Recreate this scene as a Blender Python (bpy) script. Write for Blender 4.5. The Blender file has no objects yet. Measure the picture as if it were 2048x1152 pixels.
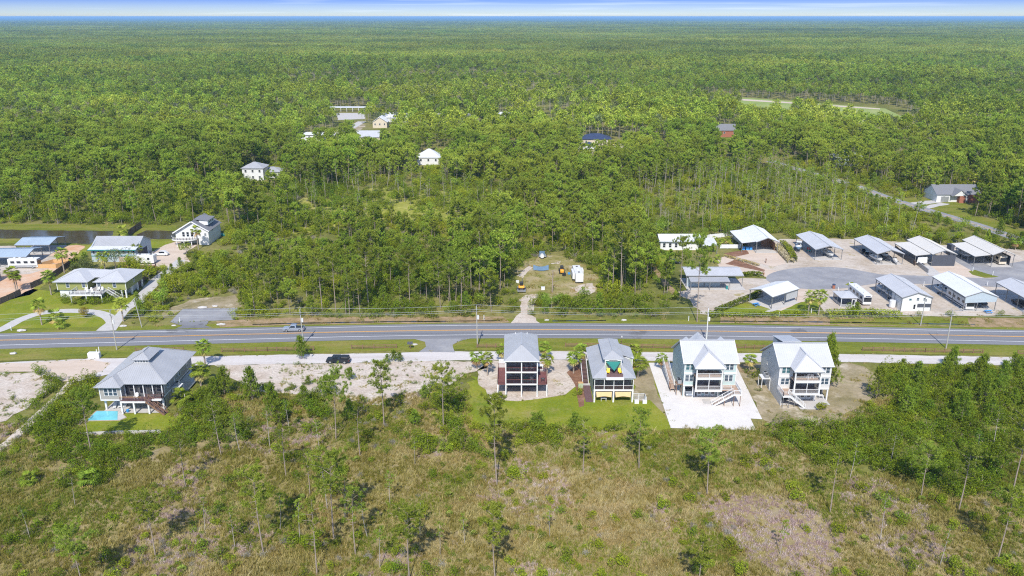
import bpy, bmesh, math, random
import numpy as np
from mathutils import Vector, Matrix

# ------------------------------------------------------------------ camera, world, sun, exposure
SC = bpy.context.scene
COL = SC.collection
F_PX, Y_HOR, CAM_H = 1600.0, 33.0, 82.0           # focal length in photo pixels, horizon row, drone height
TH = math.atan((576 - Y_HOR) / F_PX)
cam_d = bpy.data.cameras.new('camera')
cam_d.sensor_width = 36.0
cam_d.lens = 36.0 * F_PX / 2048
cam_d.clip_start, cam_d.clip_end = 1.0, 90000.0
cam = bpy.data.objects.new('camera', cam_d)
cam.location = (0, 0, CAM_H)
cam.rotation_euler = (math.pi / 2 - TH, 0, 0)
COL.objects.link(cam)
SC.camera = cam

SUN_EL, SUN_AZ = math.radians(46), math.radians(185)   # azimuth clockwise from +Y: the sun stands behind the drone
world = bpy.data.worlds.new('World')
SC.world = world
world.use_nodes = True
wn, wl = world.node_tree.nodes, world.node_tree.links
wn.clear()
w_out = wn.new('ShaderNodeOutputWorld')
w_bg = wn.new('ShaderNodeBackground')
w_sky = wn.new('ShaderNodeTexSky')
w_sky.sky_type = 'NISHITA'
w_sky.sun_disc = False
w_sky.sun_elevation = SUN_EL
w_sky.sun_rotation = SUN_AZ
w_sky.altitude = 80
w_sky.air_density, w_sky.dust_density, w_sky.ozone_density = 1.0, 0.6, 2.0
w_bg.inputs['Strength'].default_value = 0.15
# the deep blue that starts just above the pale horizon, and thin streaks of cloud
w_tc = wn.new('ShaderNodeTexCoord')
w_sep = wn.new('ShaderNodeSeparateXYZ')
wl.new(w_tc.outputs['Generated'], w_sep.inputs[0])
w_ramp = wn.new('ShaderNodeValToRGB')
w_ramp.color_ramp.elements[0].position = 0.0
w_ramp.color_ramp.elements[0].color = (0.58, 0.62, 0.73, 1)
w_ramp.color_ramp.elements[1].position = 0.10
w_ramp.color_ramp.elements[1].color = (0.74, 0.80, 0.92, 1)
for _p, _c in ((0.0045, (0.46, 0.57, 0.80)), (0.0125, (0.27, 0.39, 0.79)), (0.022, (0.055, 0.155, 0.72)), (0.045, (0.24, 0.40, 0.82))):
    _e = w_ramp.color_ramp.elements.new(_p); _e.color = (*_c, 1)
wl.new(w_sep.outputs['Z'], w_ramp.inputs[0])
w_mix = wn.new('ShaderNodeMix'); w_mix.data_type = 'RGBA'; w_mix.blend_type = 'MULTIPLY'
w_mix.inputs[0].default_value = 1.0
wl.new(w_sky.outputs[0], w_mix.inputs[6])
wl.new(w_ramp.outputs[0], w_mix.inputs[7])
w_map = wn.new('ShaderNodeMapping'); w_map.inputs['Scale'].default_value = (5, 5, 240)
wl.new(w_tc.outputs['Generated'], w_map.inputs[0])
w_noi = wn.new('ShaderNodeTexNoise'); w_noi.inputs['Scale'].default_value = 1.0; w_noi.inputs['Detail'].default_value = 5
wl.new(w_map.outputs[0], w_noi.inputs['Vector'])
w_cr = wn.new('ShaderNodeMapRange')
w_cr.inputs[1].default_value = 0.52; w_cr.inputs[2].default_value = 0.80
w_cr.inputs[3].default_value = 0.0; w_cr.inputs[4].default_value = 0.28
wl.new(w_noi.outputs[0], w_cr.inputs[0])
w_cm = wn.new('ShaderNodeMix'); w_cm.data_type = 'RGBA'
wl.new(w_cr.outputs[0], w_cm.inputs[0])
wl.new(w_mix.outputs[2], w_cm.inputs[6])
w_cm.inputs[7].default_value = (6.0, 6.3, 6.8, 1)
wl.new(w_cm.outputs[2], w_bg.inputs['Color'])
wl.new(w_bg.outputs[0], w_out.inputs[0])

sun_d = bpy.data.lights.new('sun', 'SUN')
sun_d.energy = 3.5
sun_d.angle = math.radians(0.53)
sun_d.color = (1.0, 0.945, 0.86)
sun = bpy.data.objects.new('sun', sun_d)
sun.rotation_euler = (math.pi / 2 - SUN_EL, 0, math.pi - SUN_AZ)
COL.objects.link(sun)

SC.view_settings.view_transform = 'Standard'
SC.view_settings.look = 'None'
SC.view_settings.exposure = 0.74
SC.view_settings.gamma = 1.0
SC.view_settings.use_curve_mapping = False
SC.cycles.max_bounces = 6
SC.cycles.diffuse_bounces = 3
SC.cycles.glossy_bounces = 2
SC.cycles.transmission_bounces = 4
SC.cycles.transparent_max_bounces = 8
SC.cycles.volume_bounces = 0
SC.cycles.filter_width = 1.15
SC.cycles.use_denoising = False

rnd = random.Random(11)
rng = np.random.default_rng(5)
CT, ST = math.cos(TH), math.sin(TH)

def ray(px, py):
    x = (px - 1024) / F_PX; v = -(py - 576) / F_PX
    return (x, CT + v * ST, -ST + v * CT)

def G(px, py, z=0.0):
    """the point at height z that the photograph shows at pixel (px, py)"""
    d = ray(px, py); t = (z - CAM_H) / d[2]
    return (d[0] * t, d[1] * t)

def to_px(X, Y, z=0.0):
    zz = z - CAM_H
    w = Y * CT - zz * ST
    w = np.where(w < 1, 1, w)
    u = Y * ST + zz * CT
    return 1024 + F_PX * X / w, 576 - F_PX * u / w

# ------------------------------------------------------------------ materials
MATS = {}
def _base(name):
    m = bpy.data.materials.new(name); m.use_nodes = True
    nt = m.node_tree; nt.nodes.clear()
    out = nt.nodes.new('ShaderNodeOutputMaterial')
    return m, nt, nt.nodes, nt.links, out

def noise(nt, scale, detail=4, coord='Object', rough=0.55, stretch=None, shift=(0, 0, 0)):
    n = nt.nodes.new('ShaderNodeTexNoise')
    n.inputs['Scale'].default_value = scale; n.inputs['Detail'].default_value = detail
    n.inputs['Roughness'].default_value = rough
    if coord == 'World':
        g = nt.nodes.new('ShaderNodeNewGeometry'); src = g.outputs['Position']
    else:
        t = nt.nodes.new('ShaderNodeTexCoord'); src = t.outputs[coord]
    if stretch:
        mp = nt.nodes.new('ShaderNodeMapping'); mp.inputs['Scale'].default_value = stretch; mp.inputs['Location'].default_value = shift
        nt.links.new(src, mp.inputs[0]); src = mp.outputs[0]
    nt.links.new(src, n.inputs['Vector'])
    return n.outputs['Fac']

def ramp(nt, fac, stops):
    r = nt.nodes.new('ShaderNodeValToRGB')
    cr = r.color_ramp
    cr.elements[0].position, cr.elements[0].color = stops[0][0], (*stops[0][1], 1)
    cr.elements[1].position, cr.elements[1].color = stops[-1][0], (*stops[-1][1], 1)
    for p, c in stops[1:-1]:
        e = cr.elements.new(p); e.color = (*c, 1)
    nt.links.new(fac, r.inputs[0])
    return r.outputs[0]

def mixc(nt, fac, a, b, blend='MIX'):
    m = nt.nodes.new('ShaderNodeMix'); m.data_type = 'RGBA'; m.blend_type = blend
    if isinstance(fac, (int, float)): m.inputs[0].default_value = fac
    else: nt.links.new(fac, m.inputs[0])
    for i, v in ((6, a), (7, b)):
        if isinstance(v, tuple): m.inputs[i].default_value = (*v[:3], 1)
        else: nt.links.new(v, m.inputs[i])
    return m.outputs[2]

def math_n(nt, op, a, b=0.0, clamp=False):
    m = nt.nodes.new('ShaderNodeMath'); m.operation = op; m.use_clamp = clamp
    for i, v in ((0, a), (1, b)):
        if isinstance(v, (int, float)): m.inputs[i].default_value = v
        else: nt.links.new(v, m.inputs[i])
    return m.outputs[0]

def maprange(nt, v, a, b, c=0.0, d=1.0):
    m = nt.nodes.new('ShaderNodeMapRange')
    nt.links.new(v, m.inputs[0])
    for i, x in enumerate((a, b, c, d)): m.inputs[i + 1].default_value = x
    return m.outputs[0]

def scl(c, k): return tuple(min(1, max(0, x * k)) for x in c)

def mat(name, col, rough=0.6, var=0.12, vscale=1.5, metal=0.0, bump=0.0, bscale=8.0, coord='Object', spec=0.5, wear=0.0, stripes=None):
    """plain surface with mottling, optional fine relief, wear blotches and board lines (stripes = (axis, spacing))"""
    if name in MATS: return MATS[name]
    m, nt, N, L, out = _base(name)
    b = N.new('ShaderNodeBsdfPrincipled')
    c = ramp(nt, noise(nt, vscale, 5, coord), [(0.25, scl(col, 1 - var)), (0.5, col), (0.75, scl(col, 1 + var))])
    if wear:
        wf = maprange(nt, noise(nt, vscale * 0.37, 6, coord, 0.7), 0.55, 0.72, 0, wear)
        c = mixc(nt, wf, c, scl(col, 0.6))
    if stripes:
        ax, sp = stripes
        t = N.new('ShaderNodeTexCoord'); s = N.new('ShaderNodeSeparateXYZ'); L.new(t.outputs['Object'], s.inputs[0])
        fr = math_n(nt, 'FRACT', math_n(nt, 'DIVIDE', s.outputs[ax], sp))
        ln = maprange(nt, fr, 0.80, 0.90, 0, 0.35)
        c = mixc(nt, ln, c, scl(col, 0.55))
    L.new(c, b.inputs['Base Color'])
    b.inputs['Roughness'].default_value = rough
    b.inputs['Metallic'].default_value = metal
    b.inputs['Specular IOR Level'].default_value = spec
    if bump:
        bp = N.new('ShaderNodeBump'); bp.inputs['Strength'].default_value = bump; bp.inputs['Distance'].default_value = 0.05
        L.new(noise(nt, bscale, 4, coord), bp.inputs['Height']); L.new(bp.outputs[0], b.inputs['Normal'])
    L.new(b.outputs[0], out.inputs[0])
    MATS[name] = m
    return m

def mat_leaf(name, stops, trans=0.3, hue=0.05, val=0.35, patch=0.0):
    """foliage: colour per plant, per leaf and drifting over the ground; some light passes through"""
    if name in MATS: return MATS[name]
    m, nt, N, L, out = _base(name)
    oi = N.new('ShaderNodeObjectInfo')
    ge = N.new('ShaderNodeNewGeometry')
    wnz = math_n(nt, 'ADD', math_n(nt, 'MULTIPLY', noise(nt, 0.012, 3, 'World'), 0.5), math_n(nt, 'MULTIPLY', noise(nt, 0.0022, 3, 'World', stretch=(0.5, 1, 1)), 0.5))
    f = math_n(nt, 'ADD', math_n(nt, 'MULTIPLY', oi.outputs['Random'], 0.5), math_n(nt, 'MULTIPLY', ge.outputs['Random Per Island'], 0.3))
    f = math_n(nt, 'ADD', f, math_n(nt, 'MULTIPLY', math_n(nt, 'SUBTRACT', wnz, 0.45), 2.6))
    f = math_n(nt, 'ADD', f, math_n(nt, 'MULTIPLY', math_n(nt, 'SUBTRACT', noise(nt, 0.11, 2, 'World'), 0.5), 0.7))
    c = ramp(nt, f, stops)
    v = math_n(nt, 'MULTIPLY', maprange(nt, ge.outputs['Random Per Island'], 0, 1, 1 - val, 1 + val), maprange(nt, noise(nt, 0.0016, 4, 'World', stretch=(0.45, 1, 1), shift=(310, 140, 0)), 0.36, 0.60, 0.84, 1.28))
    hs = N.new('ShaderNodeHueSaturation'); L.new(c, hs.inputs['Color']); L.new(v, hs.inputs['Value'])
    hh = maprange(nt, oi.outputs['Random'], 0, 1, 0.5 - hue / 2, 0.5 + hue / 2); L.new(hh, hs.inputs['Hue'])
    d = N.new('ShaderNodeBsdfDiffuse'); L.new(hs.outputs[0], d.inputs[0])
    t = N.new('ShaderNodeBsdfTranslucent'); L.new(hs.outputs[0], t.inputs[0])
    mx = N.new('ShaderNodeMixShader'); mx.inputs[0].default_value = trans
    L.new(d.outputs[0], mx.inputs[1]); L.new(t.outputs[0], mx.inputs[2])
    L.new(mx.outputs[0], out.inputs[0])
    MATS[name] = m
    return m

def mat_blend(name, stops, scale, detail=6, fine=3.0, fine_amt=0.25, rough=0.95, bump=0.4, bscale=2.0, patches=None, stretch=None):
    """ground: broad drifts of colour, finer mottling and relief. patches = [(colour, noise scale, lo, hi)]"""
    if name in MATS: return MATS[name]
    m, nt, N, L, out = _base(name)
    b = N.new('ShaderNodeBsdfPrincipled'); b.inputs['Roughness'].default_value = rough; b.inputs['Specular IOR Level'].default_value = 0.15
    c = ramp(nt, noise(nt, scale, detail, 'World', 0.62, stretch=stretch), stops)
    for (pc, ps, lo, hi) in patches or ():
        c = mixc(nt, maprange(nt, noise(nt, ps, 5, 'World', 0.65), lo, hi, 0, 1), c, pc)
    v = maprange(nt, noise(nt, fine, 4, 'World', 0.7), 0.25, 0.75, 1 - fine_amt, 1 + fine_amt)
    hs = N.new('ShaderNodeHueSaturation'); L.new(c, hs.inputs['Color']); L.new(v, hs.inputs['Value'])
    L.new(hs.outputs[0], b.inputs['Base Color'])
    bp = N.new('ShaderNodeBump'); bp.inputs['Strength'].default_value = bump; bp.inputs['Distance'].default_value = 0.15
    L.new(noise(nt, bscale, 5, 'World', 0.7), bp.inputs['Height']); L.new(bp.outputs[0], b.inputs['Normal'])
    L.new(b.outputs[0], out.inputs[0])
    MATS[name] = m
    return m

def mat_glass(name, col=(0.03, 0.045, 0.06), rough=0.05):
    if name in MATS: return MATS[name]
    m, nt, N, L, out = _base(name)
    b = N.new('ShaderNodeBsdfPrincipled')
    L.new(ramp(nt, noise(nt, 0.9, 2), [(0.3, scl(col, 0.7)), (0.7, scl(col, 1.5))]), b.inputs['Base Color'])
    b.inputs['Roughness'].default_value = rough; b.inputs['Specular IOR Level'].default_value = 0.8
    L.new(b.outputs[0], out.inputs[0]); MATS[name] = m
    return m

def mat_screen(name, col=(0.02, 0.022, 0.03), see=0.5):
    if name in MATS: return MATS[name]
    m, nt, N, L, out = _base(name)
    d = N.new('ShaderNodeBsdfDiffuse'); d.inputs[0].default_value = (*col, 1)
    t = N.new('ShaderNodeBsdfTransparent')
    mx = N.new('ShaderNodeMixShader'); L.new(maprange(nt, noise(nt, 1.3, 3), 0.2, 0.8, see - 0.06, see + 0.06), mx.inputs[0])
    L.new(d.outputs[0], mx.inputs[1]); L.new(t.outputs[0], mx.inputs[2]); L.new(mx.outputs[0], out.inputs[0])
    MATS[name] = m
    return m

def mat_water(name, col, rough=0.06, ripple=0.05, spec=0.5):
    if name in MATS: return MATS[name]
    m, nt, N, L, out = _base(name)
    b = N.new('ShaderNodeBsdfPrincipled')
    L.new(ramp(nt, noise(nt, 0.35, 3, 'World'), [(0.3, scl(col, 0.8)), (0.7, scl(col, 1.2))]), b.inputs['Base Color'])
    b.inputs['Roughness'].default_value = rough; b.inputs['Specular IOR Level'].default_value = spec
    bp = N.new('ShaderNodeBump'); bp.inputs['Strength'].default_value = ripple
    L.new(noise(nt, 1.4, 3, 'World', stretch=(1, 2.5, 1)), bp.inputs['Height']); L.new(bp.outputs[0], b.inputs['Normal'])
    L.new(b.outputs[0], out.inputs[0]); MATS[name] = m
    return m

# ------------------------------------------------------------------ objects
def tag(o, label=None, cat=None, group=None, kind=None):
    if label: o['label'] = label
    if cat: o['category'] = cat
    if group: o['group'] = group
    if kind: o['kind'] = kind
    return o

def thing(name, label, cat, loc=(0, 0, 0), rz=0.0, group=None):
    o = bpy.data.objects.new(name, None)
    o.empty_display_size = 0.5
    COL.objects.link(o)
    o.location = loc if len(loc) == 3 else (*loc, 0)
    o.rotation_euler = (0, 0, rz)
    return tag(o, label, cat, group)

def link_mesh(name, me, parent=None, loc=(0, 0, 0)):
    o = bpy.data.objects.new(name, me)
    COL.objects.link(o)
    if parent is not None: o.parent = parent
    o.location = loc
    return o

def copy_tree(o, parent=None):
    c = o.copy(); COL.objects.link(c)
    if parent is not None: c.parent = parent
    for ch in o.children: copy_tree(ch, c)
    return c

class MB:
    """collects shapes and links them as ONE mesh object"""
    def __init__(s): s.v = []; s.f = []; s.m = []; s.cur = 0
    def add(s, pts, faces):
        b = len(s.v); s.v += [tuple(p) for p in pts]
        for f in faces: s.f.append(tuple(b + i for i in f)); s.m.append(s.cur)
        return s
    def box(s, x0, y0, z0, x1, y1, z1):
        P = [(x0,y0,z0),(x1,y0,z0),(x1,y1,z0),(x0,y1,z0),(x0,y0,z1),(x1,y0,z1),(x1,y1,z1),(x0,y1,z1)]
        return s.add(P, [(0,3,2,1),(4,5,6,7),(0,1,5,4),(1,2,6,5),(2,3,7,6),(3,0,4,7)])
    def bevbox(s, x0, y0, z0, x1, y1, z1, b=0.05):
        """box with its vertical and top edges chamfered"""
        def ring(i, z): return [(x0+i,y0+b+i,z),(x0+b+i,y0+i,z),(x1-b-i,y0+i,z),(x1-i,y0+b+i,z),(x1-i,y1-b-i,z),(x1-b-i,y1-i,z),(x0+b+i,y1-i,z),(x0+i,y1-b-i,z)]
        R = [ring(b, z0), ring(0, z0+b), ring(0, z1-b), ring(b, z1)]
        return s.loft(R)
    def loft(s, rings, cap=True):
        n = len(rings[0]); P = [p for r in rings for p in r]; Fc = []
        for i in range(len(rings) - 1):
            for j in range(n):
                k = (j + 1) % n
                Fc.append((i*n+j, i*n+k, (i+1)*n+k, (i+1)*n+j))
        if cap: Fc += [tuple(range(n-1, -1, -1)), tuple((len(rings)-1)*n + j for j in range(n))]
        return s.add(P, Fc)
    def quad(s, *p): return s.add(p, [tuple(range(len(p)))])
    def tube(s, p0, p1, r0, r1=None, n=6, cap=True):
        r1 = r0 if r1 is None else r1
        a, b = Vector(p0), Vector(p1); d = (b - a)
        if d.length < 1e-6: return s
        d.normalize(); u = d.orthogonal().normalized(); w = d.cross(u)
        R = []
        for c, r in ((a, r0), (b, r1)):
            R.append([tuple(c + (u * math.cos(2*math.pi*i/n) + w * math.sin(2*math.pi*i/n)) * r) for i in range(n)])
        return s.loft(R, cap)
    def bar(s, p0, p1, w, h=None):
        """square bar between two points (w wide, h high)"""
        h = w if h is None else h
        a, b = Vector(p0), Vector(p1); d = (b - a).normalized()
        up = Vector((0, 0, 1)) if abs(d.z) < 0.95 else Vector((0, 1, 0))
        u = d.cross(up).normalized(); v = u.cross(d).normalized()
        R = []
        for c in (a, b): R.append([tuple(c + u*su*w/2 + v*sv*h/2) for su, sv in ((-1,-1),(1,-1),(1,1),(-1,1))])
        return s.loft(R)
    def prism(s, poly, z0, z1):
        return s.loft([[(x, y, z0) for x, y in poly], [(x, y, z1) for x, y in poly]])
    def ext(s, poly, vec):
        """planar polygon (3-D points) thickened along vec"""
        v = Vector(vec)
        return s.loft([[tuple(p) for p in poly], [tuple(Vector(p) + v) for p in poly]])
    def roof(s, pts, th=0.10, rib=0.46, rh=0.03, rw=0.05):
        """sloping metal roof face: a slab with standing seams running down the slope"""
        p = [Vector(q) for q in pts]
        n = Vector((0, 0, 0))
        for i in range(len(p)): n += (p[i]).cross(p[(i + 1) % len(p)])
        n.normalize()
        if n.z < 0: n = -n; p.reverse()
        s.ext([q - n * th for q in p], n * th)
        if rib:
            down = Vector((n.x, n.y, 0))
            if down.length < 1e-4: down = Vector((0, 1, 0))
            across = down.cross(Vector((0, 0, 1))).normalized()
            slope = across.cross(n).normalized()
            us = [q.dot(across) for q in p]
            lo, hi = min(us), max(us); k = max(1, int((hi - lo) / rib)); st = (hi - lo) / k
            for i in range(1, k):
                u = lo + i * st; hits = []
                for j in range(len(p)):
                    a, b = p[j], p[(j + 1) % len(p)]; ua, ub = a.dot(across), b.dot(across)
                    if (ua - u) * (ub - u) < 0: hits.append(a.lerp(b, (u - ua) / (ub - ua)))
                if len(hits) >= 2:
                    hits.sort(key=lambda q: q.dot(slope)); a, b = hits[0], hits[-1]
                    if (b - a).length < 0.3: continue
                    w = across * rw / 2
                    s.loft([[a - w, a + w, a + w + n * rh, a - w + n * rh], [b - w, b + w, b + w + n * rh, b - w + n * rh]])
        return s
    def mesh(s, name, mats):
        me = bpy.data.meshes.new(name)
        me.from_pydata([tuple(p) for p in s.v], [], s.f)
        for m in (mats if isinstance(mats, (list, tuple)) else [mats]): me.materials.append(m)
        if any(s.m): me.polygons.foreach_set('material_index', s.m)
        me.update()
        return me
    def build(s, name, mats, parent=None, label=None, loc=(0, 0, 0)):
        o = link_mesh(name, s.mesh(name, mats), parent, loc)
        if label: o['label'] = label
        return o
# ------------------------------------------------------------------ materials of the ground
M_FLOOR = mat_blend('forest_floor', [(0.28, (0.075, 0.085, 0.016)), (0.45, (0.13, 0.14, 0.028)), (0.58, (0.20, 0.18, 0.06)), (0.72, (0.15, 0.165, 0.03))], 0.03, fine=0.6, fine_amt=0.35, bscale=0.8, bump=0.8)
M_MEADOW = mat_blend('meadow_soil', [(0.30, (0.13, 0.13, 0.03)), (0.45, (0.22, 0.18, 0.07)), (0.58, (0.29, 0.23, 0.115)), (0.72, (0.18, 0.165, 0.05))], 0.045, fine=0.9, fine_amt=0.3, bscale=1.2, bump=1.0,
                     patches=[((0.31, 0.25, 0.19), 0.06, 0.62, 0.74)])
M_LAWN = mat_blend('lawn', [(0.30, (0.12, 0.165, 0.012)), (0.5, (0.175, 0.205, 0.016)), (0.68, (0.235, 0.23, 0.035))], 0.11, fine=1.6, fine_amt=0.22, bscale=5, bump=0.4, patches=[((0.25, 0.215, 0.07), 0.10, 0.54, 0.72)])
M_VERGE = mat_blend('verge_grass', [(0.30, (0.10, 0.13, 0.014)), (0.5, (0.155, 0.17, 0.022)), (0.66, (0.215, 0.19, 0.05)), (0.75, (0.165, 0.17, 0.03))], 0.12, fine=1.2, fine_amt=0.25, bscale=3, bump=0.4, stretch=(0.5, 1.6, 1))
M_SAND = mat_blend('white_sand', [(0.25, (0.34, 0.27, 0.20)), (0.45, (0.45, 0.38, 0.315)), (0.6, (0.51, 0.45, 0.385)), (0.75, (0.37, 0.30, 0.22))], 0.18, fine=1.8, fine_amt=0.26, bscale=1.6, bump=1.0,
                   patches=[((0.22, 0.18, 0.10), 0.5, 0.60, 0.72)])
M_TAN = mat_blend('sandy_track', [(0.3, (0.44, 0.35, 0.27)), (0.5, (0.50, 0.41, 0.33)), (0.7, (0.54, 0.45, 0.37))], 0.13, fine=0.9, fine_amt=0.07, bscale=3, bump=0.25, stretch=(0.35, 2.2, 1))
M_TRACK = mat_blend('crushed_shell', [(0.3, (0.44, 0.40, 0.37)), (0.5, (0.50, 0.465, 0.44)), (0.7, (0.54, 0.51, 0.485))], 0.16, fine=1.2, fine_amt=0.08, bscale=3, bump=0.25, stretch=(0.25, 2.5, 1))
M_SHELL = mat_blend('white_gravel', [(0.3, (0.56, 0.53, 0.49)), (0.5, (0.59, 0.56, 0.525)), (0.7, (0.615, 0.59, 0.56))], 0.3, fine=3.0, fine_amt=0.07, bscale=9, bump=0.3, patches=[((0.51, 0.465, 0.41), 0.22, 0.58, 0.76)])
M_DIRT = mat_blend('graded_dirt', [(0.3, (0.33, 0.27, 0.20)), (0.45, (0.41, 0.35, 0.285)), (0.6, (0.47, 0.415, 0.355)), (0.75, (0.36, 0.29, 0.20))], 0.10, fine=0.8, fine_amt=0.15, bscale=2, bump=0.4,
                   patches=[((0.30, 0.25, 0.10), 0.16, 0.60, 0.70)])
M_ORANGE = mat_blend('orange_clay', [(0.3, (0.50, 0.26, 0.13)), (0.5, (0.54, 0.36, 0.24)), (0.7, (0.55, 0.44, 0.34))], 0.12, fine=0.9, fine_amt=0.12, bscale=2)
M_MULCH = mat_blend('red_mulch', [(0.3, (0.13, 0.07, 0.045)), (0.5, (0.20, 0.105, 0.065)), (0.7, (0.27, 0.165, 0.11))], 0.4, fine=2.0, fine_amt=0.25, bscale=6)
M_PINESTRAW = mat_blend('pine_straw', [(0.3, (0.16, 0.135, 0.045)), (0.5, (0.28, 0.20, 0.11)), (0.7, (0.36, 0.26, 0.17))], 0.35, fine=1.6, fine_amt=0.25, bscale=4)
M_DRYYARD = mat_blend('dry_yard', [(0.28, (0.15, 0.13, 0.05)), (0.45, (0.24, 0.20, 0.11)), (0.6, (0.33, 0.27, 0.18)), (0.75, (0.20, 0.19, 0.07))], 0.12, fine=1.0, fine_amt=0.22, bscale=2.5,
                      patches=[((0.46, 0.40, 0.31), 0.09, 0.57, 0.68)])
M_ASPHALT = mat_blend('asphalt', [(0.3, (0.145, 0.147, 0.158)), (0.5, (0.185, 0.187, 0.198)), (0.7, (0.22, 0.222, 0.232))], 0.2, fine=2.0, fine_amt=0.07, bscale=12, bump=0.15, stretch=(0.02, 1.5, 1), patches=[((0.135, 0.135, 0.14), 0.07, 0.62, 0.66)])
M_OLDASPH = mat_blend('old_asphalt', [(0.3, (0.20, 0.20, 0.21)), (0.5, (0.25, 0.25, 0.26)), (0.7, (0.31, 0.305, 0.30))], 0.15, fine=1.5, fine_amt=0.10, bscale=9, bump=0.2,
                      patches=[((0.50, 0.47, 0.43), 0.22, 0.66, 0.74)])
M_CONC = mat('concrete', (0.44, 0.42, 0.395), 0.85, 0.10, 0.6, coord='World', wear=0.25)
M_WALK = mat('walk_concrete', (0.50, 0.43, 0.36), 0.85, 0.08, 0.8, coord='World', wear=0.2)
M_WHITELINE = mat('road_paint_white', (0.78, 0.78, 0.76), 0.6, 0.10, 1.2, coord='World', wear=0.3)
M_YELLOW = mat('road_paint_yellow', (0.80, 0.40, 0.06), 0.6, 0.10, 1.2, coord='World', wear=0.25)
M_POND = mat_water('pond_water', (0.060, 0.045, 0.028), 0.16, 0.05, 0.22)
M_DITCH = mat_water('ditch_water', (0.012, 0.013, 0.010), 0.10, 0.05)

# ------------------------------------------------------------------ sheets of the ground
_rs = random.Random(3)
def ragged(pts, amp, step=2.5):
    """subdivide a ground outline and let it wander, as edges of grass and sand do"""
    out = []; n = len(pts)
    for i in range(n):
        a, b = Vector((*pts[i], 0)), Vector((*pts[(i + 1) % n], 0)); L = (b - a).length
        k = max(1, int(L / step)); nn = Vector((-(b - a).y, (b - a).x, 0)) / max(L, 1e-6)
        for j in range(k):
            q = a.lerp(b, j / k)
            if j: q = q + nn * _rs.gauss(0, amp)
            out.append((q.x, q.y))
    return out

EDGES = []      # outlines over which grass creeps
SOFT = ('frontage_track', 'sandy_turnaround', 'sand_patch', 'yard_ground', 'lot_ground', 'track', 'clearing', 'driveway', 'parking_pad', 'drive_apron', 'turning_circle', 'road_apron', 'dirt_yard', 'clay_yard', 'straw_bank', 'lawn', 'asphalt_lot', 'mulch_bed', 'pond')

MASK = []       # (pixel polygon, kinds of plant kept off it)
def sheet(name, px, z, m, amp=0.25, off=True, step=2.5, kind='structure', grow=None):
    pts = [G(*p) for p in px]
    poly = ragged(pts, amp, step) if amp else pts
    me = bpy.data.meshes.new(name)
    me.from_pydata([(x, y, z) for x, y in poly], [], [tuple(range(len(poly)))])
    me.materials.append(m); me.update()
    if me.polygons[0].normal.z < 0: me.flip_normals()
    o = link_mesh(name, me)
    tag(o, kind=kind)
    if off: MASK.append(grow or px)
    if amp and z >= 0.03 and name in SOFT: EDGES.append(poly)
    return o

def grid_sheet(name, x0, x1, y0, y1, z, m, n=8):
    me = bpy.data.meshes.new(name)
    xs = np.linspace(x0, x1, n); ys = np.linspace(y0, y1, n)
    v = [(x, y, z) for y in ys for x in xs]
    f = [(j*n+i, j*n+i+1, (j+1)*n+i+1, (j+1)*n+i) for j in range(n-1) for i in range(n-1)]
    me.from_pydata(v, [], f); me.materials.append(m); me.update()
    return tag(link_mesh(name, me), kind='structure')

grid_sheet('ground', -44000, 44000, -300, 58000, 0.0, M_FLOOR, 40)
sheet('meadow_ground', [(-700, 1700), (-500, 880), (0, 845), (300, 905), (520, 850), (560, 745), (900, 742), (960, 850), (1340, 862), (1540, 850), (1620, 905), (1700, 965), (1850, 1010), (2100, 960), (2700, 1000), (2900, 1700)], 0.02, M_MEADOW, 0.6, off=False)

# main road: a gentle bend, white edge lines, double yellow centre line
ROAD_PX = [(-420, 692), (-150, 685.5), (0, 681), (250, 675), (500, 669), (750, 663.2), (1024, 660), (1300, 661.3), (1600, 665.5), (1800, 669), (2048, 673.8), (2250, 678), (2500, 683)]
_rc = [Vector((*G(*p), 0)) for p in ROAD_PX]
def smooth(pts, n=10):
    out = []
    for i in range(len(pts) - 1):
        p0, p1, p2, p3 = pts[max(i-1, 0)], pts[i], pts[i+1], pts[min(i+2, len(pts)-1)]
        for k in range(n):
            t = k / n
            out.append(0.5 * ((2*p1) + (p2-p0)*t + (2*p0-5*p1+4*p2-p3)*t*t + (3*p1-p0-3*p2+p3)*t**3))
    out.append(pts[-1]); return out
ROAD = smooth(_rc)
def strip(name, path, o0, o1, z, m, kind='structure'):
    V, Fc = [], []
    for i, p in enumerate(path):
        d = (path[min(i+1, len(path)-1)] - path[max(i-1, 0)]).normalized(); nn = Vector((-d.y, d.x, 0))
        a, b = p + nn * o0, p + nn * o1
        V += [(a.x, a.y, z), (b.x, b.y, z)]
        if i: Fc.append((2*i-2, 2*i, 2*i+1, 2*i-1))
    me = bpy.data.meshes.new(name); me.from_pydata(V, [], Fc); me.materials.append(m); me.update()
    return tag(link_mesh(name, me), kind=kind)
strip('verge_south', ROAD, -13.2, -6.0, 0.04, M_VERGE)
strip('verge_north', ROAD, 4.9, 8.6, 0.04, M_VERGE)
strip('road', ROAD, -6.1, 5.0, 0.08, M_ASPHALT)
strip('road_line', ROAD, 3.45, 3.62, 0.095, M_WHITELINE)
strip('road_line', ROAD, -3.65, -3.48, 0.095, M_WHITELINE)
strip('road_line', ROAD, 0.07, 0.24, 0.095, M_YELLOW)
strip('road_line', ROAD, -0.24, -0.07, 0.095, M_YELLOW)
ROAD_NP = np.array([(p.x, p.y) for p in ROAD])

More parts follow.
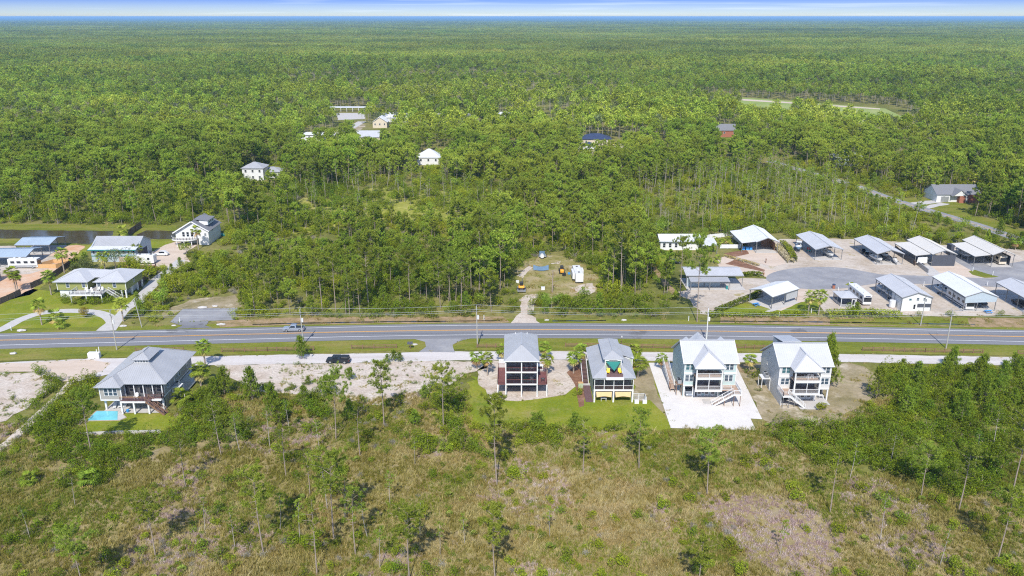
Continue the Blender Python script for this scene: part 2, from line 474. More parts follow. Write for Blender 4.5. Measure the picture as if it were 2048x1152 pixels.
# south side: frontage track, sand, lawns
sheet('frontage_track', [(-300, 732), (0, 726), (146, 719), (182, 718), (260, 716), (385, 713.5), (582, 709.8), (790, 706.3), (860, 703), (1100, 703), (1300, 705), (1500, 706.5), (1700, 708.8), (1900, 712), (2048, 715), (2400, 722), (2400, 746), (2048, 732.5), (1850, 727.5), (1670, 724), (1480, 725), (1300, 722), (1100, 719.5), (895, 721.5), (660, 727), (426, 730.5), (330, 733), (235, 745), (160, 762), (122, 762), (70, 743.5), (0, 743.5), (-300, 748)], 0.06, M_TRACK, 0.12)
sheet('sandy_turnaround', [(-300, 735), (0, 728), (146, 721), (180, 720), (222, 726), (205, 742), (176, 752), (150, 763), (122, 763), (75, 744), (0, 744), (-300, 752)], 0.075, M_TAN, 0.15)
sheet('walkway', [(139, 760), (152, 760), (122, 795), (71, 846), (28, 884), (-60, 950), (-95, 955), (8, 884), (58, 838), (107, 795)], 0.06, M_WALK, 0.0)
sheet('sand_patch', [(-300, 750), (0, 745), (68, 745), (108, 768), (66, 805), (12, 842), (-300, 905)], 0.05, M_SAND, 0.5)
sheet('sand_patch', [(428, 730), (660, 727.5), (900, 722), (955, 722), (978, 735), (930, 748), (905, 768), (850, 790), (760, 812), (690, 800), (600, 790), (500, 782), (470, 760), (440, 745)], 0.05, M_SAND, 0.6, off=False)
sheet('yard_ground', [(960, 722), (1160, 720), (1165, 760), (1130, 790), (1060, 800), (985, 800), (955, 760)], 0.05, M_SAND, 0.5)
sheet('lawn', [(938, 752), (985, 762), (1000, 792), (1100, 794), (1150, 760), (1165, 725), (1300, 722), (1328, 800), (1340, 862), (1310, 900), (1180, 902), (1135, 874), (1050, 866), (940, 866), (925, 800)], 0.035, M_LAWN, 0.9, step=1.6, grow=[(938, 752), (985, 762), (1000, 792), (1100, 794), (1150, 760), (1165, 725), (1300, 722), (1328, 800), (1336, 850), (1260, 868), (1180, 862), (1135, 852), (1050, 850), (950, 846), (935, 800)])
sheet('mulch_bed', [(1133, 745), (1160, 722), (1168, 722), (1172, 790), (1168, 812), (1158, 815), (1150, 770)], 0.06, M_MULCH, 0.2)
sheet('side_yard', [(1270, 727), (1297, 726), (1340, 855), (1330, 830), (1300, 800), (1270, 805)], 0.045, M_DRYYARD, 0.3)
sheet('gravel_lot', [(1297.5, 726), (1470, 727), (1524.5, 839), (1501, 837.5), (1512, 861), (1341.5, 856.5)], 0.07, M_SHELL, 0.0)
sheet('yard_ground', [(1471, 727), (1545, 727), (1700, 726), (1745, 745), (1765, 775), (1720, 815), (1660, 850), (1540, 850), (1525, 838)], 0.04, M_DRYYARD, 0.5)
sheet('mulch_bed', [(1471, 730), (1500, 728), (1540, 742), (1552, 770), (1562, 800), (1548, 790), (1520, 752), (1480, 745)], 0.055, M_PINESTRAW, 0.3)
sheet('pool_lawn', [(150, 870), (182, 838), (236, 829), (345, 827), (350, 852), (320, 866), (232, 866)], 0.05, M_LAWN, 0.15)
sheet('road_apron', [(822, 676.5), (850, 684), (852, 694), (838, 704), (910, 705), (905, 690), (920, 682), (945, 676.5)], 0.072, M_OLDASPH, 0.1)
sheet('verge_lawn', [(-200, 700), (0, 706), (140, 706), (400, 701), (600, 695), (810, 690), (838, 694), (830, 702), (600, 707), (400, 711), (180, 716), (140, 717), (0, 722), (-200, 728)], 0.045, M_VERGE, 0.2, off=False)
sheet('verge_lawn', [(925, 688), (960, 684), (1300, 686), (1700, 692), (2048, 700), (2300, 706), (2300, 716), (2048, 712), (1700, 706), (1300, 702), (930, 700)], 0.045, M_VERGE, 0.2, off=False)

# north-west: lawns, drives, clay yard, pond
sheet('front_lawn', [(-250, 640), (-100, 600), (0, 585), (55, 575), (110, 585), (160, 572), (270, 578), (284, 600), (262, 612), (250, 640), (225, 664), (0, 671), (-250, 690)], 0.03, M_LAWN, 0.3)
sheet('front_lawn', [(100, 495), (185, 490), (175, 505), (120, 545), (60, 590), (-20, 610), (-60, 600), (30, 560)], 0.03, M_LAWN, 0.3)
sheet('front_lawn', [(295, 482), (345, 478), (345, 490), (315, 505), (300, 507)], 0.03, M_LAWN, 0.3)
_drv = smooth([Vector((*G(*p), 0)) for p in [(-60, 672), (0, 660), (40, 640), (80, 627), (130, 622), (185, 624), (215, 633), (228, 648)]], 6)
strip('driveway', _drv, -1.7, 1.7, 0.055, M_CONC)
sheet('driveway', [(192, 662), (228, 634), (240, 618), (262, 604), (285, 578), (300, 560), (335, 535), (352, 520), (372, 520), (345, 545), (318, 570), (298, 590), (288, 604), (262, 618), (246, 640), (232, 661)], 0.065, M_CONC, 0.1)
sheet('driveway', [(272, 540), (290, 512), (330, 490), (352, 483), (395, 490), (372, 505), (380, 525), (350, 540), (318, 535), (300, 545)], 0.062, M_TAN, 0.2)
sheet('clay_yard', [(-300, 500), (-60, 500), (60, 495), (130, 486), (170, 492), (140, 520), (95, 560), (40, 590), (-50, 625), (-300, 690)], 0.035, M_ORANGE, 0.5)
sheet('dirt_yard', [(-300, 488), (30, 492), (60, 505), (122, 515), (105, 535), (60, 548), (0, 552), (-300, 575)], 0.05, M_DIRT, 0.4)
sheet('pond_bank', [(-300, 440), (0, 447), (130, 449), (300, 449), (355, 452), (350, 482), (250, 482), (130, 492), (0, 487), (-300, 500)], 0.04, M_VERGE, 0.5)
sheet('pond', [(-300, 456), (0, 459), (100, 461), (228, 462), (226, 470), (180, 488), (110, 487), (60, 478), (0, 477), (-300, 478)], 0.06, M_POND, 0.4)
sheet('pond', [(292, 461), (352, 462), (356, 468), (345, 478), (316, 479), (280, 475), (272, 470)], 0.06, M_POND, 0.4)
sheet('parking_pad', [(366, 618), (476, 616), (470, 640), (452, 641), (340, 645)], 0.06, M_OLDASPH, 0.08)
sheet('road_apron', [(340, 644), (418, 642), (412, 652), (425, 655.5), (350, 658), (365, 652)], 0.072, M_ASPHALT, 0.05)
sheet('pad_verge', [(380, 600), (470, 590), (485, 612), (475, 617), (365, 619), (345, 630), (320, 640), (330, 620)], 0.03, M_DRYYARD, 0.4)
# ditch and straw bank along the road
sheet('straw_bank', [(432, 643), (560, 636), (760, 634), (1005, 633), (1020, 645), (1000, 646), (760, 646), (560, 651), (440, 654)], 0.05, M_PINESTRAW, 0.2)
sheet('ditch_water', [(505, 648.2), (600, 645.5), (760, 643.0), (1000, 641.0), (1000, 642.6), (760, 645), (600, 647.6), (505, 650)], 0.065, M_DITCH, 0.1)
sheet('straw_bank', [(1440, 629), (1655, 634), (1830, 634), (2048, 637), (2300, 640), (2300, 662), (2048, 655), (1655, 651), (1440, 646)], 0.05, M_PINESTRAW, 0.2)
sheet('bank_grass', [(1660, 640), (1830, 634), (1935, 636), (1940, 652), (1660, 649)], 0.06, M_VERGE, 0.2)
sheet('ditch_water', [(1105, 641.2), (1212, 640.2), (1212, 642), (1105, 643.2)], 0.065, M_DITCH, 0.1)
sheet('ditch_water', [(1400, 641.5), (1650, 643.5), (1820, 646.2), (1950, 648.5), (1950, 650), (1820, 648), (1650, 645.6), (1400, 643.2)], 0.068, M_DITCH, 0.1)
sheet('track', [(1020, 648), (1042, 625), (1038, 600), (1052, 590), (1076, 588), (1068, 612), (1062, 630), (1082, 648)], 0.06, M_SAND, 0.3)
sheet('clearing', [(1040, 590), (1036, 560), (1040, 530), (1085, 508), (1150, 520), (1180, 540), (1200, 560), (1195, 585), (1140, 596), (1090, 596)], 0.035, mat_blend('clearing_ground', [(0.3, (0.15, 0.15, 0.035)), (0.48, (0.24, 0.21, 0.075)), (0.62, (0.33, 0.27, 0.15)), (0.75, (0.19, 0.19, 0.05))], 0.13, fine=1.0, fine_amt=0.25, patches=[((0.42, 0.36, 0.28), 0.12, 0.58, 0.70)]), 0.6)
sheet('sand_patch', [(1140, 576), (1185, 566), (1192, 582), (1178, 590), (1150, 586)], 0.05, M_SAND, 0.5)
sheet('sand_patch', [(1034, 552), (1058, 532), (1066, 535), (1052, 548), (1046, 556)], 0.05, M_SAND, 0.4)
sheet('sand_patch', [(1096, 528), (1122, 522), (1120, 528)], 0.05, M_SAND, 0.2)
# east: storage lots round the turning circle
sheet('lot_ground', [(1450, 520), (1560, 478), (1700, 478), (1900, 490), (2048, 500), (2300, 510), (2300, 640), (2048, 630), (1860, 632), (1650, 625), (1640, 600), (1580, 560), (1530, 550), (1500, 530)], 0.03, M_DIRT, 0.4)
sheet('lot_ground', [(1345, 585), (1400, 575), (1495, 556), (1560, 560), (1600, 578), (1590, 600), (1540, 590), (1500, 598), (1460, 615), (1435, 632), (1400, 628), (1380, 600)], 0.045, M_DIRT, 0.4)
sheet('lot_lawn', [(1300, 520), (1340, 500), (1352, 520), (1338, 560), (1362, 592), (1345, 592), (1312, 548)], 0.05, M_LAWN, 0.3)
sheet('lot_lawn', [(1398, 488), (1440, 478), (1456, 476), (1472, 490), (1445, 492)], 0.06, M_LAWN, 0.1)
sheet('lot_lawn', [(1430, 622), (1490, 607), (1560, 618), (1600, 606), (1635, 598), (1640, 628), (1560, 632), (1440, 632)], 0.055, M_LAWN, 0.3)
sheet('drive_apron', [(1430, 522), (1450, 512), (1530, 536), (1566, 546), (1540, 556), (1500, 546), (1440, 540)], 0.06, M_TAN, 0.15)
sheet('drive_apron', [(1455, 510), (1492, 500), (1555, 502), (1572, 528), (1545, 534), (1510, 524)], 0.058, M_TAN, 0.15)
sheet('drive_apron', [(1600, 576), (1650, 585), (1640, 598), (1600, 605), (1562, 622), (1520, 612), (1590, 585)], 0.056, M_TAN, 0.1)
sheet('drive_apron', [(1860, 532), (1920, 530), (1965, 552), (1900, 557), (1884, 550)], 0.058, M_TAN, 0.1)
sheet('asphalt_lot', [(1885, 508), (1935, 520), (2010, 528), (2048, 522), (2300, 525), (2300, 575), (2048, 566), (1962, 553), (1920, 528)], 0.057, M_OLDASPH, 0.15)
sheet('turning_circle', [(1640 + 108 * math.cos(a), 556.5 + 22.5 * math.sin(a)) for a in np.linspace(0.9, 5.35, 30)] + [(1760, 549), (1880, 553), (2048, 560), (2300, 568), (2300, 588), (2048, 577), (1880, 569), (1760, 566)], 0.07, M_OLDASPH, 0.05)
sheet('grass_island', [(1937, 543), (1950, 540), (1975, 548), (1998, 554), (1970, 556), (1945, 550)], 0.075, M_VERGE, 0.2)
sheet('grass_island', [(1690, 569), (1704, 564), (1712, 569), (1700, 573)], 0.08, M_LAWN, 0.15)
sheet('mulch_bed', [(1448, 507), (1492, 500), (1498, 508), (1462, 516)], 0.065, M_MULCH, 0.15)
sheet('mulch_bed', [(1302, 530), (1310, 528), (1332, 560), (1350, 580), (1345, 590), (1325, 570)], 0.06, M_PINESTRAW, 0.15)
sheet('mulch_bed', [(1450, 528), (1470, 519), (1530, 540), (1528, 544)], 0.066, M_MULCH, 0.15)

sheet('forest_glade', [(520, 448), (590, 400), (700, 380), (800, 372), (940, 386), (1010, 420), (960, 446), (820, 452), (700, 446), (600, 470)], 0.03, mat_blend('glade_grass', [(0.3, (0.17, 0.19, 0.03)), (0.5, (0.27, 0.27, 0.05)), (0.7, (0.36, 0.32, 0.11))], 0.06, fine=0.5, fine_amt=0.3), 1.2, off=False)
# roads and openings in the far forest
_fr = smooth([Vector((*G(*p), 0)) for p in [(1540, 322), (1600, 340), (1650, 354), (1710, 372), (1770, 394), (1820, 410), (1880, 428), (1960, 452), (2048, 482), (2200, 530), (2400, 590)]], 6)
strip('back_road', _fr, -3.3, 3.3, 0.06, M_OLDASPH)
strip('back_road_line', _fr, -0.12, 0.12, 0.075, M_YELLOW)
BACK_NP = np.array([(p.x, p.y) for p in _fr])
sheet('back_road_verge', [(1790, 396), (1870, 398), (1935, 408), (1945, 432), (1990, 440), (2048, 465), (2048, 478), (1940, 441), (1870, 420), (1815, 405)], 0.03, M_VERGE, 0.6)
sheet('house_drive', [(1800, 408), (1868, 400), (1890, 404), (1822, 413)], 0.05, M_CONC, 0.2)
sheet('house_drive', [(1822, 418), (1880, 406), (1900, 408), (1838, 421)], 0.05, M_CONC, 0.2)
_lane = smooth([Vector((*G(*p), 0)) for p in [(640, 276), (668, 269), (690, 262), (712, 250), (724, 243)]], 6)
strip('lane', _lane, -3.5, 3.5, 0.06, M_CONC)
sheet('lane_verge', [(625, 284), (655, 266), (715, 246), (735, 250), (700, 272), (680, 284)], 0.03, M_DRYYARD, 0.6)
sheet('parking_lot', [(672, 226), (728, 226), (730, 238), (676, 240)], 0.05, M_CONC, 0.3)
sheet('far_lane', [(1050, 236.5), (1110, 237.5), (1180, 240), (1180, 242), (1050, 239)], 0.05, M_CONC, 0.3)
sheet('far_lane', [(760, 226), (940, 227), (1040, 236), (1040, 239), (940, 231), (760, 229)], 0.05, M_CONC, 0.3)
sheet('golf_fairway', [(1380, 192), (1460, 193), (1620, 205), (1770, 217), (1815, 238), (1720, 246), (1640, 234), (1560, 222), (1460, 210), (1385, 202)], 0.05, mat_blend('fairway', [(0.3, (0.19, 0.26, 0.06)), (0.5, (0.25, 0.30, 0.09)), (0.7, (0.34, 0.34, 0.14))], 0.02, fine=0.2, fine_amt=0.1), 0.0)
sheet('cart_path', [(1470, 197), (1620, 207), (1760, 217), (1760, 219), (1620, 209.5), (1470, 200)], 0.07, M_TAN, 0.0)
sheet('far_track', [(1900, 250), (2048, 262), (2300, 280), (2300, 287), (2048, 268), (1900, 254)], 0.05, M_TAN, 0.0)
sheet('far_clearing', [(190, 100), (235, 100.5), (270, 102), (190, 103.5)], 0.05, M_SAND, 0.0)
sheet('house_lot', [(1215, 287), (1240, 284), (1262, 290), (1250, 302), (1222, 300)], 0.05, M_TAN, 0.5)
sheet('house_lot', [(1195, 285), (1330, 284), (1335, 300), (1200, 310)], 0.04, M_VERGE, 0.6)
sheet('house_lot', [(548, 332), (575, 336), (568, 352), (546, 352)], 0.04, M_LAWN, 0.5)
sheet('house_lot', [(868, 300), (905, 298), (900, 320), (872, 322)], 0.04, M_VERGE, 0.5)
# ------------------------------------------------------------------ materials of buildings
M_WHITE = mat('white_paint', (0.60, 0.60, 0.59), 0.55, 0.05, 0.8, wear=0.08)
M_TRIM = mat('white_trim', (0.62, 0.62, 0.61), 0.5, 0.04, 0.8)
M_ROOF = mat('grey_metal_roof', (0.365, 0.37, 0.38), 0.45, 0.08, 0.35, metal=0.15, wear=0.12)
M_ROOFW = mat('pale_metal_roof', (0.45, 0.455, 0.47), 0.48, 0.06, 0.3, metal=0.1, wear=0.10)
M_ROOFWW = mat('white_metal_roof', (0.56, 0.57, 0.58), 0.45, 0.04, 0.3, wear=0.08)
M_ROOFCREAM = mat('cream_metal_roof', (0.52, 0.50, 0.46), 0.5, 0.04, 0.3, wear=0.10)
M_ROOFBLUE = mat('blue_grey_roof', (0.33, 0.40, 0.47), 0.45, 0.07, 0.3, wear=0.1)
M_SHINGLE = mat('grey_shingles', (0.17, 0.175, 0.19), 0.9, 0.2, 3.0, bump=0.4, bscale=14, stripes=(1, 0.35))
M_NAVY = mat('navy_roof', (0.035, 0.05, 0.10), 0.5, 0.15, 0.5)
M_TEAL = mat('teal_siding', (0.39, 0.49, 0.475), 0.6, 0.05, 0.7, stripes=(2, 0.22))
M_PALE = mat('off_white_siding', (0.54, 0.53, 0.51), 0.6, 0.04, 0.7, stripes=(2, 0.22))
M_SAGE = mat('pale_green_siding', (0.36, 0.43, 0.29), 0.6, 0.05, 0.7, stripes=(2, 0.22))
M_GREY = mat('taupe_siding', (0.30, 0.285, 0.26), 0.65, 0.05, 0.7, stripes=(2, 0.22))
M_OLIVE = mat('olive_siding', (0.235, 0.25, 0.075), 0.65, 0.06, 0.7, stripes=(2, 0.22))
M_BLUEW = mat('blue_grey_siding', (0.36, 0.42, 0.46), 0.6, 0.06, 0.6, stripes=(2, 0.22))
M_BRICK = mat('red_brick', (0.30, 0.115, 0.07), 0.9, 0.2, 3.0)
M_BLOCK = mat('tan_brick', (0.36, 0.29, 0.23), 0.9, 0.2, 3.0)
M_CREAM = mat('cream_stucco', (0.52, 0.45, 0.34), 0.8, 0.06, 0.6)
M_SHADE = mat('dark_interior', (0.055, 0.055, 0.065), 0.9, 0.2, 0.8)  # shade of open ground floors put into the colour; also the rear lattice
M_INT = mat('porch_wall', (0.30, 0.30, 0.31), 0.8, 0.08, 0.8)
M_DECKRED = mat('redwood_deck', (0.17, 0.065, 0.06), 0.75, 0.15, 1.0, stripes=(0, 0.16))
M_DECKPLUM = mat('plum_deck', (0.13, 0.075, 0.075), 0.75, 0.12, 1.0, stripes=(1, 0.2))
M_DECKTAN = mat('tan_deck', (0.38, 0.27, 0.20), 0.75, 0.12, 1.0, stripes=(0, 0.16))
M_DECKGREY = mat('grey_deck', (0.34, 0.32, 0.31), 0.75, 0.1, 1.0, stripes=(0, 0.16))
M_WOOD = mat('brown_wood', (0.20, 0.115, 0.07), 0.8, 0.25, 1.5)
M_FENCE = mat('weathered_fence', (0.16, 0.115, 0.085), 0.9, 0.3, 1.2)
M_FENCEL = mat('cedar_fence', (0.27, 0.15, 0.085), 0.9, 0.3, 1.2)
M_NEWWOOD = mat('new_lumber', (0.50, 0.30, 0.13), 0.8, 0.12, 1.5)
M_POST = mat('galvanised_post', (0.20, 0.20, 0.20), 0.6, 0.1, 1.0, metal=0.2)
M_POLE = mat('weathered_pole', (0.33, 0.32, 0.29), 0.9, 0.15, 0.8)
M_BLACK = mat('black_plastic', (0.018, 0.02, 0.022), 0.45, 0.2, 1.0)
M_RUBBER = mat('rubber', (0.018, 0.018, 0.019), 0.85, 0.2, 1.0)
M_CHAR = mat('charcoal_panel', (0.055, 0.06, 0.075), 0.7, 0.12, 0.7)
M_GREYMET = mat('grey_steel', (0.32, 0.33, 0.34), 0.45, 0.1, 1.0, metal=0.4)
M_GLASS = mat_glass('window_glass', (0.05, 0.075, 0.10))
M_GLASST = mat_glass('teal_glass', (0.05, 0.12, 0.14))
M_DARKGL = mat_glass('dark_glass', (0.015, 0.02, 0.028))
M_SCREEN = mat_screen('porch_screen', (0.024, 0.026, 0.036), 0.62)
M_SCREENL = mat_screen('light_screen', (0.05, 0.05, 0.06), 0.6)
M_YEL = mat('yellow_plastic', (0.75, 0.55, 0.04), 0.5, 0.06, 1.0)
M_GREENSAIL = mat('green_canvas', (0.02, 0.17, 0.14), 0.8, 0.06, 1.0)
M_SAIL = mat('tan_canvas', (0.56, 0.40, 0.20), 0.85, 0.05, 1.0)
M_BLUEP = mat('blue_paint', (0.045, 0.26, 0.60), 0.5, 0.06, 1.0)
M_TEALP = mat('teal_plastic', (0.02, 0.22, 0.22), 0.5, 0.1, 1.0)
M_ORANGEP = mat('orange_paint', (0.75, 0.34, 0.03), 0.45, 0.08, 1.0)
M_REDP = mat('red_paint', (0.40, 0.05, 0.04), 0.5, 0.1, 1.0)
M_GREENP = mat('green_plastic', (0.02, 0.14, 0.10), 0.5, 0.1, 1.0)
M_BLUETARP = mat('blue_grey_tarp', (0.10, 0.17, 0.25), 0.8, 0.12, 1.0)
M_SILVER = mat('silver_car_paint', (0.36, 0.40, 0.46), 0.22, 0.04, 1.0, metal=0.4)
M_BLACKCAR = mat('black_car_paint', (0.016, 0.02, 0.026), 0.2, 0.1, 1.0)
M_WHITECAR = mat('white_car_paint', (0.60, 0.60, 0.60), 0.25, 0.03, 1.0)
M_BARK = mat('pine_bark', (0.27, 0.215, 0.17), 0.9, 0.3, 1.2)
M_POOLW = mat_water('pool_water', (0.16, 0.50, 0.56), 0.04, 0.06)
M_LAMPW = mat('lamp_lens', (0.7, 0.7, 0.66), 0.2, 0.03, 1.0)
M_LAMPR = mat('tail_lamp', (0.35, 0.02, 0.02), 0.25, 0.05, 1.0)

# ------------------------------------------------------------------ pieces of buildings
_wc = {}
def window(par, x, y, z, w, h, face='S', rail=True, glass=None, frame=None, name='window'):
    """frame mesh with a pane under it; (x, y, z) is the middle of the sill line on the wall's face"""
    glass = glass or M_GLASS; frame = frame or M_TRIM
    key = (round(w, 2), round(h, 2), rail, glass.name, frame.name)
    if key not in _wc:
        m = MB(); t = 0.09
        m.box(-w/2-t, -0.06, -t, -w/2, 0.02, h+t).box(w/2, -0.06, -t, w/2+t, 0.02, h+t).box(-w/2, -0.06, h, w/2, 0.02, h+t).box(-w/2-0.03, -0.10, -t, w/2+0.03, 0.02, 0)
        if rail: m.box(-w/2, -0.045, h*0.5-0.03, w/2, 0.0, h*0.5+0.03)
        p = MB(); p.box(-w/2, -0.025, 0.0, w/2, 0.015, h)
        _wc[key] = (m.mesh('window_frame', frame), p.mesh('window_pane', glass))
    f, g = _wc[key]
    o = link_mesh(name, f, par, (x, y, z)); o.rotation_euler = (0, 0, {'S': 0, 'E': math.pi/2, 'W': -math.pi/2, 'N': math.pi}[face])
    link_mesh('pane', g, o)
    return o
def door(par, x, y, z, w=0.95, h=2.1, face='S', m=None, glazed=True):
    b = MB(); b.box(-w/2, -0.05, 0, w/2, 0.02, h)
    o = b.build('door', m or M_TRIM, par, loc=(x, y, z)); o.rotation_euler = (0, 0, {'S': 0, 'E': math.pi/2, 'W': -math.pi/2}[face])
    if glazed: MB().box(-w*0.32, -0.062, h*0.25, w*0.32, -0.045, h*0.92).build('pane', M_DARKGL, o)
    return o
def rails(mb, p0, p1, z, h=1.0, bal=0.28, post=1.8, t=0.06, top=0.10):
    a, b = Vector((*p0, 0)), Vector((*p1, 0)); L = (b - a).length
    if L < 0.05: return
    za, zb = (z if isinstance(z, (tuple, list)) else (z, z))
    A, B = Vector((a.x, a.y, za)), Vector((b.x, b.y, zb))
    up = Vector((0, 0, 1))
    mb.bar(A + up * h, B + up * h, top, t + 0.01); mb.bar(A + up * 0.12, B + up * 0.12, t, t)
    n = max(1, round(L / post))
    for i in range(n + 1):
        q = A.lerp(B, i / n); mb.box(q.x - 0.055, q.y - 0.055, q.z, q.x + 0.055, q.y + 0.055, q.z + h + 0.06)
    if bal:
        k = int(L / bal)
        for i in range(1, k):
            q = A.lerp(B, i / k); mb.box(q.x - 0.016, q.y - 0.016, q.z + 0.12, q.x + 0.016, q.y + 0.016, q.z + h)
def stairs(par, top, bot, w, tread, string, rail=None, n=None, both=True):
    """flight between two points (x, y, z); w wide across the run"""
    A, B = Vector(top), Vector(bot); d = Vector((B.x - A.x, B.y - A.y, 0)); run = d.length; d.normalize(); s = Vector((-d.y, d.x, 0)) * w / 2
    n = n or max(4, round((A.z - B.z) / 0.19))
    o = MB()
    for sg in (-1, 1): o.bar(A + s * sg - Vector((0, 0, 0.18)), B + s * sg - Vector((0, 0, 0.05)), 0.08, 0.28)
    st = o.build('stair', string, par)
    t = MB()
    for i in range(n):
        c = A + d * run * (i + 0.5) / n; z = A.z + (B.z - A.z) * (i + 0.6) / n; q = d * run / n * 0.48
        t.loft([[[c - q - s, c + q - s, c + q + s, c - q + s][k] + Vector((0, 0, z - c.z - dz)) for k in range(4)] for dz in (0.05, 0.0)])
    tr = t.build('treads', tread, st); tr['kind'] = 'stuff'
    if rail:
        r = MB()
        for sg in ((-1, 1) if both else (1,)): rails(r, (A.x + s.x * sg, A.y + s.y * sg), (B.x + s.x * sg, B.y + s.y * sg), (A.z, B.z), 0.95, 0.3)
        r.build('stair_rail', rail, st)
    return st
def post(par, x, y, z0, z1, w=0.3, m=None):
    return MB().box(x - w/2, y - w/2, z0, x + w/2, y + w/2, z1).build('post', m or M_TRIM, par)
def screens(par, x0, x1, y, z0, z1, n, m=None, frame=None, fw=0.14, rail=None):
    """a screened opening: n dark mesh panels in a painted frame"""
    f = MB(); w = (x1 - x0) / n
    for i in range(n + 1): f.box(x0 + i*w - fw/2, y - 0.07, z0, x0 + i*w + fw/2, y + 0.07, z1)
    f.box(x0, y - 0.06, z1 - 0.001, x1, y + 0.06, z1 + 0.16)
    if rail: f.box(x0, y - 0.05, z0 + rail, x1, y - 0.002, z0 + rail + 0.07)
    f.build('screen_frame', frame or M_TRIM, par)
    for i in range(n): MB().box(x0 + i*w + fw/2, y - 0.004, z0 + 0.003, x0 + (i+1)*w - fw/2, y + 0.004, z1 - 0.003).build('screen', m or M_SCREEN, par)
def gable_wall(mb, x, y0, y1, yr, z0, z1, zr, t, z2=None):
    """end wall in the plane x, running from y0 to y1 with its peak at yr"""
    z2 = z1 if z2 is None else z2
    mb.ext([(x, y0, z0), (x, y1, z0), (x, y1, z2), (x, yr, zr), (x, y0, z1)], (t, 0, 0))
def adirondack(name, X, Y, Z, rz, m, lb, group=None):
    t = thing(name, lb, 'chair', (X, Y, Z), rz, group)
    MB().ext([(-.28, -.35, .38), (.28, -.35, .38), (.28, .25, .26), (-.28, .25, .26)], (0, 0, .05)).build('seat', m, t)
    MB().ext([(-.3, .22, .25), (.3, .22, .25), (.34, .55, 1.05), (0, .6, 1.15), (-.34, .55, 1.05)], (0, .05, 0)).build('backrest', m, t)
    for s in (-1, 1):
        MB().box(s*.36-.08, -.45, .55, s*.36+.08, .35, .59).build('armrest', m, t)
        MB().box(s*.34-.04, -.42, 0, s*.34+.04, -.32, .55).build('leg', m, t)
        MB().bar((s*.3, .45, 0), (s*.3, .1, .5), .06).build('leg', m, t)
    return t
def lounger(X, Y, Z, rz, lb, group, m=None):
    m = m or M_TRIM
    t = thing('lounge_chair', lb, 'lounge chair', (X, Y, Z), rz, group)
    MB().box(-.32, -1.0, .3, .32, .25, .37).build('seat', m, t)
    MB().ext([(-.32, .25, .34), (.32, .25, .34), (.32, .95, .85), (-.32, .95, .85)], (0, .04, -.04)).build('backrest', m, t)
    for s in (-1, 1):
        for y in (-.85, .2): MB().box(s*.28-.03, y-.03, 0, s*.28+.03, y+.03, .3).build('leg', m, t)
    return t
def table_set(X, Y, Z, lb, m, top=(0.7, 0.7)):
    t = thing('patio_table', lb, 'table', (X, Y, Z))
    MB().box(-top[0], -top[1], .70, top[0], top[1], .75).build('tabletop', m, t)
    for sx in (-1, 1):
        for sy in (-1, 1): MB().box(sx*top[0]*.85-.04, sy*top[1]*.85-.04, 0, sx*top[0]*.85+.04, sy*top[1]*.85+.04, .7).build('leg', m, t)
    return t
def hvac(X, Y, Z, lb):
    t = thing('air_conditioner', lb, 'air conditioner', (X, Y, Z), 0, 'air conditioners')
    MB().bevbox(-.45, -.45, 0, .45, .45, .85, .05).build('housing', M_GREYMET, t)
    MB().tube((0, 0, .851), (0, 0, .90), .36, .36, 12).build('fan_grille', M_BLACK, t)
    return t
def ac_platform(par, x0, x1, y0, y1, z, m):
    d = MB(); d.box(x0, y0, z - .15, x1, y1, z); d.build('platform', m, par)
    for x in (x0 + .08, x1 - .08):
        for y in (y0 + .08, y1 - .08): post(par, x, y, 0, z - .15, .12, m)

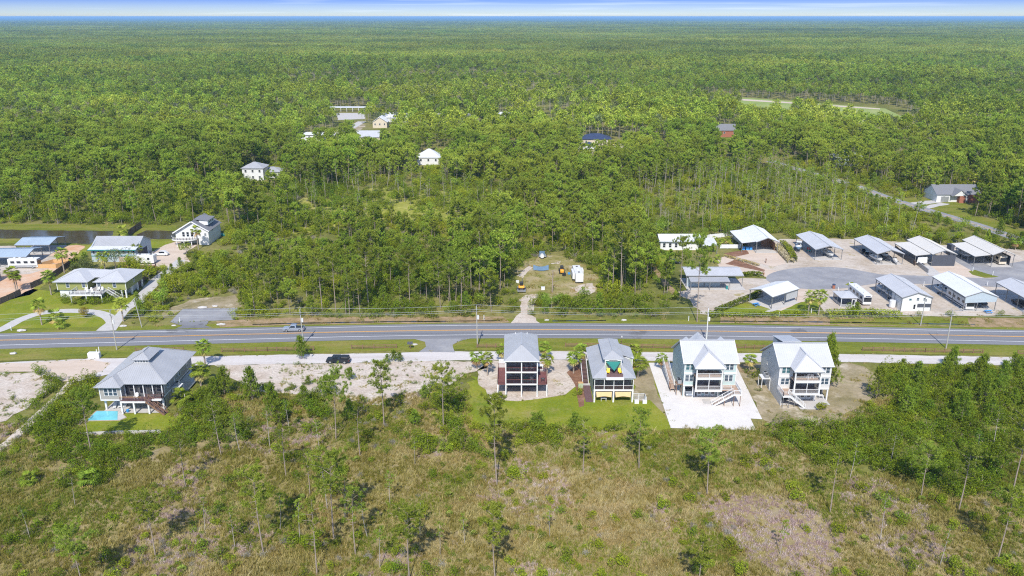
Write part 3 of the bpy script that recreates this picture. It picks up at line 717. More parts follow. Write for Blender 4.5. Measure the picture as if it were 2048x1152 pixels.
# ------------------------------------------------------------------ the teal and the white beach houses
def beach_house(name, label, X, Y, W, wall, p0, p1, left_stair, wl, wr):
    D, ZE, ZR, YR = 12.9, 8.45, 11.85, 5.0
    H = thing(name, label, 'house', (X, Y, 0))
    w = MB()
    w.box(0.15, 0, 2.9, p0 + .45, 0.2, ZE).box(p1 + .9, 0, 2.9, W - .15, 0.2, ZE)      # front walls of the two bays
    w.box(p0 + .45, 1.4, 2.9, p1 + .9, 1.6, ZE)                                        # recessed wall behind the porch
    w.box(p0 + .25, 0.2, 2.9, p0 + .45, 1.6, ZE).box(p1 + .9, .2, 2.9, p1 + 1.1, 1.6, ZE)
    w.box(0.15, D - .2, 0, W - .15, D, 6.3)
    gable_wall(w, 0, 0, D, YR, 2.9, ZE, ZR - .15, .15, 6.3); gable_wall(w, W - .15, 0, D, YR, 2.9, ZE, ZR - .15, .15, 6.3)
    w.build('wall', wall, H)
    g = MB()
    g.box(0.0, 0, 0, .2, D - .2, 2.9)
    if left_stair: g.box(0.0, -2.8, 0, .2, -.001, 2.9)
    g.box(p0 + 1.3, .5, 0, p1 + .6, .7, 2.9); g.box(.2, 7, 0, W - .2, 7.2, 2.9); g.box(W - .2, 3.0, 0, W, D - .2, 2.9)
    g.build('ground_floor_wall', wall if not left_stair else M_PALE, H)
    MB().box(.2, .2, 2.62, W - .2, D - .2, 2.88).build('floor_slab', M_TRIM, H)
    MB().box(.2, .25, 5.7, W - .2, D - .2, 5.88).build('floor_slab', M_TRIM, H)
    tr = MB(); tr.box(-.06, -.14, 5.72, p0 + .5, .0, 6.12).box(p1 + .85, -.14, 5.72, W + .06, .0, 6.12)
    tr.box(-.06, -.08, 2.72, p0 + .5, 0, 3.02).box(p1 + .85, -.08, 2.72, W + .06, 0, 3.02)
    for x in (-.04, W - .12): tr.box(x, -.07, 3.02, x + .16, .0, 5.72).box(x, -.07, 6.12, x + .16, 0, ZE)
    tr.box(-.46, -.56, ZE - .06, p0 - .5, -.44, ZE + .1).box(p1 + .5, -.56, ZE - .06, W + .46, -.44, ZE + .1)
    tr.box(p0 - .5, -3.22, ZE - .08, p1 + .5, -3.1, ZE + .12)
    for x in (-.42, W + .3): tr.bar((x + .05, -.5, ZE), (x + .05, YR, ZR - .05), .1, .22); tr.bar((x + .05, YR, ZR - .05), (x + .05, D + .4, 6.5), .1, .22)
    tr.build('trim', M_TRIM, H)
    # roof
    xc = (p0 + p1) / 2; zp = 11.25; k = (ZR - ZE) / (YR + .5)
    yv = (zp - ZE) / k - .5
    r = MB()
    r.roof([(-.45, -.5, ZE), (W + .45, -.5, ZE), (W + .45, YR, ZR), (-.45, YR, ZR)])
    r.roof([(-.45, YR, ZR), (W + .45, YR, ZR), (W + .45, D + .4, 6.45), (-.45, D + .4, 6.45)])
    r.build('roof', M_ROOFW, H)
    r = MB(); e0, e1 = p0 - .5, p1 + .5; zf = ZE + .08
    r.roof([(e0, -3.15, zf), (e1, -3.15, zf), (xc, -.1, zp)])
    r.roof([(e0, -3.15, zf), (xc, -.1, zp), (xc, yv + .25, zp), (e0, -.35, zf)])
    r.roof([(e1, -3.15, zf), (xc, -.1, zp), (xc, yv + .25, zp), (e1, -.35, zf)])
    for a, b in (((e0, -3.15, zf), (xc, -.1, zp)), ((e1, -3.15, zf), (xc, -.1, zp)), ((xc, -.1, zp), (xc, yv, zp))): r.bar(Vector(a) + Vector((0, 0, .08)), Vector(b) + Vector((0, 0, .08)), .22, .06)
    r.bar((-.45, YR, ZR + .1), (W + .45, YR, ZR + .1), .3, .07)
    r.build('porch_roof', M_ROOFW, H)
    # porch
    MB().box(p0, -2.7, 2.72, p1, 1.38, 3.0).build('porch_floor', M_DECKTAN, H)
    MB().box(p0, -2.7, 5.72, p1, 1.38, 6.0).build('porch_floor', M_DECKTAN, H)
    f = MB()
    for z in (2.72, 5.72): f.box(p0 - .08, -2.78, z - .12, p1 + .08, -2.7, z + .32)
    f.box(p0 - .08, -2.78, ZE - .4, p1 + .08, -2.62, ZE - .085)
    f.build('porch_beam', M_TRIM, H)
    for x in (p0 + .1, p1 - .1):
        post(H, x, -2.6, 3.04, 5.6, .26); post(H, x, -2.6, 6.04, ZE - .4, .26); post(H, x, -.15, 0, 2.6, .3)
    post(H, (p0 + p1) / 2, -2.6, 3.04, 5.6, .14)
    rr = MB(); rails(rr, (p0 + .25, -2.62), (p1 - .25, -2.62), 6.0, 1.0, .22, 2.9); rr.build('railing', M_TRIM, H)
    rr = MB(); rails(rr, (p0 + .25, -2.70), (p1 - .25, -2.70), 3.0, 1.0, .22, 2.9); rr.build('railing', M_TRIM, H)
    screens(H, p0 + .25, p1 - .25, -2.55, 3.05, 5.42, 2)
    for x in (p0, p1 - .03): MB().box(x, -2.4, 3.05, x + .03, 1.3, 5.5).build('screen', M_SCREEN, H)
    # openings
    for z in (4.0, 6.75):
        for cx in (wl - .48, wl + .48, wr - .48, wr + .48): window(H, cx, 0, z, .78, 1.45, glass=M_GLASST if (z > 5 and cx < wl + 1) else M_GLASS)
    for cx in (xc - 1.9, xc + 1.6): window(H, cx, 1.4, 7.35, .95, .45, rail=False, glass=M_DARKGL)
    door(H, xc, 1.4, 6.0)
    for cx in (xc + .7, xc + 1.7): door(H, cx, 1.4, 3.0)
    window(H, xc - 1.6, 1.4, 3.8, 1.6, 1.3)
    for cx in (xc - 1.2, xc + .5, xc + 1.9): door(H, cx, .5, 0.02, 1.1, 2.2, m=M_TRIM)
    window(H, xc - .4, .5, .8, .8, 1.2, glass=M_DARKGL)
    MB().box(.2, 6.9, .02, W - .2, 6.95, 2.6).build('garage_shade', M_SHADE, H)  # dark sheet before the rear wall, garage shade put into its colour
    post(H, p0 + .55, .1, 0, 2.6, .3); post(H, W - .2, .1, 0, 2.6, .3); post(H, .25, .12, 0, 2.6, .28) if not left_stair else None
    MB().box(.2, -2.4, .0, W - .2, 7, .06).build('floor', M_CONC, H)
    # deck and stair
    d = MB(); rl = MB()
    if left_stair:
        d.box(0, -2.8, 2.8, p0 - .1, -.1, 3.0); d.box(0, -4.0, 2.8, 1.5, -2.801, 3.0)
        rails(rl, (.06, -.1), (.06, -3.95), 3.0, 1.0, .22); rails(rl, (.06, -3.95), (1.45, -3.95), 3.0, 1.0, .22); rails(rl, (1.6, -2.75), (p0 - .2, -2.75), 3.0, 1.0, .22)
        st = stairs(H, (1.5, -3.4, 3.0), (5.1, -3.4, 0.1), 1.1, M_TRIM, M_TRIM, M_TRIM)
        for x, y in ((1.45, -3.9), (.1, -3.9), (2.9, -3.4)): post(H, x, y, 0, 2.8 if x < 2 else 1.7, .1, M_POST)
        f2 = MB().box(-.05, -4.06, 2.68, 1.55, -4.001, 3.02).box(-.06, -4.0, 2.68, -.001, -.15, 3.02); f2.build('deck_fascia', M_TRIM, H)
    else:
        d.box(p1 + .1, -2.7, 2.8, W + .1, -.1, 3.0); d.box(W - 1.5, -4.9, 2.8, W + .1, -2.701, 3.0)
        rails(rl, (W + .05, -.1), (W + .05, -4.85), 3.0, 1.0, .22)
        rails(rl, (p1 + .2, -2.65), (W - 1.6, -2.65), 3.0, 1.0, .22); rails(rl, (W - 1.5, -4.88), (W + .05, -4.88), 3.0, 1.0, .22)
        st = stairs(H, (W - 1.5, -4.3, 3.0), (W - 6.0, -4.3, 0.1), 1.1, M_DECKTAN, M_TRIM, M_TRIM)
        for x, y in ((W, -4.8), (W - 1.4, -4.8), (W - 3.4, -4.6)): post(H, x, y, 0, 2.8 if x > W - 2 else 1.6, .12, M_WOOD)
        MB().box(W - 1.55, -4.96, 2.68, W + .15, -4.901, 3.02).box(W + .101, -4.9, 2.68, W + .16, -.1, 3.02).build('deck_fascia', M_TRIM, H)
    d.build('deck', M_DECKTAN, H); rl.build('railing', M_TRIM, H)
    return H
TEAL = beach_house('beach_house', 'tall teal beach house with white porches on the white gravel lot', 38.8, 164.5, 11.7, M_TEAL, 2.1, 8.0, False, 1.2, 10.1)
WHITEH = beach_house('beach_house', 'tall white beach house with white porches right of the teal one', 59.6, 162.8, 11.5, M_PALE, 2.6, 8.4, True, 1.45, 10.3)
_r = MB()
_r.roof([(3.6, 5.0, 8.7), (5.95, 5.0, 10.6), (5.95, 14.6, 10.1), (3.6, 14.6, 7.9)]); _r.roof([(5.95, 5.0, 10.6), (8.3, 5.0, 8.7), (8.3, 14.6, 7.9), (5.95, 14.6, 10.1)])
_r.build('rear_gable_roof', M_ROOFW, TEAL)
for _x in (1.9, 10.0):
    _r = MB(); _r.roof([(_x - 1.1, 5.2, 10.2), (_x, 5.2, 11.2), (_x, 9.0, 11.2), (_x - 1.1, 9.0, 10.2)], rib=.5); _r.roof([(_x, 5.2, 11.2), (_x + 1.1, 5.2, 10.2), (_x + 1.1, 9.0, 10.2), (_x, 9.0, 11.2)], rib=.5)
    _r.build('dormer_roof', M_ROOFW, TEAL); MB().box(_x - .8, 6, 8.5, _x + .8, 8.8, 10.2).build('dormer_wall', M_TEAL, TEAL)
MB().box(3.9, 7.0, 6.0, 8.0, 14.2, 8.0).build('rear_wing_wall', M_TEAL, TEAL)
_r = MB(); _r.roof([(2.9, 8.0, 11.0), (7.2, 8.0, 11.0), (7.2, 15.5, 9.5), (2.9, 15.5, 9.5)]); _r.build('rear_shed_roof', M_ROOFW, WHITEH)
MB().box(3.1, 8.5, 6.0, 7.0, 15.0, 9.4).build('rear_wing_wall', M_PALE, WHITEH)
# side stair and platforms
stairs(TEAL, (-1.7, 13.0, 3.0), (-1.7, 4.4, .9), 1.2, M_DECKTAN, M_TRIM, M_TRIM, n=18)
MB().box(-2.4, 2.6, .75, -1.1, 4.39, .9).build('landing', M_DECKTAN, TEAL)
for _x, _y in ((-2.3, 2.7), (-1.2, 2.7), (-2.3, 4.2)): post(TEAL, _x, _y, 0, 1.9, .12, M_WOOD)
ac_platform(TEAL, -1.4, -.02, .6, 2.4, 2.9, M_WOOD); ac_platform(WHITEH, -2.0, -.02, 5.0, 7.6, 3.0, M_TRIM)
hvac(38.8 - .7, 164.5 + 1.1, 2.9, 'air conditioner nearer the front on the platform of the teal house'); hvac(38.8 - .7, 164.5 + 1.95, 2.9, 'air conditioner further back on the platform of the teal house')
hvac(59.6 - .8, 162.8 + 5.6, 3.0, 'air conditioner nearer the front on the platform of the white house'); hvac(59.6 - .8, 162.8 + 6.9, 3.0, 'air conditioner further back on the platform of the white house')
for _z in (2.0, 4.5): window(WHITEH, 0, 9.0 - _z * .3, _z + 3.2, .45, .9, 'W', rail=False, glass=M_DARKGL)
window(TEAL, 0, 6.5, 8.0, .5, 1.0, 'W', rail=False)
MB().bevbox(-.9, -1.2, .02, .9, 1.2, .09, .02).build('floor', M_CONC, TEAL, loc=(5.0, -2.6, .07))
MB().box(3.9, -4.6, .07, 8.2, -2.4, .13).build('patio', M_CONC, WHITEH)
adirondack('porch_chair', 59.6 + 7.0, 162.8 - .9, 6.0, 2.8, M_TRIM, 'white chair on the upper balcony of the white house at its right', 'balcony chairs'); adirondack('porch_chair', 59.6 + 6.0, 162.8 - .7, 6.0, 3.4, M_TRIM, 'white chair on the upper balcony of the white house near its middle', 'balcony chairs')
_t = thing('sofa', 'dark sofa behind the porch screen of the teal house', 'sofa', (38.8 + 3.6, 164.5 - .2, 3.0)); MB().bevbox(-.9, -.4, .15, .9, .4, .45).build('seat', M_GREYMET, _t); MB().bevbox(-.9, .25, .45, .9, .45, .9).build('backrest', M_GREYMET, _t)
_t = thing('sofa', 'dark sofa behind the porch screen of the white house', 'sofa', (59.6 + 4.0, 162.8 - .2, 3.0)); MB().bevbox(-.9, -.4, .15, .9, .4, .45).build('seat', M_GREYMET, _t); MB().bevbox(-.9, .25, .45, .9, .45, .9).build('backrest', M_GREYMET, _t)
table_set(59.6 + 10.3, 162.8 + .9, .07, 'small table under the right bay of the white house', M_TRIM, (.6, .45))

# ------------------------------------------------------------------ three level screened house
SCR = thing('screened_house', 'narrow grey roofed house with two stacked dark screened porches on white posts', 'house', (-1.4, 164.5, 0))
W, D = 7.1, 15.3
w = MB(); w.box(.1, 3.2, 3.35, W - .1, D, 8.95); w.build('wall', M_PALE, SCR)
for z, m in ((3.05, M_DECKRED), (6.05, M_DECKRED)): MB().box(.05, -.1, z, W - .05, 3.19, z + .28).build('porch_floor', m, SCR)
f = MB()
for z in (3.02, 6.0): f.box(-.1, -.2, z, W + .1, -.101, z + .36)
f.box(-.1, -.2, 8.72, W + .1, -.08, 8.98)
f.build('porch_beam', M_TRIM, SCR)
for x in (0, W / 2, W):
    post(SCR, x, 0, 0, 3.0, .26); post(SCR, x, 0, 3.4, 5.98, .24); post(SCR, x, 0, 6.38, 8.7, .24)
    for y in (4.5, 9, 14): post(SCR, x, y, 0, 3.3, .3, M_POLE)
for z0, z1 in ((3.38, 5.95), (6.38, 8.68)):
    for x0 in (.13, W / 2 + .13): 
        MB().box(x0, -.01, z0, x0 + W / 2 - .26, .0, z1).build('screen', M_SCREEN, SCR)
    for x in (.02, W - .05): MB().box(x, .14, z0, x + .03, 3.1, z1).build('screen', M_SCREEN, SCR)
    MB().box(.13, -.05, z0 + .95, W - .13, -.02, z0 + 1.02).build('screen_rail', M_DECKRED, SCR)
    for cx in (1.6, 2.6, 5.0, 6.1): window(SCR, cx, 3.2, z0 + .7, .75, 1.3, glass=M_DARKGL)
    door(SCR, 3.7, 3.2, z0 - .05)
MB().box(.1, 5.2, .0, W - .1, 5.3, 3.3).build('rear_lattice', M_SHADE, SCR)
r = MB(); e = .45
r.roof([(-e, -e, 9.0), (W + e, -e, 9.0), (W / 2, 3.55, 11.4)]); r.roof([(-e, -e, 9.0), (W / 2, 3.55, 11.4), (W / 2, D - 4.4, 11.4), (-e, D + .4, 9.0)]); r.roof([(W + e, -e, 9.0), (W / 2, 3.55, 11.4), (W / 2, D - 4.4, 11.4), (W + e, D + .4, 9.0)]); r.roof([(-e, D + .4, 9.0), (W + e, D + .4, 9.0), (W / 2, D - 4.4, 11.4)])
r.bar((W / 2, 3.5, 11.5), (W / 2, D - 4.4, 11.5), .28, .07)
r.build('roof', M_ROOF, SCR)
for x in (2.2, 5.0): MB().tube((x, 12.0, 10.4), (x, 12.0, 11.0), .09, .09, 8).build('vent_pipe', M_TRIM, SCR)
MB().box(-e - .02, -e - .06, 8.86, W + e + .02, -e, 9.06).build('fascia', M_TRIM, SCR)
for x0, x1, y1, m in ((-1.85, -.12, 9, M_DECKRED), (W + .12, W + 2.2, 6.5, M_DECKRED)):
    MB().box(x0, .1, 3.02, x1, y1, 3.2).build('deck', m, SCR)
    rr = MB(); rails(rr, (x0, .12), (x1, .12), 3.2, 1.0, .14, 2); ox = x0 if x0 < 0 else x1; rails(rr, (ox, .12), (ox, y1), 3.2, 1.0, .14); rails(rr, (x0, y1), (x1, y1), 3.2, 1.0, .14); rr.build('railing', M_DECKRED, SCR)
    for y in (.3, y1 - .3): post(SCR, ox, y, 0, 3.0, .26)
MB().box(-.05, 9.0, 3.0, -.12 - 1.6, 9.1, 5.4).build('privacy_wall', M_TRIM, SCR)
for i, x in enumerate((4.6, 5.8)): lounger(-1.4 + x, 164.5 + 1.9, 6.33, .15, ['pale lounge chair behind the top screen nearer the middle post', 'pale lounge chair behind the top screen nearer the right post'][i], 'lounge chairs on the top porch')
for i, (x, y) in enumerate(((1.6, 1.8), (4.7, 2.0))): 
    _t = thing('bench', ['long pale bench behind the top porch screen', 'pale bench behind the middle porch screen'][i], 'bench', (-1.4 + x + (.4 if i == 0 else .2), 164.5 + .55, 6.33 if i == 0 else 3.33)); MB().box(-1.4, -.2, .38, 1.4, .2, .46).build('seat', M_POLE, _t); MB().box(-1.3, -.15, 0, -1.15, .15, .38).build('leg', M_POLE, _t); MB().box(1.15, -.15, 0, 1.3, .15, .38).build('leg', M_POLE, _t)
table_set(-1.4 + 1.9, 164.5 + 1.9, 3.33, 'dark dining table behind the middle porch screen', M_WOOD, (1.1, .5))
adirondack('porch_chair', -1.4 + 5.9, 166.4, 3.33, 2.9, M_TRIM, 'white chair behind the middle porch screen of the narrow house'); adirondack('porch_chair', -1.4 + 4.5, 166.2, 3.33, 3.3, M_GREENP, 'green chair behind the middle porch screen of the narrow house')
_t = thing('grill', 'black grill on the red deck beside the narrow screened house', 'grill', (W - 1.4 + 1.3, 164.5 + 1.2, 3.2)); MB().bevbox(-.45, -.28, .55, .45, .28, .95, .1).build('body', M_BLACK, _t)
for sx in (-1, 1): MB().box(sx * .35 - .04, -.2, 0, sx * .35 + .04, .2, .55).build('leg', M_BLACK, _t)
_t = thing('cooler_box', 'white utility cabinet on posts behind the right deck of the narrow house', 'cabinet', (-1.4 + W + .9, 164.5 + 8.2, 0)); MB().bevbox(-.7, -.5, 3.0, .7, .5, 4.3).build('body', M_TRIM, _t); MB().box(-.5, -.52, 3.4, .5, -.501, 4.1).build('door', M_DARKGL, _t); MB().box(-.6, -.4, 0, -.45, .4, 3.0).build('leg', M_POLE, _t); MB().box(.45, -.4, 0, .6, .4, 3.0).build('leg', M_POLE, _t)

# ------------------------------------------------------------------ pale green house with the roof deck
SAG = thing('roof_deck_house', 'pale green house with a roof terrace between grey roof wings', 'house', (18.3, 161.9, 0))
W, D = 8.8, 16.6
w = MB(); w.box(.1, 2.6, .1, W - .1, D, 6.0); w.box(2.75, 4.0, 6.0, 6.3, D - 1.8, 8.9); w.box(W - 2.2, 9.8, .1, W + 1.1, D - .6, 6.35); w.build('wall', M_SAGE, SAG)
MB().box(.05, -.05, 2.85, W - .05, 2.59, 3.12).build('porch_floor', M_DECKTAN, SAG)
MB().box(-.05, -.12, 2.78, W + .05, -.051, 3.18).box(-.05, -.12, 5.72, W + .05, -.02, 6.0).build('porch_beam', M_TRIM, SAG)
screens(SAG, .1, W - .1, 0, 3.2, 5.55, 4, rail=.9)
for x in (.02, W - .05): MB().box(x, .12, 3.2, x + .03, 2.5, 5.6).build('screen', M_SCREEN, SAG)
for cx in (1.2, 3.2, 5.4, 7.4): window(SAG, cx, 2.6, 3.9, .8, 1.3, glass=M_DARKGL)
for x in (.15, W / 2, W - .15): post(SAG, x, 0, 0, 2.77, .34)
MB().box(.3, 2.5, .05, W - .3, 2.58, 2.8).build('ground_shade', M_SHADE, SAG)  # dark sheet before the wall: shade under the porch painted in
for x0, x1, lb in ((.5, W/2 - .35, 'tan'), (W/2 + .35, W - .5, 'tan')):
    s = MB(); n = 8; P = []
    for i in range(n + 1):
        t = i / n; P.append((x0 + (x1 - x0) * t, -.1 - .05 * math.sin(math.pi * t), 2.6)); 
    Q = [(x0 + .12 * (1 if i < n / 2 else 1) + (x1 - x0 - .24) * i / n, -.5, 1.42 + .25 * math.sin(math.pi * i / n)) for i in range(n + 1)]
    s.add(P + Q, [(i, i + 1, n + 2 + i, n + 1 + i) for i in range(n)]); s.add([(p[0], p[1] + .02, p[2]) for p in P + Q], [(n + 1 + i, n + 2 + i, i + 1, i) for i in range(n)])
    s.build('shade_sail', M_SAIL, SAG)
r = MB(); e = .45; z0 = 6.05; xt0, xt1, zt = 2.75, 6.3, 7.65
r.roof([(-e, -e, z0), (xt0, -e, z0), (xt0, 3.6, zt)]); r.roof([(W + e, -e, z0), (xt1, -e, z0), (xt1, 3.6, zt)])
r.roof([(-e, -e, z0), (xt0, 3.6, zt), (xt0, D - 1.0, zt), (-e, D + .4, z0)]); r.roof([(W + e, -e, z0), (xt1, 3.6, zt), (xt1, D - 1.0, zt), (W + e, D + .4, z0)])
r.build('roof', M_ROOF, SAG)
r = MB(); a0, a1, y0, y1, za, zb = 2.2, 6.9, 3.4, D - 1.2, 8.95, 10.15; xc = (a0 + a1) / 2
r.roof([(a0, y0, za), (a1, y0, za), (xc, y0 + 2.4, zb)]); r.roof([(a0, y0, za), (xc, y0 + 2.4, zb), (xc, y1 - 2.5, zb), (a0, y1, za)]); r.roof([(a1, y0, za), (xc, y0 + 2.4, zb), (xc, y1 - 2.5, zb), (a1, y1, za)]); r.roof([(a0, y1, za), (a1, y1, za), (xc, y1 - 2.5, zb)]); r.bar((xc, y0 + 2.4, zb + .1), (xc, y1 - 2.5, zb + .1), .25, .06)
r.build('upper_roof', M_ROOF, SAG)
r = MB(); r.roof([(W - 2.4, 9.4, 7.75), (W + 1.4, 9.4, 6.5), (W + 1.4, D - .3, 6.5), (W - 2.4, D - .3, 7.75)]); r.build('side_wing_roof', M_ROOF, SAG)
MB().box(W - 2.2, 9.74, 6.3, W + 1.2, 9.799, 6.75).build('side_wing_trim', M_TRIM, SAG); MB().box(W + .95, 9.72, .1, W + 1.12, 9.8, 6.3).build('corner_board', M_TRIM, SAG)
MB().box(xt0 - .12, -.2, 6.02, xt1 + .12, 4.0, 6.2).build('roof_terrace', M_DECKPLUM, SAG)
MB().box(xt0 - .2, -.62, 5.72, xt1 + .2, -.2, 6.24).build('terrace_fascia', M_TRIM, SAG)
MB().box(xt0 - .05, -.19, 6.2, xt1 + .05, -.12, 7.05).build('terrace_parapet', M_DECKPLUM, SAG)
for x in (xt0 - .02, xt1 + .02): post(SAG, x, 3.6, 6.2, 8.85, .2); MB().box(x - .05, -.1, 6.2, x + .05, 3.5, 6.9).build('terrace_side', M_TRIM, SAG)
MB().box(xt0, 3.45, 8.55, xt1, 3.6, 8.9).build('terrace_beam', M_TRIM, SAG); window(SAG, (xt0 + xt1) / 2, 3.45, 8.62, 1.9, .2, rail=False, glass=M_DARKGL)
door(SAG, 4.5, 4.0, 6.2, 1.8, 2.1)
s = MB(); s.add([(xt0 + .1, 3.4, 8.4), (xt1 - .1, 3.4, 8.4), (4.5, .9, 7.25), (4.5, 2.6, 7.95)], [(0, 3, 1), (0, 2, 3), (3, 2, 1)])
_t = thing('shade_sail', 'green triangular shade sail over the roof terrace', 'shade sail', (18.3, 161.9, 0)); s.build('canvas', M_GREENSAIL, _t)
for i, x in enumerate((3.2, 5.9)): adirondack('terrace_chair', 18.3 + x, 161.9 + 1.7, 6.2, [-.25, .25][i], M_YEL, ['bright yellow chair on the roof terrace at its left', 'bright yellow chair on the roof terrace at its right'][i], 'yellow terrace chairs')
stairs(SAG, (-1.0, 17.6, 3.0), (-1.0, 9.3, .15), 1.35, M_DECKPLUM, M_WOOD, M_TRIM, n=20)
MB().box(-1.7, 17.6, 2.85, .1, 20.0, 3.0).build('landing', M_DECKTAN, SAG); MB().box(-1.65, 18.2, 3.0, -.35, 18.25, 3.9).build('landing_gate', M_NEWWOOD, SAG)
for y in (17.7, 19.8): post(SAG, -1.6, y, 0, 2.85, .15, M_WOOD)
MB().box(-1.75, -.1, .05, -.1, 8.2, .2).build('boardwalk', M_DECKPLUM, SAG); MB().box(-1.75, 8.2, .05, .05, 9.6, .16).build('landing_pad', M_CONC, SAG)
_t = thing('generator_box', 'olive utility box beside the stair foot of the pale green house', 'utility box', (18.3 - 2.3, 161.9 + 7.4, 0)); MB().bevbox(-.55, -.4, .0, .55, .4, 1.25).build('body', M_SAGE, _t); MB().bevbox(-.6, -.45, 1.251, .6, .45, 1.36).build('lid', M_NEWWOOD, _t)
table_set(18.3 + 2.3, 161.9 + .6, .05, 'white table with a sink under the tan sail', M_TRIM, (.65, .35))
# white picket planter yard
_t = thing('picket_enclosure', 'white picket planter yard at the right corner of the pale green house', 'fence', (27.3, 161.2, 0))
p = MB()
for (a, b) in (((0, 1.9), (2.6, 1.9)), ((2.6, 1.9), (2.7, .1))): rails(p, a, b, 0, 1.5, .13, 1.3)
p.build('picket_panel', M_TRIM, _t)
for x in (0.1, 1.9): MB().box(x, -.2, 0, x + .95, .45, .75).build('planter', M_TRIM, _t)

# ------------------------------------------------------------------ pool house
PH = thing('pool_house', 'big grey hip roofed house with a cupola and screened porch above the pool', 'house', (-82.5, 158.0, 0))
w = MB(); w.box(-6.9, 1.2, 3.1, 6.1, 16.9, 6.25); w.box(-6.9, -1.0, 3.1, -2.2, 1.2, 6.25); w.build('wall', M_GREY, PH)
w = MB(); w.box(-6.5, 6.5, 0, 6.0, 16.8, 3.0); w.build('ground_floor_wall', M_GREY, PH)
MB().box(-6.4, 6.4, .05, 5.9, 6.49, 2.9).build('ground_shade', M_SHADE, PH)  # dark sheet, the shade below the raised floor put into its colour
MB().box(-7.0, -1.2, .0, 6.2, 6.5, .08).build('patio', M_CONC, PH)
MB().box(-6.95, -1.05, 2.8, 6.15, 16.95, 3.08).build('floor_slab', M_TRIM, PH)
screens(PH, -2.1, 6.0, .45, 3.1, 5.95, 4, fw=.2)
MB().box(6.0, .55, 3.1, 6.03, 1.15, 5.95).build('screen', M_SCREEN, PH)
MB().box(-2.3, -1.9, 2.95, 4.1, .4, 3.12).build('deck', M_DECKPLUM, PH); MB().box(2.5, -.6, 2.951, 6.2, .4, 3.121).build('deck', M_DECKPLUM, PH)
MB().box(-2.35, -1.98, 2.72, 3.2, -1.901, 3.12).box(2.4, -.68, 2.72, 6.25, -.601, 3.12).build('deck_fascia', M_TRIM, PH)
rr = MB(); rails(rr, (-2.3, -1.88), (2.5, -1.88), 3.12, 1.0, .16, 1.6); rails(rr, (2.7, -.58), (6.15, -.58), 3.12, 1.0, .16, 1.6); rails(rr, (6.15, -.58), (6.15, .4), 3.12, 1.0, .16); rr.build('railing', M_DECKPLUM, PH)
MB().bar((-2.3, -1.92, 4.16), (2.3, -1.92, 4.16), .14, .06).build('rail_cap', M_NEWWOOD, PH)
for x, y in ((-2.2, -1.8), (.5, -1.8), (3.6, -1.7)): post(PH, x, y, 0, 2.72, .34)
for x, y in ((-6.7, .3), (-1.2, 1.6), (6.0, .2), (6.0, 5.5)): post(PH, x, y, 0, 2.8, .36)
stairs(PH, (3.2, -1.3, 3.1), (7.2, -1.9, .1), 1.3, M_DECKPLUM, M_WOOD, M_WOOD, n=15)
for dx in (-1.15, 0, 1.15): window(PH, -4.55 + dx * .85, -1.0, 4.05, .78, 1.6)
MB().box(-6.98, -1.08, 3.1, -6.78, -1.001, 6.25).box(-2.4, -1.08, 3.1, -2.2, -1.001, 6.25).box(-6.98, -1.1, 2.9, -2.2, -1.0, 3.1).build('corner_board', M_TRIM, PH)
for y, z, hh in ((3.2, 4.1, 1.2), (8.2, 4.0, 1.6), (9.6, 4.0, 1.6), (14.2, 4.0, 1.6)): window(PH, 6.1, y, z, .75, hh, 'E')
MB().box(6.101, 1.2, 3.1, 6.17, 1.35, 6.2).box(6.101, 6.6, 3.1, 6.17, 6.75, 6.2).build('corner_board', M_TRIM, PH)
door(PH, 1.4, 1.2, 3.12, 1.8, 2.2)
for cx in (-1.0, 3.6, 5.0): window(PH, cx, 1.2, 4.0, .9, 1.4, glass=M_DARKGL)
r = MB(); E0, E1, F0, B0, ze = -7.6, 7.3, -.15, 17.6, 6.35; c0, c1, cf, cb, zc = -1.9, 1.6, 5.4, 13.5, 8.95
r.roof([(E0, F0, ze), (E1, F0, ze), (c1, cf, zc), (c0, cf, zc)]); r.roof([(E1, F0, ze), (E1, B0, ze), (c1, cb, zc), (c1, cf, zc)])
r.roof([(E0, F0, ze), (E0, B0, ze), (c0, cb, zc), (c0, cf, zc)]); r.roof([(E0, B0, ze), (E1, B0, ze), (c1, cb, zc), (c0, cb, zc)]); r.roof([(c0, cf, zc), (c1, cf, zc), (c1, cb, zc), (c0, cb, zc)], rib=0)
for a, b in (((E0, F0, ze), (c0, cf, zc)), ((E1, F0, ze), (c1, cf, zc)), ((E1, B0, ze), (c1, cb, zc))): r.bar(Vector(a) + Vector((0, 0, .07)), Vector(b) + Vector((0, 0, .07)), .24, .06)
r.build('roof', M_ROOF, PH)
r = MB(); b0, b1, bf = -7.62, -1.75, -2.0; xm = (b0 + b1) / 2
r.roof([(b0, bf, ze), (b1, bf, ze), (xm, 1.0, 7.75)]); r.roof([(b0, bf, ze), (xm, 1.0, 7.75), (xm, 3.2, 7.75), (b0, F0 + .3, ze + .1)]); r.roof([(b1, bf, ze), (xm, 1.0, 7.75), (xm, 3.2, 7.75), (b1, F0 + .2, ze + .04)])
r.bar((b0, bf, ze + .08), (xm, 1.0, 7.83), .2, .06); r.bar((b1, bf, ze + .08), (xm, 1.0, 7.83), .2, .06)
r.build('bay_roof', M_ROOF, PH)
cu = MB().box(-1.75, 5.6, 8.6, 1.45, 11.2, 9.75).build('cupola', M_TRIM, PH)
for i in range(5): MB().box(-1.55 + i * .62, 5.54, 9.05, -1.2 + i * .62, 5.599, 9.55).build('pane', M_GLASS, cu)
for i in range(8): MB().box(1.451, 5.9 + i * .65, 9.05, 1.5, 6.3 + i * .65, 9.55).build('pane', M_GLASS, cu)
r = MB(); q0, q1, qf, qb, zq, zr = -2.2, 1.9, 5.0, 12.0, 9.75, 10.9; xm = -.15
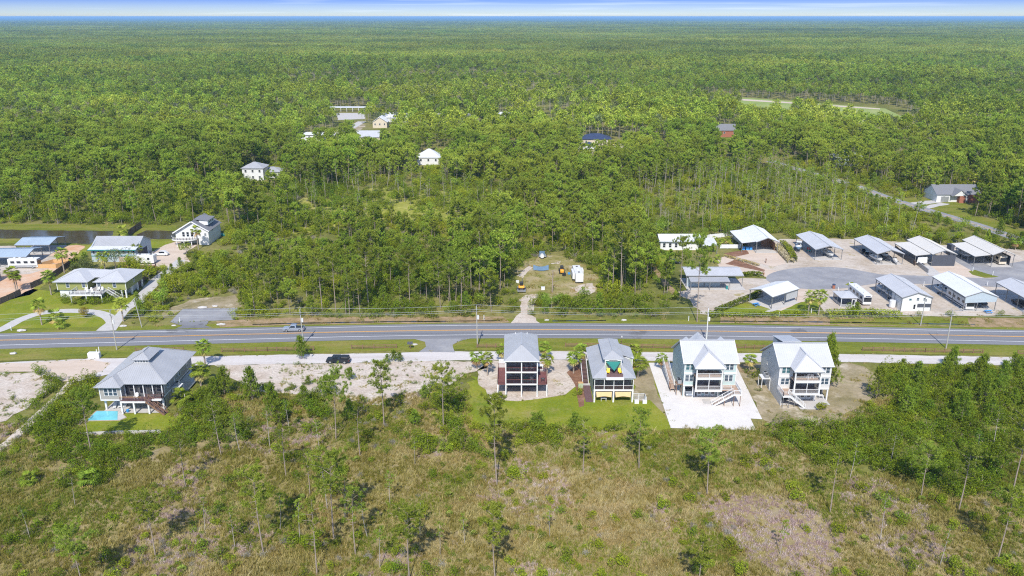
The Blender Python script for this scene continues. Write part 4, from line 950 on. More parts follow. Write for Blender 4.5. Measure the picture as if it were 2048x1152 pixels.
r.roof([(q0, qf, zq), (q1, qf, zq), (xm, qf + 2.0, zr)]); r.roof([(q0, qf, zq), (xm, qf + 2.0, zr), (xm, qb - 2, zr), (q0, qb, zq)]); r.roof([(q1, qf, zq), (xm, qf + 2.0, zr), (xm, qb - 2, zr), (q1, qb, zq)]); r.roof([(q0, qb, zq), (q1, qb, zq), (xm, qb - 2, zr)])
for a, b in (((q0, qf, zq), (xm, qf + 2, zr)), ((q1, qf, zq), (xm, qf + 2, zr)), ((xm, qf + 2, zr), (xm, qb - 2, zr))): r.bar(Vector(a) + Vector((0, 0, .08)), Vector(b) + Vector((0, 0, .08)), .2, .06)
r.build('cupola_roof', M_ROOF, cu)
ac_platform(PH, 6.2, 8.0, 4.6, 6.8, 3.3, M_TRIM); hvac(-82.5 + 7.1, 158 + 5.7, 3.3, 'air conditioner on the side platform of the pool house')
MB().ext([(6.3, 8.0, 2.6), (7.9, 8.0, .4), (7.9, 15.5, .4), (6.3, 15.5, 2.6)], (0, 0, .12)).build('side_ramp', M_GREYMET, PH)
MB().box(6.101, 1.0, .1, 6.16, 6.0, 2.7).build('side_lattice', M_GREYMET, PH)
# pool
pool = thing('swimming_pool', 'turquoise swimming pool with an orange brick rim beside the pool house', 'pool', (-87.0, 155.4, 0))
MB().prism([(-4.3, -2.6), (3.0, -2.3), (3.9, -.9), (.9, 2.2), (-4.3, 2.2)], -.0, .10).build('coping', M_BLOCK, pool)
MB().prism([(-4.0, -2.3), (2.4, -2.05), (.6, 1.95), (-4.0, 1.95)], .101, .125).build('water', M_POOLW, pool)
MB().prism([(2.45, -2.1), (2.9, -2.1), (3.6, -.9), (1.0, 2.0), (.65, 1.95)], .101, .14).build('shelf', M_CONC, pool)
MB().box(-6.2, -4.2, .06, -4.6, -1.8, .12).build('brick_path', M_BLOCK, pool)
for i, x in enumerate((-87.9, -86.9, -85.9)): lounger(x, 159.3 + .3 * i, .1, .3, ['white lounge chair under the bay at its left', 'white lounge chair under the bay in the middle', 'white lounge chair under the bay at its right'][i], 'lounge chairs under the bay')
adirondack('deck_chair', -82.5 + .6, 157.5, 3.13, 0, M_TRIM, 'white chair on the pool house deck')
_t = thing('planter_pot', 'blue glazed pot by the pool under the deck', 'pot', (-84.0, 157.0, .1)); MB().tube((0, 0, 0), (0, 0, .55), .25, .34, 10).build('pot_body', M_BLUEP, _t)
# low wall of the pool lawn
_t = thing('garden_wall', 'low grey block wall along the lower edge of the pool lawn', 'wall', (0, 0, 0))
_p = [G(148, 872), G(232, 868), G(322, 866)]
for a, b in zip(_p[:-1], _p[1:]): MB().bar((a[0], a[1], .35), (b[0], b[1], .35), .25, .7).build('wall_segment', M_CONC, _t)

# ------------------------------------------------------------------ houses across the road
OL = thing('olive_house', 'olive green raised house with a white deck and twin hip roofs', 'house', (-139.2, 232.0, 0))
W = 21.0
w = MB(); w.box(0, 0, 2.6, 9.3, 11.5, 5.4); w.box(12.2, 0, 2.6, W, 11.5, 5.4); w.box(9.3, 4.5, 2.6, 12.2, 11.4, 5.4); w.build('wall', M_OLIVE, OL)
g = MB(); g.box(.3, .4, 0, 4.0, 11, 2.59); g.box(4.5, 5.0, 0, W - 1.2, 11, 2.59); g.build('ground_floor_wall', M_WHITE, OL)
for x, y in ((W - .3, .2), (W - 1.6, .3), (W - .3, 4), (W - .3, 8), (W - .3, 11.2), (13.5, .4)): post(OL, x, y, 0, 2.58, .4)
for cx in (3.3, 8.2, 12.9, 17.6): window(OL, cx, 0, 3.5, .9, 1.5)
window(OL, W, 5.5, 3.5, .8, 1.3, 'E'); door(OL, 10.2, 4.5, 2.75); window(OL, 11.4, 4.5, 3.6, .8, 1.3)
cb = MB()
for x in (-.08, 9.2, 12.1, W - .08): cb.box(x, -.07, 2.6, x + .18, -.001, 5.4)
cb.build('corner_board', M_TRIM, OL)
r = MB(); ze = 5.4
for x0, x1 in ((-.8, 10.0), (11.5, W + .8)):
    xm = (x0 + x1) / 2; zp = 7.5
    r.roof([(x0, -.9, ze), (x1, -.9, ze), (xm, 4.8, zp)]); r.roof([(x0, -.9, ze), (xm, 4.8, zp), (xm, 7.0, zp), (x0, 12.3, ze)]); r.roof([(x1, -.9, ze), (xm, 4.8, zp), (xm, 7.0, zp), (x1, 12.3, ze)]); r.roof([(x0, 12.3, ze), (x1, 12.3, ze), (xm, 7.0, zp)])
    for a in ((x0, -.9), (x1, -.9)): r.bar((*a, ze + .06), (xm, 4.8, zp + .06), .2, .05)
r.build('roof', M_ROOFW, OL)
r = MB(); r.roof([(6.5, 3.6, ze + .15), (15.0, 3.6, ze + .15), (15.0, 7.4, 6.85), (6.5, 7.4, 6.85)]); r.roof([(6.5, 7.4, 6.85), (15.0, 7.4, 6.85), (15.0, 12.0, ze), (6.5, 12.0, ze)]); r.build('link_roof', M_ROOFW, OL)
MB().box(6.0, -4.6, 2.5, 15.6, -.02, 2.7).box(9.35, -.02, 2.5, 12.15, 4.4, 2.7).build('deck', M_DECKGREY, OL)
MB().box(5.95, -4.68, 2.3, 15.65, -4.601, 2.72).build('deck_fascia', M_TRIM, OL)
rr = MB(); rails(rr, (6.05, -4.55), (15.55, -4.55), 2.7, 1.0, .3, 1.6); rails(rr, (6.05, -4.55), (6.05, -.1), 2.7, 1.0, .3, 1.6); rails(rr, (15.55, -4.55), (15.55, -1.6), 2.7, 1.0, .3, 1.6); rr.build('railing', M_TRIM, OL)
for x, y in ((6.2, -4.4), (15.4, -4.4), (10.8, -4.4)): post(OL, x, y, 0, 2.3, .25)
stairs(OL, (15.6, -.9, 2.7), (20.0, -1.6, .1), 1.2, M_DECKGREY, M_TRIM, M_TRIM)
for i, (x, y, a) in enumerate(((9.4, -1.4, .3), (10.8, -1.6, -.3), (10.6, -3.2, .2), (12.2, -3.3, .4), (12.9, -.9, -.2), (14.1, -1.0, .2))):
    adirondack('deck_chair', -139.2 + x, 232 + y, 2.7, a, M_TRIM, ['white chair on the olive house deck furthest left', 'white chair beside the leftmost one on the olive house deck', 'white chair facing the road in the middle of the olive house deck', 'white chair at the front rail of the olive house deck', 'white chair near the door of the olive house deck', 'white chair furthest right on the olive house deck'][i], 'white chairs on the olive house deck')
BL = thing('long_house', 'long blue grey house with a two tone metal roof by the pond', 'house', (-148.0, 269.5, 0))
W = 15.8
w = MB(); w.box(0, .8, 0, W, 13.2, 4.9); w.ext([(W - .15, .8, 4.9), (W - .15, 13.2, 4.9), (W - .15, 7.2, 7.6)], (.15, 0, 0)); w.ext([(0, .8, 4.9), (0, 13.2, 4.9), (0, 7.2, 7.6)], (.15, 0, 0)); w.build('wall', M_BLUEW, BL)
MB().box(9.5, .6, 0, W - .5, .799, 2.0).build('brick_base', M_BLOCK, BL); MB().box(-.05, .7, 2.05, W + .05, .79, 2.3).build('band_board', M_TEALP, BL)
for i in range(9): window(BL, 1.0 + i * 1.75, .8, 3.0, .7, 1.0, glass=M_DARKGL)
for cx in (11.5, 14.0): window(BL, cx, .6, .8, .6, .7, rail=False, glass=M_DARKGL)
r = MB(); r.roof([(-.5, -.4, 4.75), (W + .5, -.4, 4.75), (W + .5, 2.6, 5.3), (-.5, 2.6, 5.3)]); r.build('porch_roof', M_ROOFWW, BL)
r = MB(); r.roof([(-.5, 2.6, 5.32), (W + .5, 2.6, 5.32), (W + .5, 7.2, 7.75), (-.5, 7.2, 7.75)]); r.roof([(-.5, 7.2, 7.75), (W + .5, 7.2, 7.75), (W + .5, 13.8, 4.8), (-.5, 13.8, 4.8)]); r.build('roof', M_ROOF, BL)
MB().box(-.52, -.5, 4.5, W + .52, -.401, 4.78).build('fascia', M_TEALP, BL)
MB().box(W + .01, 2.5, 0, W + .06, 9.5, 3.4).build('opening_shade', M_SHADE, BL); hvac(-148 + W + .9, 269.5 + 11, 0, 'air conditioner at the right end of the blue long house')  # dark panel on a solid wall, painted as the shade of an opening
WD = thing('curved_deck_house', 'white house with a curved front deck and dark shingle roof by the pond', 'house', (-127.0, 292.5, 0))
w = MB(); w.ext([(0, 0, 2.6), (12.4, 0, 2.6), (12.4, 0, 5.6), (6.6, 0, 9.0), (0, 0, 5.2)], (0, 13, 0)); w.build('wall', M_WHITE, WD)
MB().box(3.0, 2.5, 0, 12.3, 12.9, 2.59).box(8.5, .05, 0, 12.35, 2.5, 2.59).build('ground_floor_wall', M_WHITE, WD)
r = MB(); r.roof([(-.8, -.8, 4.75), (6.6, -.8, 9.15), (6.6, 13.6, 9.15), (-.8, 13.6, 4.75)], rib=0); r.roof([(12.9, -.5, 5.35), (6.6, -.5, 9.15), (6.6, 13.6, 9.15), (12.9, 13.6, 5.35)], rib=0); r.build('roof', M_SHINGLE, WD)
MB().bar((-.8, -.85, 4.75), (6.6, -.85, 9.15), .12, .4).bar((12.9, -.55, 5.35), (6.6, -.55, 9.15), .12, .4).build('barge_board', M_TRIM, WD)
dm = MB().box(8.2, 3.0, 7.0, 11.5, 9.5, 8.75).build('dormer', M_WHITE, WD)
MB().roof([(6.4, 2.6, 9.3), (11.9, 2.6, 8.8), (11.9, 10.0, 8.8), (6.4, 10.0, 9.3)], rib=0).build('dormer_roof', M_SHINGLE, dm)
for y in (4.5, 6.2, 7.9): window(WD, 11.5, y, 7.5, .9, .8, 'E', rail=False)
for cx in (3.0, 4.6, 6.2): window(WD, cx, 0, 3.3, .9, 1.7, glass=M_DARKGL)
window(WD, 11.2, 0, 3.6, .7, .9); window(WD, 12.4, 4, 4.6, 1.6, .7, 'E', rail=False)
arc = [(-1.5 + 8.5 * (1 - math.cos(a)) / 2 * 1.15, -3.2 * math.sin(a)) for a in np.linspace(0, math.pi, 14)]
MB().prism([(p[0], p[1] - .02) for p in arc] , 2.4, 2.6).build('deck', M_DECKGREY, WD)
rr = MB()
for a, b in zip(arc[:-1], arc[1:]): rails(rr, a, b, 2.6, 1.0, .25, 3); rr.bar((a[0], a[1] - .06, 2.45), (b[0], b[1] - .06, 2.45), .06, .4)
rr.build('railing', M_TRIM, WD)
for x, y in ((1.2, -2.6), (4.0, -2.9), (6.4, -2.0)): post(WD, x, y, 0, 2.4, .25)
_t = thing('spa_tub', 'teal tub on a paved corner behind the white curved deck house', 'tub', (*G(444, 471), 0)); MB().bevbox(-1.6, -1, 0, 1.6, 1, .9, .2).build('shell', M_TEALP, _t); MB().box(-1.9, 1.2, 0, 1.9, 3.4, .12).build('pad', M_BLOCK, _t)

def simple_house(name, label, px, py, w, d, h, wall, roof, kind='hip', rise=2.2, dy=0, base=0, wins=3, rib=.6):
    x, y = G(px, py)
    H = thing(name, label, 'house', (x - w / 2, y, 0))
    MB().box(0, 0, base, w, d, h).build('wall', wall, H)
    if base:
        for a in (.3, w / 2, w - .3):
            for b in (.3, d - .3): post(H, a, b, 0, base, .3)
    r = MB(); e = .6
    if kind == 'hip':
        k = min(w, d) / 2 + e; z1 = h + rise
        if w >= d:
            a, b = (k - e, d / 2), (w - k + e, d / 2)
            if b[0] < a[0]: a = b = (w / 2, d / 2)
            r.roof([(-e, -e, h), (w + e, -e, h), (*b, z1), (*a, z1)] if a != b else [(-e, -e, h), (w + e, -e, h), (*a, z1)], rib=rib)
            r.roof([(-e, d + e, h), (w + e, d + e, h), (*b, z1), (*a, z1)] if a != b else [(-e, d + e, h), (w + e, d + e, h), (*a, z1)], rib=rib)
            r.roof([(-e, -e, h), (-e, d + e, h), (*a, z1)], rib=rib); r.roof([(w + e, -e, h), (w + e, d + e, h), (*b, z1)], rib=rib)
        else:
            a, b = (w / 2, k - e), (w / 2, d - k + e)
            r.roof([(-e, -e, h), (-e, d + e, h), (*b, z1), (*a, z1)], rib=rib); r.roof([(w + e, -e, h), (w + e, d + e, h), (*b, z1), (*a, z1)], rib=rib)
            r.roof([(-e, -e, h), (w + e, -e, h), (*a, z1)], rib=rib); r.roof([(-e, d + e, h), (w + e, d + e, h), (*b, z1)], rib=rib)
    elif kind == 'gx':      # ridge along x
        r.roof([(-e, -e, h), (w + e, -e, h), (w + e, d / 2, h + rise), (-e, d / 2, h + rise)], rib=rib); r.roof([(-e, d / 2, h + rise), (w + e, d / 2, h + rise), (w + e, d + e, h), (-e, d + e, h)], rib=rib)
        g = MB(); [g.ext([(xx, 0, h), (xx, d, h), (xx, d / 2, h + rise - .12)], (.12, 0, 0)) for xx in (0, w - .12)]; g.build('gable', wall, H)
    else:                   # ridge along y
        r.roof([(-e, -e, h), (w / 2, -e, h + rise), (w / 2, d + e, h + rise), (-e, d + e, h)], rib=rib); r.roof([(w + e, -e, h), (w / 2, -e, h + rise), (w / 2, d + e, h + rise), (w + e, d + e, h)], rib=rib)
        g = MB(); [g.ext([(0, yy, h), (w, yy, h), (w / 2, yy, h + rise - .12)], (0, .12, 0)) for yy in (0, d - .12)]; g.build('gable', wall, H)
    r.build('roof', roof, H)
    for i in range(wins): window(H, w * (i + .5) / wins, 0, base + 1.0 if h - base < 3.6 else h - 2.2, 1.0, 1.3, glass=M_DARKGL)
    return H
H = simple_house('far_house', 'white two storey house with a grey hip roof in the left of the woods', 507, 361, 11, 10, 6.5, M_WHITE, M_ROOF, 'hip', 2.6)
for cx in (2, 5.5, 9): window(H, cx, 0, 1.0, 1.1, 1.3, glass=M_DARKGL)
simple_house('garage', 'low grey roofed wing beside the white two storey woods house', 541, 356, 11, 9, 3.4, M_WHITE, M_ROOF, 'hip', 2.0, wins=2)
simple_house('far_house', 'white building with a flat white roof far left in the woods', 619, 283, 19, 9, 4.5, M_WHITE, M_ROOFWW, 'gx', 1.4)
H = simple_house('far_house', 'cream house with a grey hip roof near the curving lane', 735, 288, 17, 14, 4.6, M_CREAM, M_ROOFW, 'gx', 3.6)
simple_house('house_wing', 'cream front gable wing of the cream house near the lane', 737, 294, 8, 6, 4.0, M_CREAM, M_ROOFW, 'gy', 2.6, wins=2)
simple_house('far_house', 'tan house with a pale roof just behind the cream house', 760, 256, 11, 12, 4.4, M_CREAM, M_ROOFWW, 'gy', 4.0)
simple_house('far_house', 'white roofed house furthest right of the lane group', 787, 244, 24, 12, 3.6, M_WHITE, M_ROOFWW, 'hip', 3.4)
simple_house('far_house', 'white house with a tall pale hip roof alone in the woods', 857, 330, 13, 12, 4.4, M_WHITE, M_ROOFWW, 'hip', 4.2)
simple_house('far_house', 'cream house with a navy blue hip roof', 1192, 291, 20, 14, 4.2, M_CREAM, M_NAVY, 'hip', 3.0)
simple_house('house_wing', 'small navy roofed block in front of the navy roofed house', 1178, 301, 7, 6, 3.4, M_CREAM, M_NAVY, 'hip', 1.8, wins=1)
simple_house('far_house', 'cream walled shed below the navy roofed house', 1173, 309, 11, 7, 3.4, M_CREAM, M_ROOFCREAM, 'gx', 1.2, wins=2)
simple_house('far_house', 'red brick house with a grey roof among tall trunks', 1448, 274, 21, 12, 4.6, M_BRICK, M_SHINGLE, 'gx', 4.0)
simple_house('far_house', 'low white roofed building among the pines at the far lane', 1004, 238, 26, 10, 3.8, M_WHITE, M_ROOFWW, 'gx', 1.6)
simple_house('far_house', 'pale house half hidden by pines above the back road', 1702, 331, 16, 12, 4.4, M_BLUEW, M_ROOFW, 'hip', 3.0)
simple_house('far_house', 'white roofed house behind trees near the golf course', 1262, 218, 20, 12, 3.8, M_WHITE, M_ROOFWW, 'hip', 2.6)
H = simple_house('brick_house', 'grey shingle roofed house with brick and white gables by the back road', 1915, 404, 20, 12, 3.6, M_WHITE, M_SHINGLE, 'gx', 3.6, rib=0)
MB().box(9.5, -2.2, .0, 12.3, -.02, 3.4).build('brick_front', M_BRICK, H)
g = MB(); g.ext([(6.5, -2.3, 3.3), (12.8, -2.3, 3.3), (9.6, -2.3, 5.9)], (0, .15, 0)); g.build('gable', M_WHITE, H)
r = MB(); r.roof([(6.0, -2.6, 3.2), (9.6, -2.6, 6.1), (9.6, 5, 6.1), (6.0, 5, 3.2)], rib=0); r.roof([(13.2, -2.6, 3.2), (9.6, -2.6, 6.1), (9.6, 5, 6.1), (13.2, 5, 3.2)], rib=0); r.build('gable_roof', M_SHINGLE, H)
MB().box(14.5, -1.6, 0, 19, -.02, 3.3).build('brick_front', M_BRICK, H)
MB().box(2.0, -.12, .05, 5.6, -.02, 2.6).build('garage_door', M_GREYMET, H)
# open pavilion with the parking lot
_x, _y = G(700, 226)
_t = thing('pavilion', 'long white roofed pavilion behind the far parking lot', 'pavilion', (_x - 22, _y + 10, 0))
MB().roof([(0, 0, 3.6), (40, 0, 3.6), (40, 6, 4.2), (0, 6, 4.2)], rib=1.2).build('roof', M_ROOFWW, _t)
for i in range(8):
    for yy in (.5, 5.5): post(_t, 1 + i * 5.4, yy, 0, 3.5, .35)
# ------------------------------------------------------------------ carports and sheds
def carport(name, label, A, B, Dp, eave, rise, roof, npost=4, slab=M_CONC, over=.35, open_front=True, group='open sided metal carports', rib=.5, depth=None, slabz=.12):
    """gable roof on posts; A, B: front corners and Dp: back left corner of the eaves in photo pixels"""
    a, b, d = G(*A, eave), G(*B, eave), G(*Dp, eave)
    W = b[0] - a[0]; y0 = (a[1] + b[1]) / 2; L = depth or (d[1] - a[1])
    t = thing(name, label, 'carport', (a[0], y0, 0), 0, group)
    r = MB(); r.roof([(0, 0, eave), (W / 2, 0, eave + rise), (W / 2, L, eave + rise), (0, L, eave)], rib=rib); r.roof([(W, 0, eave), (W / 2, 0, eave + rise), (W / 2, L, eave + rise), (W, L, eave)], rib=rib)
    r.bar((W / 2, 0, eave + rise + .05), (W / 2, L, eave + rise + .05), .3, .06)
    r.build('roof', roof, t)
    f = MB()
    for yy in (.0, L): f.bar((.05, yy, eave - .15), (W / 2, yy, eave + rise - .15), .1, .22).bar((W - .05, yy, eave - .15), (W / 2, yy, eave + rise - .15), .1, .22)
    for xx in (.05, W - .05): f.bar((xx, .1, eave - .16), (xx, L - .1, eave - .16), .1, .22)
    n = max(3, int(L / 3))
    for i in range(1, n): f.bar((.1, L * i / n, eave - .2), (W / 2, L * i / n, eave + rise - .2), .1, .15).bar((W - .1, L * i / n, eave - .2), (W / 2, L * i / n, eave + rise - .2), .1, .15)
    f.build('roof_frame', M_POST, t)
    for i in range(npost):
        y = over + (L - 2 * over) * i / (npost - 1)
        for x in (over, W - over): post(t, x, y, 0, eave - .1, .17, M_POST)
    if slab: MB().box(over * .6, over * .3, 0.0, W - over * .6, L, slabz).build('slab', slab, t)
    return t, a[0], y0, W, L
def lean_to(t, x0, x1, y0, y1, z0, z1, roof, npost=4, px=None, rib=.5):
    r = MB(); r.roof([(x0, y0, z0), (x1, y0, z1), (x1, y1, z1), (x0, y1, z0)], rib=rib); r.build('side_roof', roof, t)
    x = px if px is not None else x0 + .3
    for i in range(npost): post(t, x, y0 + .3 + (y1 - y0 - .6) * i / (npost - 1), 0, z0 - .08, .16, M_POST)
    MB().bar((x0 + .06, y0, z0 - .14), (x0 + .06, y1, z0 - .14), .1, .2).bar((x0, y0 + .06, z0 - .12), (x1, y0 + .06, z1 - .12), .1, .2).build('side_frame', M_POST, t)

C1, x1, y1, w1, l1 = carport('carport', 'big pale gabled carport beside the white fenced yard', (1513.5, 484.5), (1558, 483), (1484, 458), 4.3, 1.6, M_ROOFWW, 5)
lean_to(C1, -5.0, -.02, .8, l1 - 1, 3.7, 4.3, M_ROOFWW, 5)
MB().box(w1 - .5, 3, .1, w1 - .4, l1 - 1, 3.0).build('side_wall', M_FENCEL, C1); MB().box(w1 / 2 + .2, 8.2, .1, w1 - .6, 8.3, 3.4).build('partition', M_WOOD, C1)
C2, x2, y2, w2, l2 = carport('carport', 'pale gabled carport right of the parked boat', (1632, 500), (1686.5, 498), (1602, 470), 4.0, 1.4, M_ROOFW, 4)
C3, x3, y3, w3, l3 = carport('carport', 'pale gabled carport with several boats under it', (1753.5, 507), (1811.5, 508.5), (1713.5, 476.5), 4.0, 1.5, M_ROOFW, 4)
C4, x4, y4, w4, l4 = carport('carport', 'cream roofed carport closed by a dark front panel', (1867, 509.5), (1913.5, 507.5), (1820, 480), 4.4, 1.5, M_ROOFCREAM, 5)
lean_to(C4, -5.2, -.02, 1.2, l4 - 2, 3.6, 4.2, M_ROOFCREAM, 4)
MB().box(.4, .1, .12, w4 - .4, .18, 4.0).build('front_panel', M_CHAR, C4)
s = MB(); s.ext([(-4.5, .9, 1.0), (-.9, .9, 1.1), (-1.1, .9, 3.1), (-4.3, .9, 3.0)], (0, .02, 0)); s.build('canvas_screen', M_TRIM, C4)
MB().box(-5.1, 2.5, .12, -5.0, l4 - 2.2, 2.2).build('side_wall', M_CHAR, C4)
C5, x5, y5, w5, l5 = carport('carport', 'cream roofed carport furthest right by the back road', (1985, 509.5), (2033, 510), (1932, 479), 4.5, 1.6, M_ROOFCREAM, 5)
lean_to(C5, -5.5, -.02, 1.0, l5 - 2.5, 3.7, 4.3, M_ROOFCREAM, 5)
MB().box(w5 - .45, 2, .12, w5 - .38, l5 - 1, 3.4).build('side_wall', M_CHAR, C5); MB().box(-6.8, l5 - 6, .1, -5.6, l5 - 3, 4.0).build('rear_shed', M_CHAR, C5)
C6, x6, y6, w6, l6 = carport('garage_house', 'white gabled garage with an open carport bay behind it', (1803, 594.5), (1869.5, 596), (1758.5, 556), 4.3, 1.6, M_ROOFW, 5, group='white storage garages')
w = MB(); w.box(.4, .3, .12, w6 - .5, .45, 4.15) ; w.ext([(.35, .3, 4.15), (w6 - .45, .3, 4.15), (w6 / 2, .3, 4.3 + 1.45)], (0, .15, 0)); w.box(.3, .3, .12, .45, 6.5, 4.15); w.box(w6 - .6, 6.0, .12, w6 - .45, 14, 4.15); w.box(.45, 6.4, .12, w6 - .6, 6.55, 4.15); w.build('wall', M_WHITE, C6)
window(C6, 2.7, .3, 3.3, .7, .6, rail=False, glass=M_GLASST); window(C6, 4.9, .3, 3.3, .7, .8); window(C6, 6.8, .3, 3.3, .6, .8); door(C6, 4.2, .3, .12, .9, 2.1)
MB().box(5.0, .22, 1.2, w6 - .55, .299, 2.3).build('screen', M_CHAR, C6); 
C7, x7, y7, w7, l7 = carport('carport', 'white gabled carport with a motorhome and a boat under it', (1930, 593.5), (1998, 593.5), (1875, 552.5), 4.6, 1.7, M_ROOFWW, 4)
g = MB(); g.ext([(.4, .1, 2.6), (w7 - .5, .1, 3.0), (w7 - .3, .1, 4.5), (w7 / 2, .1, 6.15), (.3, .1, 4.5)], (0, .12, 0)); g.build('gable_panel', M_BLUEW, C7); post(C7, w7 * .42, .3, 0, 2.8, .17, M_POST)
C8, x8, y8, w8, l8 = carport('carport', 'pale carport cut off by the picture edge with a dark truck under it', (2062, 603), (2125, 603), (2006, 564), 4.4, 1.5, M_ROOFW, 4)
# carport with its ridge across the view
def cross_carport(name, label, FL, FR, BL, eave, rise, roof, rot, npost=3, group='open sided metal carports'):
    a, b, d = Vector(G(*FL, eave)), Vector(G(*FR, eave)), Vector(G(*BL, eave))
    u = (b - a); L = u.length; ang = math.atan2(u.y, u.x); n = Vector((-u.y, u.x)) / L; Wd = (d - a).dot(n)
    t = thing(name, label, 'carport', (a.x, a.y, 0), ang, group)
    r = MB(); r.roof([(0, 0, eave), (L, 0, eave), (L, Wd / 2, eave + rise), (0, Wd / 2, eave + rise)]); r.roof([(0, Wd, eave), (L, Wd, eave), (L, Wd / 2, eave + rise), (0, Wd / 2, eave + rise)])
    r.build('roof', roof, t)
    f = MB()
    for xx in (.05, L - .05): f.bar((xx, .05, eave - .15), (xx, Wd / 2, eave + rise - .15), .1, .22).bar((xx, Wd - .05, eave - .15), (xx, Wd / 2, eave + rise - .15), .1, .22)
    for yy in (.05, Wd - .05): f.bar((.1, yy, eave - .16), (L - .1, yy, eave - .16), .1, .22)
    f.build('roof_frame', M_POST, t)
    for i in range(npost):
        for yy in (.35, Wd - .35): post(t, .4 + (L - .8) * i / (npost - 1), yy, 0, eave - .1, .18, M_POST)
    MB().box(.1, .1, 0, L - .1, Wd - .1, .12).build('slab', M_CONC, t)
    return t, L, Wd
C9, L9, W9 = cross_carport('carport', 'bright white roofed carport by the road with a blue picnic table', (1545.5, 594), (1599.5, 577), (1503, 577), 4.0, 1.3, M_ROOFWW, 0)
MB().box(L9 * .55, .3, 1.3, L9 - .5, .36, 3.7).build('wind_panel', M_ROOFW, C9)
MB().box(-2.8, -1.2, 0.03, L9 * .9, .09, .13).build('slab_apron', M_CONC, C9)
# long grey carport and the lot house beside it
a, b = G(1372, 553, 3.6), G(1487, 552, 3.6)
CG = thing('carport', 'long grey two tier carport half hidden by the giant pine', 'carport', (a[0], a[1], 0), 0, 'open sided metal carports'); L = b[0] - a[0]
r = MB(); r.roof([(0, 0, 3.9), (L, 0, 3.9), (L, 5.5, 4.9), (0, 5.5, 4.9)]); r.roof([(0, 5.5, 4.9), (L, 5.5, 4.9), (L, 9, 4.1), (0, 9, 4.1)]); r.build('roof', M_ROOFW, CG)
r = MB(); r.roof([(.8, -3.4, 3.0), (L * .72, -3.4, 3.0), (L * .72, -.05, 3.5), (.8, -.05, 3.5)]); r.build('front_roof', M_ROOF, CG)
MB().bar((0, .03, 3.76), (L, .03, 3.76), .1, .24).bar((.8, -3.38, 2.88), (L * .72, -3.38, 2.88), .1, .2).build('roof_frame', M_POST, CG)
for x in (.3, L * .33, L * .66, L - .3):
    for y in (.2, 8.6): post(CG, x, y, 0, 3.8, .17, M_POST)
for x in (1.0, L * .38, L * .71): post(CG, x, -3.2, 0, 2.9, .17, M_POST)
MB().box(0, -3.0, 0, L, 9, .12).build('slab', M_CONC, CG); MB().box(.5, .4, .12, L * .6, .5, 3.0).build('rear_wall', M_BLUEW, CG)
_t = thing('barrel', 'teal barrel at the right post of the long grey carport', 'barrel', (a[0] + L * .69, a[1] - 2.2, .12)); MB().tube((0, 0, 0), (0, 0, 1.0), .32, .32, 12).build('drum', M_TEALP, _t); MB().tube((0, 0, 1.0), (0, 0, 1.05), .34, .34, 12).build('lid', M_TEALP, _t)
a, b, d = Vector(G(1319, 482.5, 3.6)), Vector(G(1442, 497, 3.2)), Vector(G(1333, 471, 3.6))
LH = thing('lot_house', 'white roofed lot house with arched windows behind the giant pine', 'house', (a.x, a.y, 0))
L = b.x - a.x
MB().box(.6, .8, 0, L * .72, 8, 3.5).build('wall', M_WHITE, LH)
r = MB(); r.roof([(0, 0, 3.5), (L * .76, -.5, 3.5), (L * .76, 4.6, 5.2), (0, 4.6, 5.2)]); r.roof([(0, 4.6, 5.2), (L * .76, 4.6, 5.2), (L * .76, 9, 3.5), (0, 9, 3.5)]); r.build('roof', M_ROOFWW, LH)
r = MB(); r.roof([(L * .7, -4.5, 3.2), (L, -4.5, 3.2), (L, 3.0, 4.1), (L * .7, 3.0, 4.3)]); r.build('porch_roof', M_ROOFWW, LH)
for x in (L * .72, L - .3): post(LH, x, -4.2, 0, 3.1, .18, M_POST)
for cx in (2.0, 4.2, 6.4): window(LH, cx, .8, 1.1, .9, 1.5, glass=M_DARKGL)
# storage gazebo
x, y = G(1686, 611)
GZ = thing('gazebo', 'small screened gazebo with a pale pyramid roof beside the white motor coach', 'gazebo', (x - 1.2, y - 1.2, 0))
r = MB(); e, W, D = .45, 4.4, 6.0
r.roof([(-e, -e, 2.9), (W + e, -e, 2.9), (W / 2, D * .4, 3.7)]); r.roof([(-e, D + e, 2.9), (W + e, D + e, 2.9), (W / 2, D * .6, 3.7)]); r.roof([(-e, -e, 2.9), (-e, D + e, 2.9), (W / 2, D * .6, 3.7), (W / 2, D * .4, 3.7)]); r.roof([(W + e, -e, 2.9), (W + e, D + e, 2.9), (W / 2, D * .6, 3.7), (W / 2, D * .4, 3.7)]); r.build('roof', M_ROOFW, GZ)
for xx in (0, W):
    for yy in (0, D / 2, D): post(GZ, xx, yy, 0, 2.85, .16)
MB().box(.1, -.03, .1, W - 1.5, .03, .9).box(-.03, .1, .1, .03, D - .1, .9).box(W - .03, .1, .1, W + .03, D - .1, .9).build('knee_wall', M_GREYMET, GZ)
MB().box(.1, -.01, .9, W - 1.5, .01, 2.8).build('screen', M_SCREEN, GZ); MB().box(-.01, .1, .9, .01, D - .1, 2.8).build('screen', M_SCREEN, GZ); MB().box(W - .01, .1, .9, W + .01, D - .1, 2.8).build('screen', M_SCREEN, GZ)
door(GZ, W - .75, .0, .1, 1.1, 2.3); MB().box(0, 0, 0, W, D, .1).build('slab', M_CONC, GZ)
